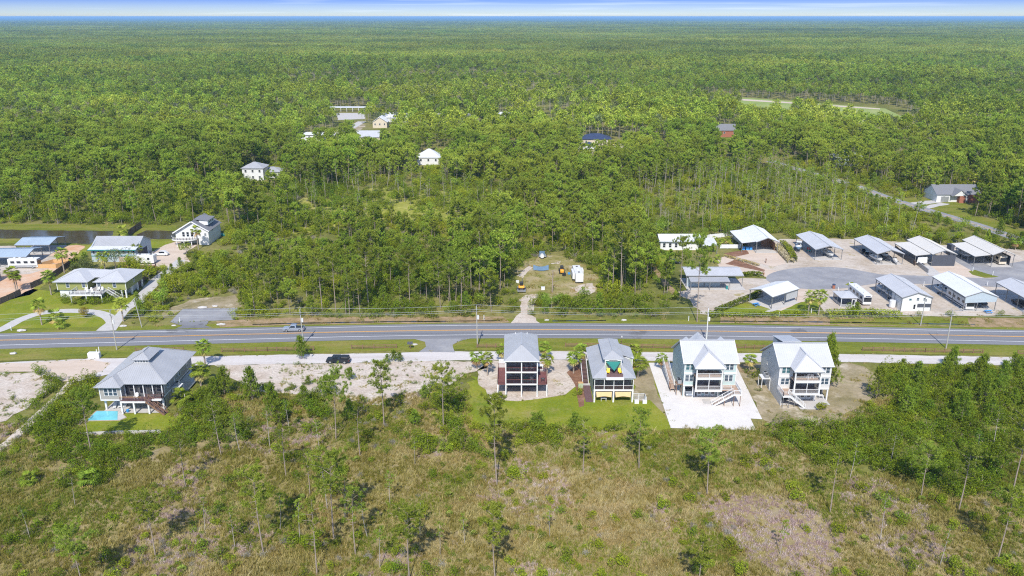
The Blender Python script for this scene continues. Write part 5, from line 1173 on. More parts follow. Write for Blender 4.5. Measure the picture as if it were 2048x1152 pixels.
# blue roofed carports on the clay yard
def left_carport(label, FL, FR, BL, eave, rise, L_ext=0):
    a, b, d = G(*FL, eave), G(*FR, eave), G(*BL, eave)
    t, L, Wd = cross_carport('carport', label, FL, FR, BL, eave, rise, M_ROOFBLUE, 0, 5, 'blue roofed carports')
    return t, L, Wd
KA = left_carport('blue roofed carport beside the pond', (28, 490), (98.5, 489.5), (49, 473), 3.6, 1.2)
KB = left_carport('blue roofed carport with a white motorhome at the picture edge', (-60, 516), (52, 513.5), (-50, 497), 3.8, 1.2)
KC = left_carport('small pale carport lowest at the left picture edge', (-90, 557), (-30, 556), (-80, 540), 3.4, 1.0)

# ------------------------------------------------------------------ vehicles
def wheel(par, x, y, r=.36, w=.26):
    o = MB().tube((0, -w / 2, 0), (0, w / 2, 0), r, r, 14).build('wheel', M_RUBBER, par, loc=(x, y, r))
    MB().tube((0, -w / 2 - .012, 0), (0, w / 2 + .012, 0), r * .58, r * .58, 10).build('rim', M_GREYMET, o)
def sections(secs):
    """body lofted along x from (x, half width low, half width high, z low, z high, shoulder)"""
    R = []
    for x, wl, wh, z0, z1, zs in secs: R.append([(x, -wl, z0), (x, -wl, zs), (x, -wh, z1), (x, wh, z1), (x, wl, zs), (x, wl, z0)])
    return MB().loft(R)
def pickup(name, label, X, Y, rz, paint, cap=False, boxy=False):
    t = thing(name, label, 'pickup truck', (X, Y, .08), rz)
    zh, zc = (1.12, 1.85) if not boxy else (1.2, 1.88)
    b = sections([(-2.9, .82, .75, .55, .95, .75), (-2.75, .95, .88, .42, zh - .06, .8), (-1.45, .98, .93, .40, zh, .85), (-1.4, .98, .95, .40, zh + .02, .9), (.75, .98, .95, .40, zh + .04, .9), (2.75, .97, .94, .45, zh + .04, .9), (2.85, .9, .88, .5, zh, .85)])
    b.build('body', paint, t)
    sl = .1 if boxy else .75
    c = sections([(-1.42, .92, .90, zh - .02, zh + .02, zh), (-1.42 + sl, .9, .74, zh - .02, zc - .02, zh + .1), (.45, .9, .74, zh - .02, zc, zh + .1), (.78, .9, .76, zh - .02, zc - .12, zh + .1)])
    c.build('cab', paint, t)
    for s in (-1, 1):
        g = MB(); g.ext([(-1.05 if not boxy else -1.2, s * .90, zh + .1), (.6, s * .90, zh + .1), (.5, s * .79, zc - .12), (-.55 if not boxy else -1.1, s * .79, zc - .12)], (0, s * .02, .004)); g.build('side_window', M_DARKGL, t)
        MB().box(-2.86, s * .72 - .14, .78, -2.80 + .1, s * .72 + .14, .94).build('headlight', M_LAMPW, t); MB().box(2.82, s * .86 - .07, .72, 2.88, s * .86 + .07, 1.0).build('tail_light', M_LAMPR, t)
        MB().box(-1.0, s * 1.0 - .1, zh + .05, -.82, s * 1.0 + .1, zh + .2).build('mirror', M_BLACK, t)
    g = MB(); xa, xb = -1.42 + .06, -1.42 + sl - .03
    g.ext([(xa, -.82, zh + .06), (xa, .82, zh + .06), (xb, .70, zc - .06), (xb, -.70, zc - .06)], (-.03, 0, .02)); g.build('windscreen', M_DARKGL, t)
    if cap: MB().bevbox(.82, -.9, zh + .03, 2.7, .9, 1.82, .08).build('bed_cover', M_BLACK, t)
    else: MB().box(.86, -.82, zh + .042, 2.7, .82, zh + .06).build('bed_floor', M_BLACK, t)
    MB().box(-2.98, -.9, .45, -2.86, .9, .68).build('bumper', M_GREYMET if not boxy else M_BLACK, t); MB().box(2.86, -.9, .48, 2.96, .9, .66).build('bumper', M_GREYMET if not boxy else M_BLACK, t)
    for x in (-1.85, 1.75):
        for s in (-1, 1): wheel(t, x, s * .86, .40 if not boxy else .43)
    return t
def car(name, label, X, Y, Z, rz, paint, tall=1.62, L=4.7, group=None, cat='car'):
    t = thing(name, label, cat, (X, Y, Z), rz, group); h = L / 2; zh = .95
    sections([(-h, .7, .6, .45, .75, .6), (-h + .15, .86, .78, .3, zh - .12, .65), (-h + 1.2, .92, .85, .28, zh, .75), (h - .9, .92, .86, .28, zh + .05, .75), (h - .1, .88, .8, .32, zh, .75), (h, .78, .7, .45, .85, .65)]).build('body', paint, t)
    sections([(-h + 1.05, .84, .82, zh - .05, zh - .01, zh - .03), (-h + 1.95, .82, .66, zh - .05, tall - .03, zh + .05), (h - 1.2, .82, .68, zh - .05, tall, zh + .05), (h - .35, .8, .7, zh - .05, zh + .15, zh + .05)]).build('cabin', paint, t)
    for s in (-1, 1):
        MB().ext([(-h + 1.4, s * .82, zh + .06), (h - .85, s * .82, zh + .06), (h - 1.3, s * .71, tall - .1), (-h + 2.0, s * .71, tall - .1)], (0, s * .02, .004)).build('side_window', M_DARKGL, t)
        MB().box(-h - .01, s * .6 - .15, .6, -h + .2, s * .6 + .15, .74).build('headlight', M_LAMPW, t)
    xa, xb = -h + 1.12, -h + 1.92
    MB().ext([(xa, -.76, zh + .03), (xa, .76, zh + .03), (xb, .63, tall - .07), (xb, -.63, tall - .07)], (-.03, 0, .03)).build('windscreen', M_DARKGL, t)
    for x in (-h + .9, h - .9):
        for s in (-1, 1): wheel(t, x, s * .8, .34, .22)
    return t
x, y = G(588, 662); pickup('pickup_truck', 'silver pickup with a dark open bed driving on the road', x, y, 0.03, M_SILVER)
x, y = G(677, 725.5); pickup('pickup_truck', 'black boxy pickup with a covered bed parked on the sandy track', x, y, -.03, M_BLACKCAR, True, True)
x, y = G(324, 511); car('white_car', 'white car on the drive between the blue long house and the curved deck house', x, y, .07, 0.0, M_WHITECAR, 1.7, 4.8)
car('parked_car', 'pale car parked in the ground floor garage of the teal house', 38.8 + 1.55, 164.5 + 1.9, .07, math.pi / 2, M_SILVER, 1.5, 4.5)
def rv_trailer(name, label, X, Y, rz, L=8.5, slides=True, m=None, group=None):
    m = m or M_WHITE
    t = thing(name, label, 'camper', (X, Y, 0), rz, group); w, z0, z1 = 1.25, .55, 3.25
    R = []
    for x, a, b in ((-L/2, z0 + .7, z1 - .5), (-L/2 + .35, z0 + .1, z1 - .06), (-L/2 + .9, z0, z1), (L/2 - .5, z0, z1), (L/2 - .1, z0 + .05, z1 - .08), (L/2, z0 + .2, z1 - .4)): R.append([(x, -w, a), (x, -w, b), (x, -w + .15, b + .06), (x, w - .15, b + .06), (x, w, b), (x, w, a)])
    MB().loft(R).build('body', m, t)
    if slides:
        for x0, x1, s in ((-L*.30, -.2, 1), (-L*.2, L*.28, -1)): MB().bevbox(x0, (w if s > 0 else -w - .75), .9, x1, (w + .75 if s > 0 else -w), 3.0, .05).build('slide_out', m, t)
    for i, x in enumerate((-L * .28, .1, L * .3)): MB().bevbox(x - .3, -.32, z1 + .05, x + .3, .32, z1 + .28, .05).build('roof_vent', M_CHAR if i != 1 else M_TRIM, t)
    for x in (-L * .2, L * .22): MB().box(x - .4, -w - .02 - (.75 if slides and x > -L*.2 - .1 else 0), 1.7, x + .4, -w - .0 - (.75 if slides and x > -L*.2-.1 else 0), 2.4).build('window', M_DARKGL, t)
    MB().box(-L/2 - .015, -.5, 1.7, -L/2 + .2, .5, 2.4).build('window', M_DARKGL, t); MB().box(-L*.05, -w - .015, .75, -L*.05 + .7, -w, 2.6).build('door', M_TRIM, t)
    for x in (-.5, .5):
        for s in (-1, 1): wheel(t, x + .4, s * 1.05, .36)
    MB().bar((-L/2, .5, .55), (-L/2 - 1.2, 0, .5), .1).bar((-L/2, -.5, .55), (-L/2 - 1.2, 0, .5), .1).build('tow_bar', M_BLACK, t)
    return t
x, y = G(1157, 566); rv_trailer('camper_trailer', 'cream camper with side slide outs parked in the clearing', x, y + 4.2, -math.pi / 2 + .04, 10.5)
x, y = G(293, 527); rv_trailer('camper_trailer', 'white camper with an awning behind the brown fence', x, y, 0.0, 6.6, False)
def motor_coach(label, X, Y, rz, L=11.5, dark=True, m=None):
    m = m or M_WHITE
    t = thing('motor_coach', label, 'motorhome', (X, Y, 0), rz)
    MB().bevbox(-1.27, -L/2, .45, 1.27, L/2, 3.45, .12).build('body', m, t)
    MB().box(-1.15, -L/2 - .03, 1.35, 1.15, -L/2, 2.75).build('windscreen', M_DARKGL, t); MB().box(-.75, -L/2 - .035, 2.95, .75, -L/2 - .001, 3.2).build('front_panel', M_NAVY, t)
    for s in (-1, 1):
        for yy in (-L*.35, -L*.12, L*.12, L*.33): MB().box(s * 1.27 - .02, yy - .7, 1.9, s * 1.27 + .02, yy + .7, 2.7).build('window', M_DARKGL, t)
        MB().box(s * 1.27 - .015, -L/2 + .3, .8, s * 1.27 + .015, L/2 - .3, 1.15).build('stripe', M_CHAR if dark else M_GREYMET, t)
        MB().box(s * 1.05 - .16, -L/2 - .05, .7, s * 1.05 + .16, -L/2, .92).build('headlight', M_LAMPW, t)
    for yy in (-L * .3, L * .12, L * .3): MB().bevbox(-.4, yy - .4, 3.45, .4, yy + .4, 3.68, .05).build('roof_vent', M_TRIM, t)
    for yy in (-L * .32, L * .25):
        for s in (-1, 1):
            o = MB().tube((-.14, 0, 0), (.14, 0, 0), .48, .48, 14).build('wheel', M_RUBBER, t, loc=(s * 1.12, yy, .48)); MB().tube((-.15, 0, 0), (.15, 0, 0), .28, .28, 10).build('rim', M_GREYMET, o)
    return t
x, y = G(1733, 612); motor_coach('white and grey motor coach parked between the gazebo and the white garage', x, y + 5.6, .0)
motor_coach('white motorhome nosed under the white gabled carport', x7 + 2.4, y7 + 6.2, 0)
motor_coach('motorhome with a big windscreen under the cream carport by the back road', x5 + w5 * .68, y5 + 8.0, 0, m=M_CREAM)
x, y = G(1, 537); motor_coach('white motorhome under the blue roofed carport', x + 8, y + 1.0, math.pi / 2 + .02, 10)
x, y = G(-45, 530); motor_coach('second white motorhome under the blue roofed carport at the picture edge', x, y + 1.0, math.pi / 2, 8)
def boat(label, X, Y, rz, L=6.5, hull=None, top=None, trailer=True, group='boats on trailers', z=.75):
    t = thing('motor_boat', label, 'boat', (X, Y, 0), rz, group); hull = hull or M_WHITE; w = L * .18
    R = []
    for k, (u, ww, keel) in enumerate(((-.5, .92, .08), (-.2, 1.0, .0), (.15, .98, .02), (.36, .68, .15), (.47, .28, .42), (.5, .05, .62))):
        yy = u * L; zz = z; R.append([(0, yy, zz + keel), (-w * ww * .75, yy, zz + .28 + keel * .7), (-w * ww, yy, zz + .95 + max(0, u) * .3), (w * ww, yy, zz + .95 + max(0, u) * .3), (w * ww * .75, yy, zz + .28 + keel * .7)])
    MB().loft(R).build('hull', hull, t)
    MB().prism([(-w * .75, -L * .45), (w * .75, -L * .45), (w * .78, L * .12), (w * .4, L * .32), (-w * .4, L * .32), (-w * .78, L * .12)], z + .96, z + 1.02).build('deck', M_TRIM, t)
    MB().bevbox(-w * .4, -L * .08, z + 1.02, w * .4, L * .08, z + 1.7, .08).build('console', M_TRIM, t)
    MB().box(-w * .35, L * .082, z + 1.6, w * .35, L * .10, z + 2.0).build('windscreen', M_DARKGL, t)
    if top:
        MB().bevbox(-w * .75, -L * .16, z + 2.55, w * .75, L * .14, z + 2.63, .03).build('t_top', top, t)
        for sx in (-1, 1):
            for yy in (-L * .12, L * .1): MB().tube((sx * w * .55, yy, z + 1.0), (sx * w * .6, yy, z + 2.55), .03, .03, 6).build('top_post', M_GREYMET, t)
    MB().bevbox(-.22, -L * .5 - .5, z + .5, .22, -L * .5 - .02, z + 1.35, .06).build('outboard_motor', M_BLACK, t)
    MB().bevbox(-w * .6, -L * .34, z + 1.02, w * .6, -L * .24, z + 1.35, .04).build('seat', M_TRIM, t)
    if trailer:
        tr = MB()
        for s in (-1, 1): tr.bar((s * w * .7, -L * .5, z - .1), (s * w * .6, L * .25, z - .1), .12).bar((s * w * .6, L * .25, z - .1), (0, L * .65, z - .15), .1)
        tr.bar((-w * .8, -L * .12, z - .12), (w * .8, -L * .12, z - .12), .12).bar((-w * .7, L * .15, z - .1), (w * .7, L * .15, z - .1), .1)
        tt = tr.build('trailer', M_GREYMET, t)
        for s in (-1, 1): o = MB().tube((-.11, 0, 0), (.11, 0, 0), .33, .33, 12).build('wheel', M_RUBBER, tt, loc=(s * w * .95, -L * .12, .33))
    return t
x, y = G(1599, 503); boat('white boat with a blue hull parked outside beside the gabled carport', x, y + 1.5, math.pi - .35, 7.0, M_BLUETARP, M_TRIM)
boat('white boat on a trailer under the gabled carport right of the outside boat', x2 + w2 * .68, y2 + 5.0, math.pi, 7.5, M_WHITE, M_TRIM)
boat('white boat at the front left under the boat carport', x3 + 1.9, y3 + 4.2, math.pi + .12, 6.5, M_WHITE)
boat('tall dark hulled boat in the middle of the boat carport', x3 + 6.0, y3 + 6.2, math.pi, 7.5, M_CHAR, M_TRIM)
boat('small white boat at the front right of the boat carport', x3 + 7.4, y3 + 1.6, math.pi - .2, 3.6, M_WHITE, None, True, z=.45)
boat('boat in the carport bay behind the white garage', x6 + 2.6, y6 + 10.0, math.pi + .05, 7.0, M_WHITE, M_NAVY); boat('second boat at the back of the bay behind the white garage', x6 + 2.4, y6 + 16.5, math.pi, 6.5, M_WHITE, M_NAVY)
boat('large white boat nearer the front under the carport with the motorhome', x7 + 2.0, y7 + 14.5, math.pi, 8.0, M_WHITE, M_NAVY, z=.8)
boat('dark boat on a trailer at the right of the carport with the motorhome', x7 + w7 - 2.2, y7 + 4.0, math.pi, 5.5, M_CHAR, None)
boat('white boat inside the cream carport beside its dark panel', x4 + 1.0, y4 + 7.0, math.pi, 6.5, M_WHITE, None)
boat('boat under the side roof of the furthest right carport', x5 - 2.6, y5 + 12.0, math.pi, 6.0, M_WHITE, None)
pickup('pickup_truck', 'dark pickup under the carport cut off by the picture edge', x8 + 2.6, y8 + 8.5, math.pi / 2, M_BLACKCAR)
car('golf_cart', 'small dark cart under the boat carport at the back', x3 + 1.6, y3 + 14.5, .12, math.pi / 2, M_BLACKCAR, 1.7, 2.6, cat='cart'); car('golf_cart', 'small dark cart in the middle of the boat carport', x3 + 1.5, y3 + 10.5, .12, math.pi / 2, M_BLACKCAR, 1.6, 2.6, cat='cart')
x, y = G(1350, 527); car('parked_car', 'dark car behind the giant pine in front of the lot house', x, y, .06, .3, M_BLACKCAR, 1.5, 4.6)
_t = thing('water_tank', 'pale upright water tank at the wall of the white garage', 'tank', (x6 - .9, y6 + 3.2, 0)); MB().tube((0, 0, .35), (0, 0, 2.3), .9, .9, 16).build('tank_body', M_TRIM, _t); MB().tube((0, 0, 0), (0, 0, .35), .95, .95, 16).build('tank_base', M_BLOCK, _t)
def picnic_table(label, X, Y, Z, rz, m):
    t = thing('picnic_table', label, 'picnic table', (X, Y, Z), rz, 'blue picnic tables')
    for i in range(4): MB().box(-.95, -.36 + i * .185, .72, .95, -.20 + i * .185, .76).build('plank', m, t)
    for s in (-1, 1):
        MB().box(-.95, s * .75 - .14, .42, .95, s * .75 + .14, .46).build('seat', m, t)
        MB().bar((s * .7, -.75, .0), (s * .7, .2, .72), .08).bar((s * .7, .75, .0), (s * .7, -.2, .72), .08).bar((s * .7, -.85, .39), (s * .7, .85, .39), .08, .06).build('leg_frame', m, t)
    return t
x, y = G(1512, 612); picnic_table('blue picnic table on the concrete before the bright white carport', x, y, .14, .4, M_BLUEP)
x, y = G(1976, 626); picnic_table('blue picnic table on the sand beside the motorhome carport', x, y, .05, 0, M_BLUEP)
for i, px in enumerate((1486.5, 1494, 1501)):
    x, y = G(px, 500); _t = thing('bin', ['blue bin furthest left before the fenced carport', 'blue bin in the middle of the row before the fenced carport', 'blue bin furthest right before the fenced carport'][i], 'bin', (x, y, .06), 0, 'row of blue bins'); MB().bevbox(-.5, -.4, 0, .5, .4, 1.1, .05).build('body', M_BLUEP, _t); MB().box(-.53, -.43, 1.1, .53, .43, 1.18).build('lid', M_BLUEP, _t)
x, y = G(1616, 505); _t = thing('cart_stack', 'green utility cart under the gabled carport beside the parked boat', 'cart', (x + .3, y + .5, .12)); MB().bevbox(-.7, -.6, .3, .7, .6, .9).build('tub', M_TEALP, _t); MB().bevbox(-.5, -.4, .9, .5, .4, 1.7).build('seat', M_REDP, _t); [wheel(_t, sx * .5, sy * .55, .28, .2) for sx in (-1, 1) for sy in (-1, 1)]
# machines and things in the clearing
x, y = G(1043, 583)
EX = thing('mini_excavator', 'orange mini excavator on a flat trailer at the mouth of the sandy track', 'excavator', (x, y + .8, .55))
for s in (-1, 1): MB().bevbox(s * .75 - .2, -1.2, 0, s * .75 + .2, 1.2, .5, .15).build('track', M_RUBBER, EX)
MB().bevbox(-.95, -1.3, .55, .95, .9, 1.25, .25).build('body', M_ORANGEP, EX); MB().bevbox(-.6, -.5, 1.25, .5, .8, 2.3, .1).build('cab', M_BLACK, EX)
MB().bar((.3, .9, 1.0), (.3, 2.4, 2.6), .25).bar((.3, 2.4, 2.6), (.3, 3.4, 1.2), .2).build('boom', M_BLACK, EX); MB().bevbox(-.05, 3.1, .6, .65, 3.7, 1.2).build('bucket', M_BLACK, EX)
FT = thing('flat_trailer', 'grey flat trailer under the orange excavator', 'trailer', (x, y + .6, 0)); MB().box(-1.3, -2.2, .42, 1.3, 2.8, .55).build('bed', M_GREYMET, FT); [wheel(FT, sx * 1.2, sy, .36, .24) for sx in (-1, 1) for sy in (.2, 1.1)]
x, y = G(1124, 548)
SK = thing('skid_loader', 'black and orange tracked loader beside the cream camper', 'loader', (x, y + 1.0, 0))
for s in (-1, 1): MB().bevbox(s * .75 - .2, -1.3, 0, s * .75 + .2, 1.3, .75, .2).build('track', M_RUBBER, SK)
MB().bevbox(-.6, -1.5, .5, .6, .4, 1.5, .15).build('engine_cover', M_ORANGEP, SK); MB().bevbox(-.55, -.2, 1.2, .55, 1.3, 2.4, .1).build('cab', M_BLACK, SK); MB().bevbox(-1.0, 2.0, .1, 1.0, 2.7, .9).build('bucket', M_BLACK, SK); MB().bar((-.8, .5, 1.2), (-.8, 2.2, .6), .15).bar((.8, .5, 1.2), (.8, 2.2, .6), .15).build('lift_arm', M_BLACK, SK)
x, y = G(1082, 540)
_t = thing('tarp_frame', 'blue grey tarp stretched over a low frame in the clearing', 'tarp', (x, y, 0)); n = 10; s = MB(); P = [(-2.6 + 5.2 * i / n, -.6 - 0.9 * math.sin(math.pi * i / n), .25) for i in range(n + 1)] + [(-2.6 + 5.2 * i / n, .9 - .5 * math.sin(math.pi * i / n), 1.6 - .5 * math.sin(math.pi * i / n)) for i in range(n + 1)]
s.add(P, [(i, i + 1, n + 2 + i, n + 1 + i) for i in range(n)]); s.build('tarp', M_BLUETARP, _t); [MB().tube((q[0], q[1], 0), q, .05, .05, 6).build('stake', M_POST, _t) for q in (P[n + 1], P[-1], P[0], P[n])]
x, y = G(1085, 515)
_t = thing('utility_trailer', 'old grey trailer with a white tank at the back of the clearing', 'trailer', (x, y, 0)); MB().bevbox(-1.3, -1, .5, 1.3, 2.2, .8).build('bed', M_GREYMET, _t); MB().tube((-.2, -2.2, 1.1), (-.2, -.8, 1.1), .7, .7, 12).build('tank', M_WHITE, _t); MB().bevbox(-1.1, .5, .8, .8, 2.0, 1.9).build('box', M_BLUETARP, _t); [wheel(_t, sx * 1.3, .6, .35, .22) for sx in (-1, 1)]
for px, py, m, nm, lb, sz in ((1035, 566, M_TRIM, 'white_box', 'white box beside the orange excavator', .5), (1207, 574, M_BLUEP, 'blue_barrel', 'blue barrel in the shrubs right of the clearing', .5), (1138, 549, M_BLUEP, 'blue_tote', 'small blue tote between the loader and the camper', .4), (1086, 580, M_TRIM, 'white_stand', 'white frame stand below the dead tree', .6), (1128, 552, M_BLACK, 'black_crate', 'black crate beside the loader', .6)):
    x, y = G(px, py); _t = thing(nm, lb, nm.split('_')[1], (x, y, 0)); MB().bevbox(-sz, -sz * .7, .05, sz, sz * .7, sz * 1.6, .06).build('body', m, _t); MB().box(-sz * 1.03, -sz * .73, sz * 1.601, sz * 1.03, sz * .73, sz * 1.72).build('lid', m, _t)
# dead tree in the clearing
x, y = G(1104.5, 586); DT = thing('dead_tree', 'bare dead tree with stubby branches standing in the clearing', 'tree', (x, y, 0))
MB().tube((0, 0, 0), (.1, 0, 7.4), .26, .12, 8).build('trunk', M_BARK, DT)
for z, a, l in ((5.4, 2.8, 2.0), (6.0, .3, 1.7), (4.2, 3.4, 2.2), (6.9, 1.2, 1.6), (7.2, 2.6, 1.2), (3.6, -.2, 2.4), (7.3, .2, 1.0)): MB().tube((.07, 0, z), (.07 + math.cos(a) * l, math.sin(a) * l * .7, z + l * .28), .08, .02, 5).build('branch', M_BARK, DT)

# ------------------------------------------------------------------ fences, posts, poles and wires
def board_fence(label, px, h, m, bw=.5, group='wooden board fences'):
    P = [Vector((*G(*p), 0)) for p in px]
    t = thing('wooden_fence', label, 'fence', (P[0].x, P[0].y, 0), 0, group); o = P[0]; me = {}
    cnt = 0; rest = MB(); q = MB()
    for a, b in zip(P[:-1], P[1:]):
        L = (b - a).length; n = max(1, int(L / bw)); ang = math.atan2(b.y - a.y, b.x - a.x)
        for i in range(n):
            hh = h * (1 + rnd.uniform(-.03, .03))
            k = round(hh, 2)
            if k not in me: me[k] = MB().box(0, -.02, .04, bw * .96, .02, k).mesh('fence_board', m)
            c = a.lerp(b, i / n) - o
            if cnt < 290:
                ob = link_mesh('board', me[k], t, (c.x, c.y, 0)); ob.rotation_euler = (0, 0, ang); cnt += 1
        k2 = max(1, int(L / 2.5))
        for i in range(k2 + 1): c = a.lerp(b, i / k2) - o; q.box(c.x - .06, c.y + .03, 0, c.x + .06, c.y + .15, h + .05)
        for z in (.4, h - .3): q.bar(a - o + Vector((0, .06, z)), b - o + Vector((0, .06, z)), .05, .09)
    q.build('fence_frame', m, t)
    return t
board_fence('long brown board fence between the clay yard and the olive house', [(-40, 627), (42, 590)], 1.9, M_FENCE)
board_fence('brown board fence running back beside the tall bent palm', [(62, 578), (100, 560), (146, 528)], 2.0, M_FENCE)
board_fence('reddish board fence behind the olive house roof in front of the camper', [(246, 541), (312, 541)], 1.9, M_FENCEL)
board_fence('brown board fence at the right side of the olive house yard', [(278, 576), (296, 556), (313, 538)], 1.9, M_FENCE)
board_fence('dark board fence crossing the pond bank', [(257, 473), (272, 463), (283, 455)], 2.6, M_FENCE)
board_fence('brown board fence beside the boat carport', [(1790, 500), (1830, 532)], 1.7, M_FENCE)
x, y = G(113, 536)
_t = thing('lumber_bin', 'new lumber bin with two bays on the clay yard', 'bin', (x - 7.0, y - .5, 0))
MB().box(0, 0, .1, 7.0, .18, 1.5).build('front_wall', M_NEWWOOD, _t); MB().ext([(7.0, 0, .1), (10.0, 6.0, .1), (10.0, 6.0, 1.5), (7.0, 0, 1.5)], (.18, 0, 0)).build('side_wall', M_NEWWOOD, _t); MB().ext([(0, 0, .1), (3.0, 6.0, .1), (3.0, 6.0, 1.5), (0, 0, 1.5)], (.18, 0, 0)).build('side_wall', M_NEWWOOD, _t); MB().box(3.0, 5.9, .1, 10.1, 6.08, 1.5).build('back_wall', M_NEWWOOD, _t)
def white_fence(label, px, h=1.6):
    P = [Vector((*G(*p), 0)) for p in px]; t = thing('panel_fence', label, 'fence', (P[0].x, P[0].y, 0), 0, 'white panel fences'); o = P[0]
    for a, b in zip(P[:-1], P[1:]):
        L = (b - a).length; n = max(1, round(L / 2.4))
        for i in range(n):
            c, d = a.lerp(b, i / n) - o, a.lerp(b, (i + 1) / n) - o
            MB().bar((c.x, c.y, h * .52), (d.x, d.y, h * .52), .05, h * .92).build('panel', M_TRIM, t); MB().box(c.x - .07, c.y - .07, 0, c.x + .07, c.y + .07, h + .08).build('post', M_TRIM, t)
    return t
white_fence('white panel fence round the back of the small palm yard', [(1392, 483), (1420, 477), (1462, 473)], 1.7)
white_fence('white panel fence along the front of the small palm yard', [(1440, 497), (1482, 497)], 1.6)
white_fence('white panel fence on the right of the small palm yard', [(1462, 473), (1484, 492)], 1.6)
white_fence('low white panel fence between the gazebo and the motor coach', [(1708, 628), (1762, 627)], 1.3)
x, y = G(1836, 528); MBW = thing('block_wall', 'low grey wall beside the concrete drive of the dark panel carport', 'wall', (0, 0, 0))
a, b = G(1834, 530), G(1856, 547); MB().bar((a[0], a[1], .8), (b[0], b[1], .7), .3, 1.5).build('wall_body', M_GREYMET, MBW)
sheet('concrete_drive', [(1830, 523), (1848, 522), (1885, 550), (1858, 552)], .075, M_CONC, 0)
# rail fence along the sandy track: posts with three rails, in lengths
def rail_fence(label, pxs, step=2.6):
    P = [Vector((*G(*p), 0)) for p in pxs]; t = thing('rail_fence', label, 'fence', (P[0].x, P[0].y, 0), 0, 'rail fences along the sandy track'); o = P[0]
    pm = MB().box(-.09, -.09, 0, .09, .09, 1.25).mesh('fence_post', M_WOOD)
    for a, b in zip(P[:-1], P[1:]):
        L = (b - a).length; n = max(1, round(L / step)); ang = math.atan2(b.y - a.y, b.x - a.x)
        rm = MB().box(.05, -.03, 0, L / n - .05, .03, .13).mesh('fence_rail', M_WOOD)
        for i in range(n + 1): c = a.lerp(b, i / n) - o; link_mesh('post', pm, t, (c.x, c.y, 0))
        for i in range(n):
            c = a.lerp(b, i / n) - o
            for z in (.25, .62, 1.0): r_ = link_mesh('rail', rm, t, (c.x, c.y, z)); r_.rotation_euler = (0, 0, ang)
rail_fence('brown rail fence left of the apron opposite the driving pickup', [(444, 704.5), (535, 703), (628, 701)])
rail_fence('brown rail fence between the pickup fence and the road apron', [(703, 698.5), (793, 696.5)])
rail_fence('brown rail fence behind the pool house roof', [(272, 704), (368, 703)])
rail_fence('brown rail fence left of the narrow screened house', [(954, 696), (1010, 695.5)]); rail_fence('brown rail fence between the narrow screened house and the teal house', [(1131, 694), (1240, 695), (1350, 698)]); rail_fence('brown rail fence between the teal and the white house', [(1472, 697), (1545, 699)]); rail_fence('brown rail fence right of the white house behind the young pines', [(1725, 702), (1850, 705), (1965, 707)]); rail_fence('brown rail fence at the right picture edge', [(2035, 709), (2160, 712)])
# wooden boardwalk end at the left edge
_t = thing('wooden_rail', 'grey timber rail at the end of the walkway', 'rail', (*G(2, 905), 0)); rr = MB(); rails(rr, (-1.5, -2.0), (1.0, 1.2), 0, .9, 0, 1.2); rr.build('rail_frame', M_FENCE, _t)
# utility poles
POLES = [(234, 700, 621, 'utility pole beside the pool house roof'), (607, 690, 618, 'utility pole with a transformer beside the driving pickup'), (955, 694, 612, 'utility pole with a transformer at the middle of the road'), (1412.5, 685, 616, 'white utility pole behind the teal house roof'), (1892, 697, 620, 'utility pole at the right of the road with a street lamp')]
PT = []
for i, (bx, by, ty, lb) in enumerate(POLES):
    X, Y = G(bx, by); h = CAM_H + ray(bx, ty)[2] * Y / ray(bx, ty)[1]
    t = thing('utility_pole', lb, 'utility pole', (X, Y, 0), 0, 'utility poles along the road')
    MB().tube((0, 0, 0), (-.12, 0, h), .17, .11, 10).build('pole_shaft', M_POLE if i != 3 else M_TRIM, t)
    for k, z in enumerate((h - .15, h - 1.1, h - 2.0)):
        MB().bar((-.1, 0, z - .1), (-.1, -.55 if k % 2 else .55, z + .05), .07).build('bracket', M_GREYMET, t); MB().tube((-.1, -.55 if k % 2 else .55, z + .05), (-.1, -.55 if k % 2 else .55, z + .3), .06, .06, 8).build('insulator', M_GREYMET, t)
    if i in (0, 1, 2, 3): MB().tube((.28, 0, h - 3.6), (.28, 0, h - 2.6), .24, .24, 10).build('transformer', M_TRIM, t)
    if i == 4: MB().bar((-.1, 0, h - .3), (1.6, -.4, h + .1), .08).build('lamp_arm', M_GREYMET, t); MB().bevbox(1.4, -.6, h, 2.0, -.25, h + .15, .04).build('lamp_head', M_GREYMET, t)
    PT.append((X, Y, h))
X, Y = G(1841, 651); h = CAM_H + ray(1850, 592)[2] * Y / ray(1850, 592)[1]
t = thing('utility_pole', 'utility pole in front of the white garage across the road', 'utility pole', (X, Y, 0), 0, 'utility poles along the road'); MB().tube((0, 0, 0), (.1, 0, h), .16, .10, 10).build('pole_shaft', M_POLE, t); MB().bar((0, 0, h - .4), (.9, 0, h - .2), .07).build('bracket', M_GREYMET, t); MB().tube((.35, 0, h - 1.6), (.35, 0, h - .9), .2, .2, 10).build('transformer', M_GREYMET, t)
X, Y = G(284, 655); t = thing('utility_pole', 'short guy pole beside the drive of the olive house', 'utility pole', (X, Y, 0), 0, 'utility poles along the road'); h = CAM_H + ray(272, 600)[2] * Y / ray(272, 600)[1]; MB().tube((0, 0, 0), (-1.2, .6, h), .12, .09, 8).build('pole_shaft', M_POLE, t); MB().tube((-1.2, .6, h), (-1.2, .6, h + .15), .12, .12, 8).build('pole_cap', M_GREYMET, t)
M_WIRE = mat('bare_wire', (0.42, 0.45, 0.45), 0.5, 0.05, 1.0)
ext = [(PT[0][0] - 62, PT[0][1] - 4, PT[0][2])] + PT + [(PT[-1][0] + 60, PT[-1][1] + 2, PT[-1][2])]
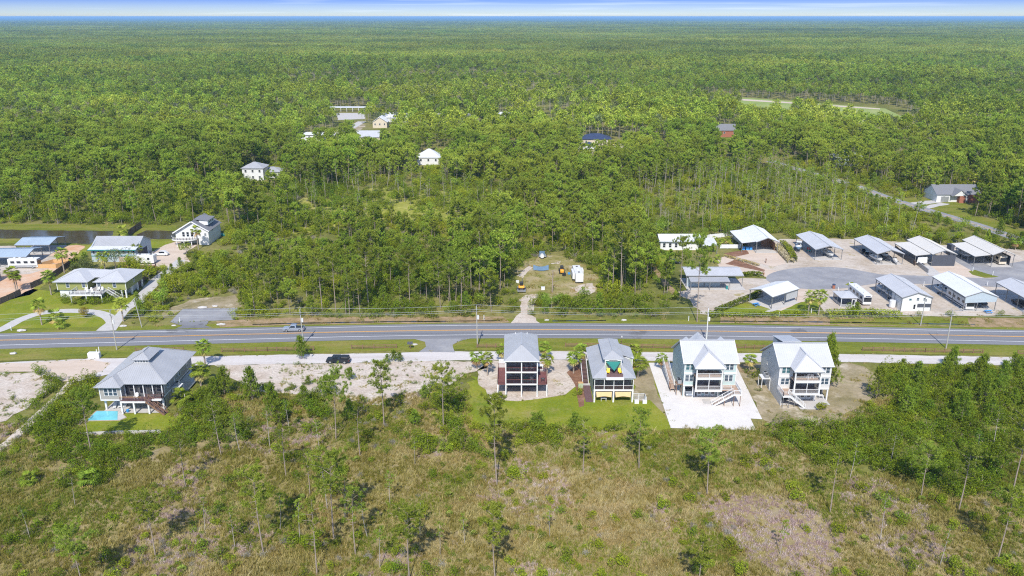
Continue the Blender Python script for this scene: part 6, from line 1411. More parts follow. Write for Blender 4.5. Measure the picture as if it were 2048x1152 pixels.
for k, (dz, dy) in enumerate(((.15, .55), (-.75, -.55), (-1.65, .55))):
    m = MB()
    for p, q in zip(ext[:-1], ext[1:]):
        a, b = Vector((p[0] - .1, p[1] + dy, p[2] + dz)), Vector((q[0] - .1, q[1] + dy, q[2] + dz)); L = (b - a).length; sag = .012 * L; n = 14; pr = None
        for i in range(n + 1):
            u = i / n; c = a.lerp(b, u) - Vector((0, 0, 4 * sag * u * (1 - u)))
            if pr is not None: m.tube(pr, c, .024, .024, 4, False)
            pr = c
    o = m.build('power_line', M_WIRE); tag(o, ['topmost power line strung from pole to pole along the road', 'middle power line strung from pole to pole along the road', 'lowest power line strung from pole to pole along the road'][k], 'wire', 'power lines')
# marker posts and small things
for px, py, lb in ((360, 645, 'white marker post on the verge by the parking pad'), (23, 661, 'white marker post beside the curved drive end'), (1558, 634, 'white marker post in the straw bank before the hedge'), (1622, 627, 'white marker post between the two carport palms'), (1377, 642, 'white marker post left of the giant pine foot'), (1698, 573, 'white marker post on the small grass island'), (1847, 572, 'white marker post behind the white garage'), (1945, 543, 'white marker post on the asphalt lot by the dry grass island'), (1985, 551, 'white marker post at the right of the dry grass island'), (1676, 583, 'short white post beside the red barrel'), (968, 640, 'white marker post right of the middle utility pole'), (1974, 571, 'white marker post between the two front carports'), (585, 275, 'white marker post by the back road')):
    x, y = G(px, py) if px != 585 else G(1727, 381)
    t = thing('marker_post', lb, 'post', (x, y, 0), 0, 'white marker posts'); MB().bevbox(-.09, -.09, 0, .09, .09, 1.5, .02).build('stake', M_TRIM, t); MB().bevbox(-.10, -.10, 1.3, .10, .10, 1.42, .01).build('cap', M_BLUEW, t)
x, y = G(1667, 577); _t = thing('fire_drum', 'rusty red barrel on the verge of the turning circle', 'barrel', (x, y, 0)); MB().tube((0, 0, 0), (0, 0, 1.2), .45, .45, 12).build('drum', M_BRICK, _t); MB().tube((0, 0, 1.2), (0, 0, 1.5), .5, .5, 12).build('rim', M_NAVY, _t)
for px, py, lb in ((1527.5, 550, 'red fire hydrant beside the turning circle'), (1531.5, 526, 'brown mailbox post between the two shell drives')):
    x, y = G(px, py); _t = thing('hydrant' if 'hydrant' in lb else 'mailbox', lb, 'hydrant' if 'hydrant' in lb else 'mailbox', (x, y, 0)); m = M_REDP if 'hydrant' in lb else M_WOOD; MB().tube((0, 0, 0), (0, 0, .9 if m is M_REDP else 1.4), .16, .14, 8).build('post', m, _t); MB().bevbox(-.22, -.25, .6 if m is M_REDP else 1.3, .22, .25, .8 if m is M_REDP else 1.6, .05).build('cap', m, _t)
# well house and boulders
x, y = G(190, 716); _t = thing('pump_station', 'white pump station with two upright pipes on the sandy turnaround', 'pump station', (x, y, .06)); MB().bevbox(-1.5, -.6, .0, 1.4, .6, 1.5, .06).build('housing', M_TRIM, _t); [MB().tube((q, .2, 0), (q, .2, hh), .1, .1, 8).build('pipe', M_TRIM, _t) for q, hh in ((.6, 2.2), (1.25, 2.9))]; MB().box(-1.7, -.9, 0, 1.6, -.62, .12).build('step', M_CONC, _t)
def rock(px, py, s, lb):
    x, y = G(px, py); r = np.random.default_rng(px); bm = bmesh.new(); bmesh.ops.create_icosphere(bm, subdivisions=2, radius=1)
    for v in bm.verts: v.co *= r.uniform(.8, 1.15)
    for v in bm.verts: v.co.x *= s * 1.5; v.co.y *= s * .8; v.co.z = max(-.02, v.co.z * s * .5 + .1)
    me = bpy.data.meshes.new('boulder'); bm.to_mesh(me); bm.free(); me.materials.append(M_CONC); o = link_mesh('boulder', me); o.location = (x, y, 0.05); tag(o, lb, 'boulder', 'pale boulders')
for a in ((442, 650, .8, 'pale boulder on the verge right of the parking pad'), (43, 662, .9, 'pale boulder by the curved drive end'), (246, 653, .7, 'pale boulder beside the drive of the olive house'), (405, 616, .9, 'pale slab behind the parking pad at its middle'), (430, 613, .6, 'pale slab behind the parking pad at its right'), (27, 708, .7, 'pale boulder on the south verge at left'), (830, 690, .5, 'pale boulder beside the info sign'), (348, 652, .5, 'pale boulder left of the parking pad'), (1094, 641, .5, 'pale boulder beside the ditch'), (1248, 641, .6, 'pale boulder right of the ditch')): rock(*a)
x, y = G(820.5, 698); _t = thing('info_sign', 'small brown post with a slanted grey board beside the road apron', 'sign', (x, y, 0)); MB().box(-.09, -.09, 0, .09, .09, 1.9).build('post', M_WOOD, _t); MB().ext([(-.7, -.5, 1.5), (.7, -.5, 1.5), (.7, .3, 1.9), (-.7, .3, 1.9)], (0, .03, .05)).build('board', M_CHAR, _t)
x, y = G(1243, 690); _t = thing('globe_lamp', 'white globe lamp on a post behind the pale green house', 'lamp', (x, y, 0)); MB().tube((0, 0, 0), (0, 0, 2.2), .06, .05, 8).build('post', M_WOOD, _t); MB().tube((0, 0, 2.2), (0, 0, 2.55), .17, .14, 10).build('globe', M_TRIM, _t)
# ------------------------------------------------------------------ plants: the meshes
def tri_mesh(name, parts, mats):
    """parts = [(verts (N,3), faces list/array (M,k), material index)]"""
    V, loops, starts, tot, mi = [], [], [], [], []
    off = 0; ls = 0
    for v, f, m in parts:
        v = np.asarray(v, dtype=np.float32); f = np.asarray(f, dtype=np.int32)
        V.append(v); loops.append((f + off).ravel()); k = f.shape[1]
        starts.append(ls + np.arange(len(f)) * k); tot.append(np.full(len(f), k)); mi.append(np.full(len(f), m))
        off += len(v); ls += f.size
    V = np.concatenate(V); loops = np.concatenate(loops); starts = np.concatenate(starts); mi = np.concatenate(mi)
    me = bpy.data.meshes.new(name)
    me.vertices.add(len(V)); me.vertices.foreach_set('co', V.ravel())
    me.loops.add(len(loops)); me.loops.foreach_set('vertex_index', loops)
    me.polygons.add(len(starts)); me.polygons.foreach_set('loop_start', starts)
    for m in mats: me.materials.append(m)
    me.polygons.foreach_set('material_index', mi.astype(np.int32))
    me.update(calc_edges=True)
    return me

def unit(a): return a / np.maximum(np.linalg.norm(a, axis=-1, keepdims=True), 1e-6)

def blades(C, n, R, w, r, up=0.25, jit=0.35):
    """tufts: n needle-like triangles springing out of every centre"""
    C = np.repeat(np.asarray(C), n, axis=0); N = len(C)
    d = r.normal(size=(N, 3)); d[:, 2] += up; d = unit(d)
    R = (np.repeat(R, n) if np.ndim(R) else np.full(N, R)) * r.uniform(0.6, 1.1, N)
    base = C + r.normal(size=(N, 3)) * (R * jit)[:, None]
    up_n = r.normal(size=(N, 3)) * 0.55; up_n[:, 2] += 0.75; up_n[:, 1] -= 0.35
    side = unit(np.cross(d, up_n)) * (w * r.uniform(0.7, 1.3, N))[:, None]
    V = np.stack([base - side, base + side, base + d * R[:, None]], axis=1).reshape(-1, 3)
    return V, np.arange(N * 3).reshape(-1, 3)

def leaves(C, size, r, flat=0.5, asp=0.55):
    """one kite-shaped leaf at every centre"""
    C = np.asarray(C); N = len(C)
    nrm = r.normal(size=(N, 3)); nrm[:, 2] = np.abs(nrm[:, 2]) + flat; nrm = unit(nrm)
    u = unit(np.cross(nrm, r.normal(size=(N, 3)))); v = np.cross(nrm, u)
    s = (size * r.uniform(0.6, 1.3, N))[:, None]
    V = np.stack([C - u * s * 0.5, C + v * s * 0.5 * asp, C + u * s * 0.6, C - v * s * 0.5 * asp], axis=1).reshape(-1, 3)
    return V, np.arange(N * 4).reshape(-1, 4)

def tubes(segs, n=5):
    V, Fc, off = [], [], 0
    for p0, p1, r0, r1 in segs:
        p0, p1 = np.array(p0, float), np.array(p1, float); d = unit(p1 - p0)
        u = unit(np.cross(d, [0.3, 0.9, 0.2] if abs(d[2]) > 0.8 else [0, 0, 1.0])); w = np.cross(d, u)
        a = np.arange(n) * 2 * np.pi / n; ring = np.cos(a)[:, None] * u + np.sin(a)[:, None] * w
        V += [p0 + ring * r0, p1 + ring * r1]
        for i in range(n):
            k = (i + 1) % n; Fc.append((off + i, off + k, off + n + k, off + n + i))
        off += 2 * n
    return np.concatenate(V), np.array(Fc)

G1, G2, G3 = (0.030, 0.055, 0.012), (0.060, 0.100, 0.020), (0.105, 0.150, 0.028)
L_PINE = mat_leaf('pine_needles', [(0.0, (0.110, 0.178, 0.026)), (0.3, (0.195, 0.275, 0.036)), (0.65, (0.310, 0.380, 0.046)), (1.0, (0.43, 0.445, 0.07))], 0.38)
L_PINEN = mat_leaf('near_pine_needles', [(0.05, (0.130, 0.190, 0.026)), (0.35, (0.205, 0.260, 0.034)), (0.65, (0.280, 0.325, 0.046)), (0.95, (0.36, 0.37, 0.065))], 0.38)
L_YOUNG = mat_leaf('young_needles', [(0.05, (0.125, 0.195, 0.020)), (0.5, (0.195, 0.265, 0.028)), (0.95, (0.275, 0.315, 0.042))], 0.35)
L_BUSH = mat_leaf('shrub_leaves', [(0.05, (0.115, 0.170, 0.014)), (0.4, (0.215, 0.270, 0.020)), (0.7, (0.315, 0.345, 0.028)), (0.95, (0.39, 0.37, 0.045))], 0.35)
L_DARK = mat_leaf('dark_shrub_leaves', [(0.05, (0.085, 0.135, 0.012)), (0.5, (0.160, 0.215, 0.018)), (0.95, (0.245, 0.275, 0.026))], 0.3)
L_GREY = mat_leaf('grey_twigs', [(0.05, (0.17, 0.17, 0.12)), (0.5, (0.26, 0.24, 0.20)), (0.95, (0.33, 0.30, 0.27))], 0.1)
L_FAN = mat_leaf('palmetto_fans', [(0.05, (0.10, 0.16, 0.025)), (0.5, (0.18, 0.23, 0.04)), (0.95, (0.36, 0.32, 0.06))], 0.25)
L_PALM = mat_leaf('palm_fronds', [(0.05, (0.13, 0.20, 0.022)), (0.5, (0.22, 0.29, 0.035)), (0.95, (0.34, 0.34, 0.05))], 0.25)
L_DEADF = mat_leaf('dry_fronds', [(0.05, (0.26, 0.18, 0.07)), (0.5, (0.40, 0.29, 0.11)), (0.95, (0.48, 0.38, 0.17))], 0.15)
L_OAK = mat_leaf('olive_leaves', [(0.05, (0.075, 0.105, 0.035)), (0.5, (0.135, 0.170, 0.06)), (0.95, (0.20, 0.22, 0.09))], 0.25)
L_LIME = mat_leaf('lime_leaves', [(0.05, (0.16, 0.25, 0.025)), (0.5, (0.24, 0.33, 0.04)), (0.95, (0.32, 0.36, 0.06))], 0.3)
L_GRASS = mat_leaf('straw_grass', [(0.08, (0.175, 0.180, 0.030)), (0.32, (0.280, 0.245, 0.060)), (0.5, (0.385, 0.31, 0.12)), (0.72, (0.46, 0.36, 0.18)), (0.95, (0.43, 0.35, 0.25))], 0.25, val=0.3)
L_PURPLE = mat_leaf('purple_grass', [(0.1, (0.34, 0.25, 0.22)), (0.5, (0.46, 0.36, 0.33)), (0.9, (0.54, 0.45, 0.42))], 0.2, val=0.3)
L_GREENG = mat_leaf('green_grass', [(0.08, (0.125, 0.175, 0.018)), (0.5, (0.20, 0.225, 0.030)), (0.95, (0.29, 0.26, 0.06))], 0.25, val=0.3)
M_BARKL = mat('pale_bark', (0.32, 0.285, 0.24), 0.9, 0.25, 1.0)
M_PTRUNK = mat('palm_trunk', (0.30, 0.25, 0.20), 0.9, 0.25, 2.0)

def pine(seed, h, crown_from, spread, limbs, tufts, nb, lean=0.02, flat=False, bare=0.03, bw=0.08, tr=0.21):
    """tall pine: (trunk with limbs, crown of needle tufts)"""
    r = np.random.default_rng(seed)
    top = np.array([r.normal() * lean * h, r.normal() * lean * h, h])
    bend = np.array([r.normal() * 0.012 * h, r.normal() * 0.012 * h, 0])
    def at(t): return top * t + bend * np.sin(t * 3.1)
    rad = 0.0105 * h
    segs = [(at(i / 6), at((i + 1) / 6), rad * (1 - i / 7), rad * (1 - (i + 1) / 7)) for i in range(6)]
    C, R = [], []
    for i in range(limbs):
        t = crown_from + (0.97 - crown_from) * (i + r.uniform(0, 0.8)) / limbs
        k = (t - crown_from) / (1 - crown_from)
        prof = (0.55 + 0.75 * k) * (1 - k ** 3.0) + 0.15 if not flat else (0.8 + 0.5 * k) * (1 - k ** 6) + 0.1
        ln = spread * prof * r.uniform(0.65, 1.15)
        az = i * 2.4 + r.uniform(-0.5, 0.5); el = r.uniform(0.05, 0.5) + 0.3 * k
        p0 = at(t); d = np.array([math.cos(az) * math.cos(el), math.sin(az) * math.cos(el), math.sin(el)])
        p1 = p0 + d * ln
        segs.append((p0, p1, rad * 0.30, rad * 0.10))
        for j in range(tufts):
            s = r.uniform(0.45, 1.1)
            c = p0 + d * ln * s + r.normal(size=3) * np.array([0.42, 0.42, 0.25]) * ln * 0.36
            C.append(c); R.append(r.uniform(0.5, 0.85) * spread * tr)
    for j in range(tufts): C.append(at(0.97) + r.normal(size=3) * spread * 0.16); R.append(spread * 0.15)
    for i in range(int(bare * 100)):                        # bare stubs below the crown
        t = r.uniform(crown_from * 0.75, crown_from); az = r.uniform(0, 6.28); p0 = at(t)
        segs.append((p0, p0 + np.array([math.cos(az), math.sin(az), 0.2]) * r.uniform(0.5, 1.5), 0.035, 0.012))
    tv, tf = tubes(segs)
    bv, bf = blades(C, nb, np.array(R), bw * spread / 2.6, r, 0.45)
    return (tv, tf), (bv, bf)

def young_pine(seed, h, spread, nb):
    r = np.random.default_rng(seed); C, R = [], []
    segs = [((0, 0, 0), (0, 0, h * 0.96), 0.02 * h, 0.004 * h)]
    tiers = int(5 + h * 1.2)
    for i in range(tiers):
        t = 0.12 + 0.85 * i / tiers; L = spread * (1 - t) ** 0.8 + 0.12
        for j in range(6):
            az = j * 1.047 + i * 0.6 + r.uniform(-0.3, 0.3)
            d = np.array([math.cos(az), math.sin(az), 0.55]); p = np.array([0, 0, h * t])
            segs.append((p, p + d * L * 0.8, 0.018, 0.008))
            for s in (0.55, 1.0): C.append(p + d * L * s * r.uniform(0.65, 1.3) + r.normal(size=3) * 0.10 * spread); R.append(0.22 + 0.20 * spread)
    C.append(np.array([0, 0, h * 0.98])); R.append(0.3)
    return tubes(segs, 4), blades(C, nb, np.array(R), 0.05, r, 1.0, 0.2)

def bush(seed, rx, rz, n, size, lobes=7, skirt=0.15, hollow=0.75):
    r = np.random.default_rng(seed)
    lc = r.normal(size=(lobes, 3)) * np.array([rx * 0.48, rx * 0.48, rz * 0.22]); lc[:, 2] = np.abs(lc[:, 2]) + rz * r.uniform(0.3, 0.75, lobes)
    lr = r.uniform(0.36, 0.62, lobes)
    k = r.integers(0, lobes, n)
    d = unit(r.normal(size=(n, 3))); rr = r.uniform(hollow, 1.05, n) ** 0.6
    P = lc[k] + d * (rr * lr[k])[:, None] * np.array([rx, rx, rz])
    P[:, 2] = np.maximum(P[:, 2], skirt * rz * r.uniform(0, 1, n))
    segs = [((0, 0, 0), tuple(lc[i] * 0.9), 0.05 * rx, 0.02 * rx) for i in range(min(5, lobes))]
    return tubes(segs, 4), leaves(P, size, r, 0.7)

def cone_tree(seed, h, rad, n, size):
    r = np.random.default_rng(seed)
    t = r.uniform(0, 1, n) ** 0.75 * 0.97; az = r.uniform(0, 6.283, n)
    R = rad * (1 - t) ** 0.75 * (0.8 + 0.3 * np.sin(az * 3 + t * 17)) * r.uniform(0.75, 1.08, n)
    P = np.stack([np.cos(az) * R, np.sin(az) * R, 0.3 + t * (h - 0.3)], axis=1)
    return tubes([((0, 0, 0), (0, 0, h * 0.9), 0.02 * h, 0.01)], 5), leaves(P, size, r, 0.2)

def fan(c, d, R, r, nf=9, spreadang=2.4):
    """one fan leaf: pointed fingers round the tip of a stalk"""
    d = unit(np.array(d, float)); s = unit(np.cross(d, [0, 0, 1.0]) + r.normal(size=3) * 0.15); n = np.cross(s, d)
    V, Fc = [], []
    for i in range(nf):
        a = (i / (nf - 1) - 0.5) * spreadang; a2 = spreadang / nf * 0.5
        def q(t, rad): return c + (d * math.cos(t) + s * math.sin(t)) * rad - n * 0.0 + np.array([0, 0, -0.22 * rad * rad / max(R, .1)])
        b = len(V); V += [c, q(a - a2, R * 0.6), q(a, R * r.uniform(0.9, 1.08)), q(a + a2, R * 0.6)]
        Fc.append((b, b + 1, b + 2, b + 3))
    return V, Fc

def palm(seed, h, R, fronds=26, dead=7):
    r = np.random.default_rng(seed)
    lean = r.normal(size=2) * 0.03 * h
    pts = [np.array([lean[0] * (i / 5) ** 2, lean[1] * (i / 5) ** 2, h * i / 5]) for i in range(6)]
    segs = [(pts[i], pts[i + 1], 0.20 - 0.012 * i, 0.19 - 0.012 * i) for i in range(5)]
    top = pts[-1]; GV, GF, DV, DF = [], [], [], []
    st = []
    for i in range(fronds + dead):
        isd = i >= fronds
        az = i * 2.399; el = r.uniform(-0.35, 1.15) if not isd else r.uniform(-1.1, -0.5)
        d = np.array([math.cos(az) * math.cos(el), math.sin(az) * math.cos(el), math.sin(el)])
        ln = R * r.uniform(0.42, 0.66); c = top + d * ln
        st.append((top, c, 0.03, 0.02))
        dd = d + np.array([0, 0, -0.35])
        V, Fc = fan(c, dd, R * r.uniform(0.48, 0.66), r)
        (gv, gf) = (DV, DF) if isd else (GV, GF)
        o = len(gv); gv += V; gf += [tuple(o + x for x in f) for f in Fc]
    tv, tf = tubes(segs, 8); sv, sf = tubes(st, 3)
    return (tv, tf), (np.array(GV), np.array(GF)), (np.array(DV), np.array(DF)) if dead else None, (sv, sf)

def palmetto(seed, R, n=12):
    r = np.random.default_rng(seed); V, Fc = [], []
    for i in range(n):
        az = i * 2.399; el = r.uniform(0.35, 1.3)
        d = np.array([math.cos(az) * math.cos(el), math.sin(az) * math.cos(el), math.sin(el)])
        v, f = fan(d * R * r.uniform(0.4, 0.7), d, R * r.uniform(0.5, 0.75), r, 9, 3.6)
        o = len(V); V += v; Fc += [tuple(o + x for x in q) for q in f]
    return np.array(V), np.array(Fc)

def grass_patch(seed, rad, n, h, w=0.035):
    r = np.random.default_rng(seed)
    ncl = max(4, n // 12); cc = r.normal(size=(ncl, 2)) * rad * 0.55
    k = r.integers(0, ncl, n)
    B = np.zeros((n, 3)); B[:, :2] = cc[k] + r.normal(size=(n, 2)) * 0.16
    hh = h * r.uniform(0.5, 1.15, n)
    T = B + np.stack([r.normal(size=n) * 0.35 * hh, r.normal(size=n) * 0.35 * hh, hh], axis=1)
    s = unit(np.cross(T - B, r.normal(size=(n, 3)))) * (w * r.uniform(0.7, 1.4, n))[:, None]
    V = np.stack([B - s, B + s, T], axis=1).reshape(-1, 3)
    return V, np.arange(3 * n).reshape(-1, 3)

PINES = []          # (trunk mesh, crown mesh, joined mesh, height)
for i, (h, cf, sp, lb, tu, nb, fl) in enumerate([(16.5, .52, 3.7, 19, 8, 44, 0), (15, .55, 3.4, 17, 8, 44, 0), (17.5, .56, 4.1, 19, 8, 44, 1), (14, .48, 3.1, 17, 7, 44, 0), (16, .60, 3.8, 16, 8, 44, 1), (13, .44, 2.8, 17, 7, 44, 0)]):
    t, c = pine(100 + i, h, cf, sp, lb, tu, nb, flat=bool(fl))
    PINES.append((tri_mesh('pine_trunk', [(*t, 0)], [M_BARK]), tri_mesh('pine_crown', [(*c, 0)], [L_PINE]), tri_mesh('pine_whole', [(*t, 0), (*c, 1)], [M_BARK, L_PINE]), h))
NEARP = []
for i, (h, cf, sp, lb, tu, fl) in enumerate([(16.5, .52, 3.3, 20, 10, 0), (15, .56, 3.0, 17, 10, 0), (17.5, .58, 3.7, 18, 11, 1), (14, .52, 2.5, 14, 8, 0), (16, .62, 3.4, 15, 11, 1), (13, .50, 2.3, 14, 8, 0)]):
    t, c = pine(120 + i, h, cf, sp, lb, tu, 52, flat=bool(fl), bare=.08, bw=0.034, tr=0.165)
    NEARP.append((tri_mesh('pine_trunk', [(*t, 0)], [M_BARK]), tri_mesh('pine_crown', [(*c, 0)], [L_PINEN]), None, h))
THIN = []
for i, (h, cf, sp, lb, tu) in enumerate([(13, .58, 1.9, 12, 6), (12, .52, 1.7, 12, 6), (14, .62, 2.0, 11, 6), (11, .5, 1.6, 12, 6)]):
    t, c = pine(140 + i, h, cf, sp, lb, tu, 24, lean=0.03)
    THIN.append((tri_mesh('pine_trunk', [(*t, 0)], [M_BARKL]), tri_mesh('pine_crown', [(*c, 0)], [L_PINE]), tri_mesh('pine_whole', [(*t, 0), (*c, 1)], [M_BARKL, L_PINE]), h))
YOUNG = []
for i, (h, sp) in enumerate([(4.2, 1.3), (3.2, 1.0), (5.2, 1.4), (6.2, 1.6)]):
    t, c = young_pine(160 + i, h, sp, 14)
    YOUNG.append((tri_mesh('pine_trunk', [(*t, 0)], [M_BARK]), tri_mesh('pine_crown', [(*c, 0)], [L_YOUNG]), tri_mesh('pine_whole', [(*t, 0), (*c, 1)], [M_BARK, L_YOUNG]), h))
def far_pine(seed, h, sp, nb, per, big=0.085):
    r = np.random.default_rng(seed); C = []
    for i in range(nb):
        ph = math.acos(1 - r.uniform(0, 1) * 1.15); a = r.uniform(0, 6.28); q = sp * math.sin(ph) * r.uniform(0.55, 1.0)
        C.append((math.cos(a) * q, math.sin(a) * q, h * (0.70 + 0.28 * math.cos(ph)) + r.normal() * 0.3))
    c = blades(C, per, sp * 0.30, sp * big, r, 0.35, 0.4)
    t = tubes([((0, 0, 0), (0, 0, h * 0.9), 0.15, 0.08)], 4)
    return t, c
FARP = []
for i, (h, sp) in enumerate([(15, 3.7), (13, 3.0), (16.5, 4.2), (14, 3.4), (12, 2.8)]):
    t, c = far_pine(180 + i, h, sp, 44, 9)
    FARP.append(tri_mesh('far_pine', [(*t, 0), (*c, 1)], [M_BARKL, [L_PINE, L_PINE, L_PINE, L_DARK, L_OAK][i]]))
PATCH = []
for i in range(5):
    r = np.random.default_rng(300 + i); parts = []; vs, fs, off = [], [], 0
    for k in range(49):
        h = r.uniform(9.5, 17); sp = r.uniform(3.4, 5.2)
        _, (v, f) = far_pine(400 + i * 100 + k, h, sp, 16, 6, 0.13)
        v = v + np.array([(k % 7) * 8.4 - 25 + r.uniform(-3, 3), (k // 7) * 8.4 - 25 + r.uniform(-3, 3), 0])
        vs.append(v); fs.append(f + off); off += len(v)
    PATCH.append(tri_mesh('forest_block', [(np.concatenate(vs), np.concatenate(fs), 0)], [L_PINEN]))
BUSH = []
for i, (rx, rz, n, sz, m) in enumerate([(1.5, 1.6, 700, 0.26, L_BUSH), (1.2, 1.2, 600, 0.22, L_BUSH), (1.9, 2.2, 900, 0.28, L_DARK), (1.4, 1.7, 700, 0.24, L_DARK), (1.6, 1.8, 650, 0.27, L_BUSH), (0.7, 0.75, 320, 0.16, L_DARK), (0.6, 0.6, 260, 0.15, L_BUSH)]):
    t, c = bush(500 + i, rx, rz, n, sz)
    BUSH.append((tri_mesh('shrub_stems', [(*t, 0)], [M_BARK]), tri_mesh('shrub_leaves', [(*c, 0)], [m]), tri_mesh('shrub_whole', [(*t, 0), (*c, 1)], [M_BARK, m]), rz))
TWIG = []
for i in range(2):
    r = np.random.default_rng(560 + i); v, f = blades(r.normal(size=(16, 3)) * np.array([0.4, 0.4, 0.1]) + [0, 0, 0.3], 16, 0.7, 0.02, r, 0.8)
    TWIG.append(tri_mesh('grey_twigs', [(v, f, 0)], [L_GREY]))
DEADT = []
for i in range(2):
    r = np.random.default_rng(565 + i)
    sg = [((0, 0, 0), (0.2, 0, 11), 0.16, 0.05)] + [((0.1, 0, z), (0.1 + math.cos(a) * l, math.sin(a) * l, z + l * 0.6), 0.06, 0.02) for z, a, l in zip(r.uniform(5, 10.5, 9), r.uniform(0, 6.28, 9), r.uniform(1, 2.6, 9))]
    tw = blades(np.array([s_[1] for s_ in sg[1:]]), 10, 0.9, 0.03, r, 0.6)
    DEADT.append(tri_mesh('grey_tree', [(*tubes(sg, 4), 0), (*tw, 1)], [M_BARKL, L_GREY]))
OAK = []
for i, (rx, rz, z) in enumerate([(2.6, 2.4, 2.0), (3.2, 2.8, 3.0), (2.2, 2.6, 1.5)]):
    (tv, tf), (v, f) = bush(570 + i, rx, rz, 1500, 0.34, 9, hollow=0.6); v = v + np.array([0, 0, z])
    tr = tubes([((0, 0, 0), (0, 0, z + rz * 0.6), 0.16, 0.08)] + [((0, 0, z * 0.8), (math.cos(a) * rx * 0.5, math.sin(a) * rx * 0.5, z + rz * 0.6), 0.08, 0.03) for a in (0, 2.1, 4.2)], 5)
    OAK.append((tri_mesh('tree_trunk', [(*tr, 0)], [M_BARK]), tri_mesh('tree_crown', [(v, f, 0)], [L_OAK]), tri_mesh('tree_whole', [(*tr, 0), (v, f, 1)], [M_BARK, L_OAK]), z + rz))
MIDT = []
for i, (rx, rz, z, m) in enumerate([(1.9, 2.2, 1.2, L_BUSH), (2.2, 2.8, 1.6, L_BUSH), (1.7, 2.4, 1.4, L_LIME), (2.0, 2.6, 1.4, L_DARK)]):
    (tv, tf), (lv, lf) = bush(580 + i, rx, rz, 1000, 0.32, 8, hollow=0.6); lv = lv + np.array([0, 0, z])
    tr = tubes([((0, 0, 0), (0, 0, z + rz * 0.6), 0.12, 0.05)], 5)
    MIDT.append(tri_mesh('small_tree', [(*tr, 0), (lv, lf, 1)], [M_BARKL, m]))
PMETTO = [tri_mesh('palmetto', [(*palmetto(590 + i, R), 0)], [L_FAN]) for i, R in enumerate([0.9, 1.1, 1.3])]
PALMS = []
for i, (h, R) in enumerate([(4.6, 2.0), (3.4, 2.0), (6.0, 2.1), (1.2, 1.9)]):
    t, g, dd, st = palm(600 + i, h, R)
    PALMS.append((tri_mesh('palm_stem', [(*t, 0)], [M_PTRUNK]), tri_mesh('palm_fronds', [(*g, 0), (*st, 0)], [L_PALM]), tri_mesh('palm_dead_fronds', [(*dd, 0)], [L_DEADF]), h))
GRASS = []
for i, (rad, n, h, m) in enumerate([(1.3, 130, 0.75, L_GRASS), (1.3, 120, 0.6, L_GRASS), (1.2, 110, 0.9, L_GRASS), (1.2, 110, 0.6, L_GREENG), (1.2, 120, 0.4, L_PURPLE)]):
    GRASS.append(tri_mesh('grass_patch', [(*grass_patch(620 + i, rad, n, h), 0)], [m]))

# ------------------------------------------------------------------ where plants may stand
def inside(px, py, poly):
    poly = np.asarray(poly, float); res = np.zeros(len(px), bool)
    lo, hi = poly.min(0), poly.max(0)
    cand = np.where((px >= lo[0]) & (px <= hi[0]) & (py >= lo[1]) & (py <= hi[1]))[0]
    if not len(cand): return res
    x, y = px[cand], py[cand]; c = np.zeros(len(cand), bool)
    for i in range(len(poly)):
        (x0, y0), (x1, y1) = poly[i - 1], poly[i]
        if y0 == y1: continue
        cr = ((y0 > y) != (y1 > y)) & (x < (x1 - x0) * (y - y0) / (y1 - y0) + x0)
        c ^= cr
    res[cand] = c
    return res
def near_path(X, Y, path, d):
    out = np.zeros(len(X), bool)
    for i in range(0, len(path) - 1):
        a, b = path[i], path[i + 1]; ab = b - a; L = (ab ** 2).sum() + 1e-9
        t = np.clip(((X - a[0]) * ab[0] + (Y - a[1]) * ab[1]) / L, 0, 1)
        out |= (X - a[0] - ab[0] * t) ** 2 + (Y - a[1] - ab[1] * t) ** 2 < d * d
    return out

# footprints of buildings and open yards, in photo pixels on the ground
CLEAR = [[(190, 765), (262, 702), (392, 698), (392, 770), (348, 830), (182, 850), (178, 822)],
         [(985, 670), (1110, 670), (1110, 800), (985, 800)], [(1130, 680), (1300, 680), (1310, 815), (1130, 815)],
         [(1500, 690), (1690, 690), (1700, 822), (1510, 825)],
         [(60, 560), (290, 560), (280, 600), (235, 670), (0, 670), (0, 590)], [(160, 478), (310, 478), (320, 530), (160, 535)],
         [(340, 448), (450, 445), (455, 480), (400, 505), (335, 495)], [(-100, 455), (140, 455), (140, 590), (-100, 630)],
         [(1316, 486), (1480, 478), (1500, 590), (1350, 590)], [(1460, 468), (1575, 468), (1580, 545), (1440, 550)],
         [(1560, 484), (1860, 488), (1880, 500), (2120, 505), (2120, 632), (1640, 630), (1560, 560)], [(1136, 555), (1190, 555), (1194, 604), (1138, 604)], [(1480, 540), (1600, 540), (1600, 582), (1480, 572)], [(1470, 600), (1640, 575), (1640, 630), (1440, 632)],
         [(488, 345), (560, 338), (565, 364), (490, 366)], [(600, 276), (640, 276), (640, 286), (600, 286)], [(710, 250), (790, 250), (785, 298), (712, 298)],
         [(770, 236), (805, 236), (805, 248), (770, 248)], [(662, 218), (735, 218), (735, 242), (662, 242)], [(834, 318), (880, 318), (880, 334), (834, 334)],
         [(1160, 282), (1218, 280), (1218, 314), (1160, 314)], [(1425, 262), (1475, 262), (1475, 280), (1425, 280)], [(1870, 388), (1960, 388), (1960, 422), (1870, 422)],
         [(985, 232), (1040, 232), (1040, 240), (985, 240)], [(1040, 232), (1190, 234), (1190, 248), (1040, 246)], [(1675, 322), (1725, 322), (1725, 336), (1675, 336)],
         [(670, 250), (730, 240), (700, 278), (640, 290)],
         [(1380, 190), (1800, 212), (1830, 248), (1700, 240), (1500, 212), (1380, 204)]]
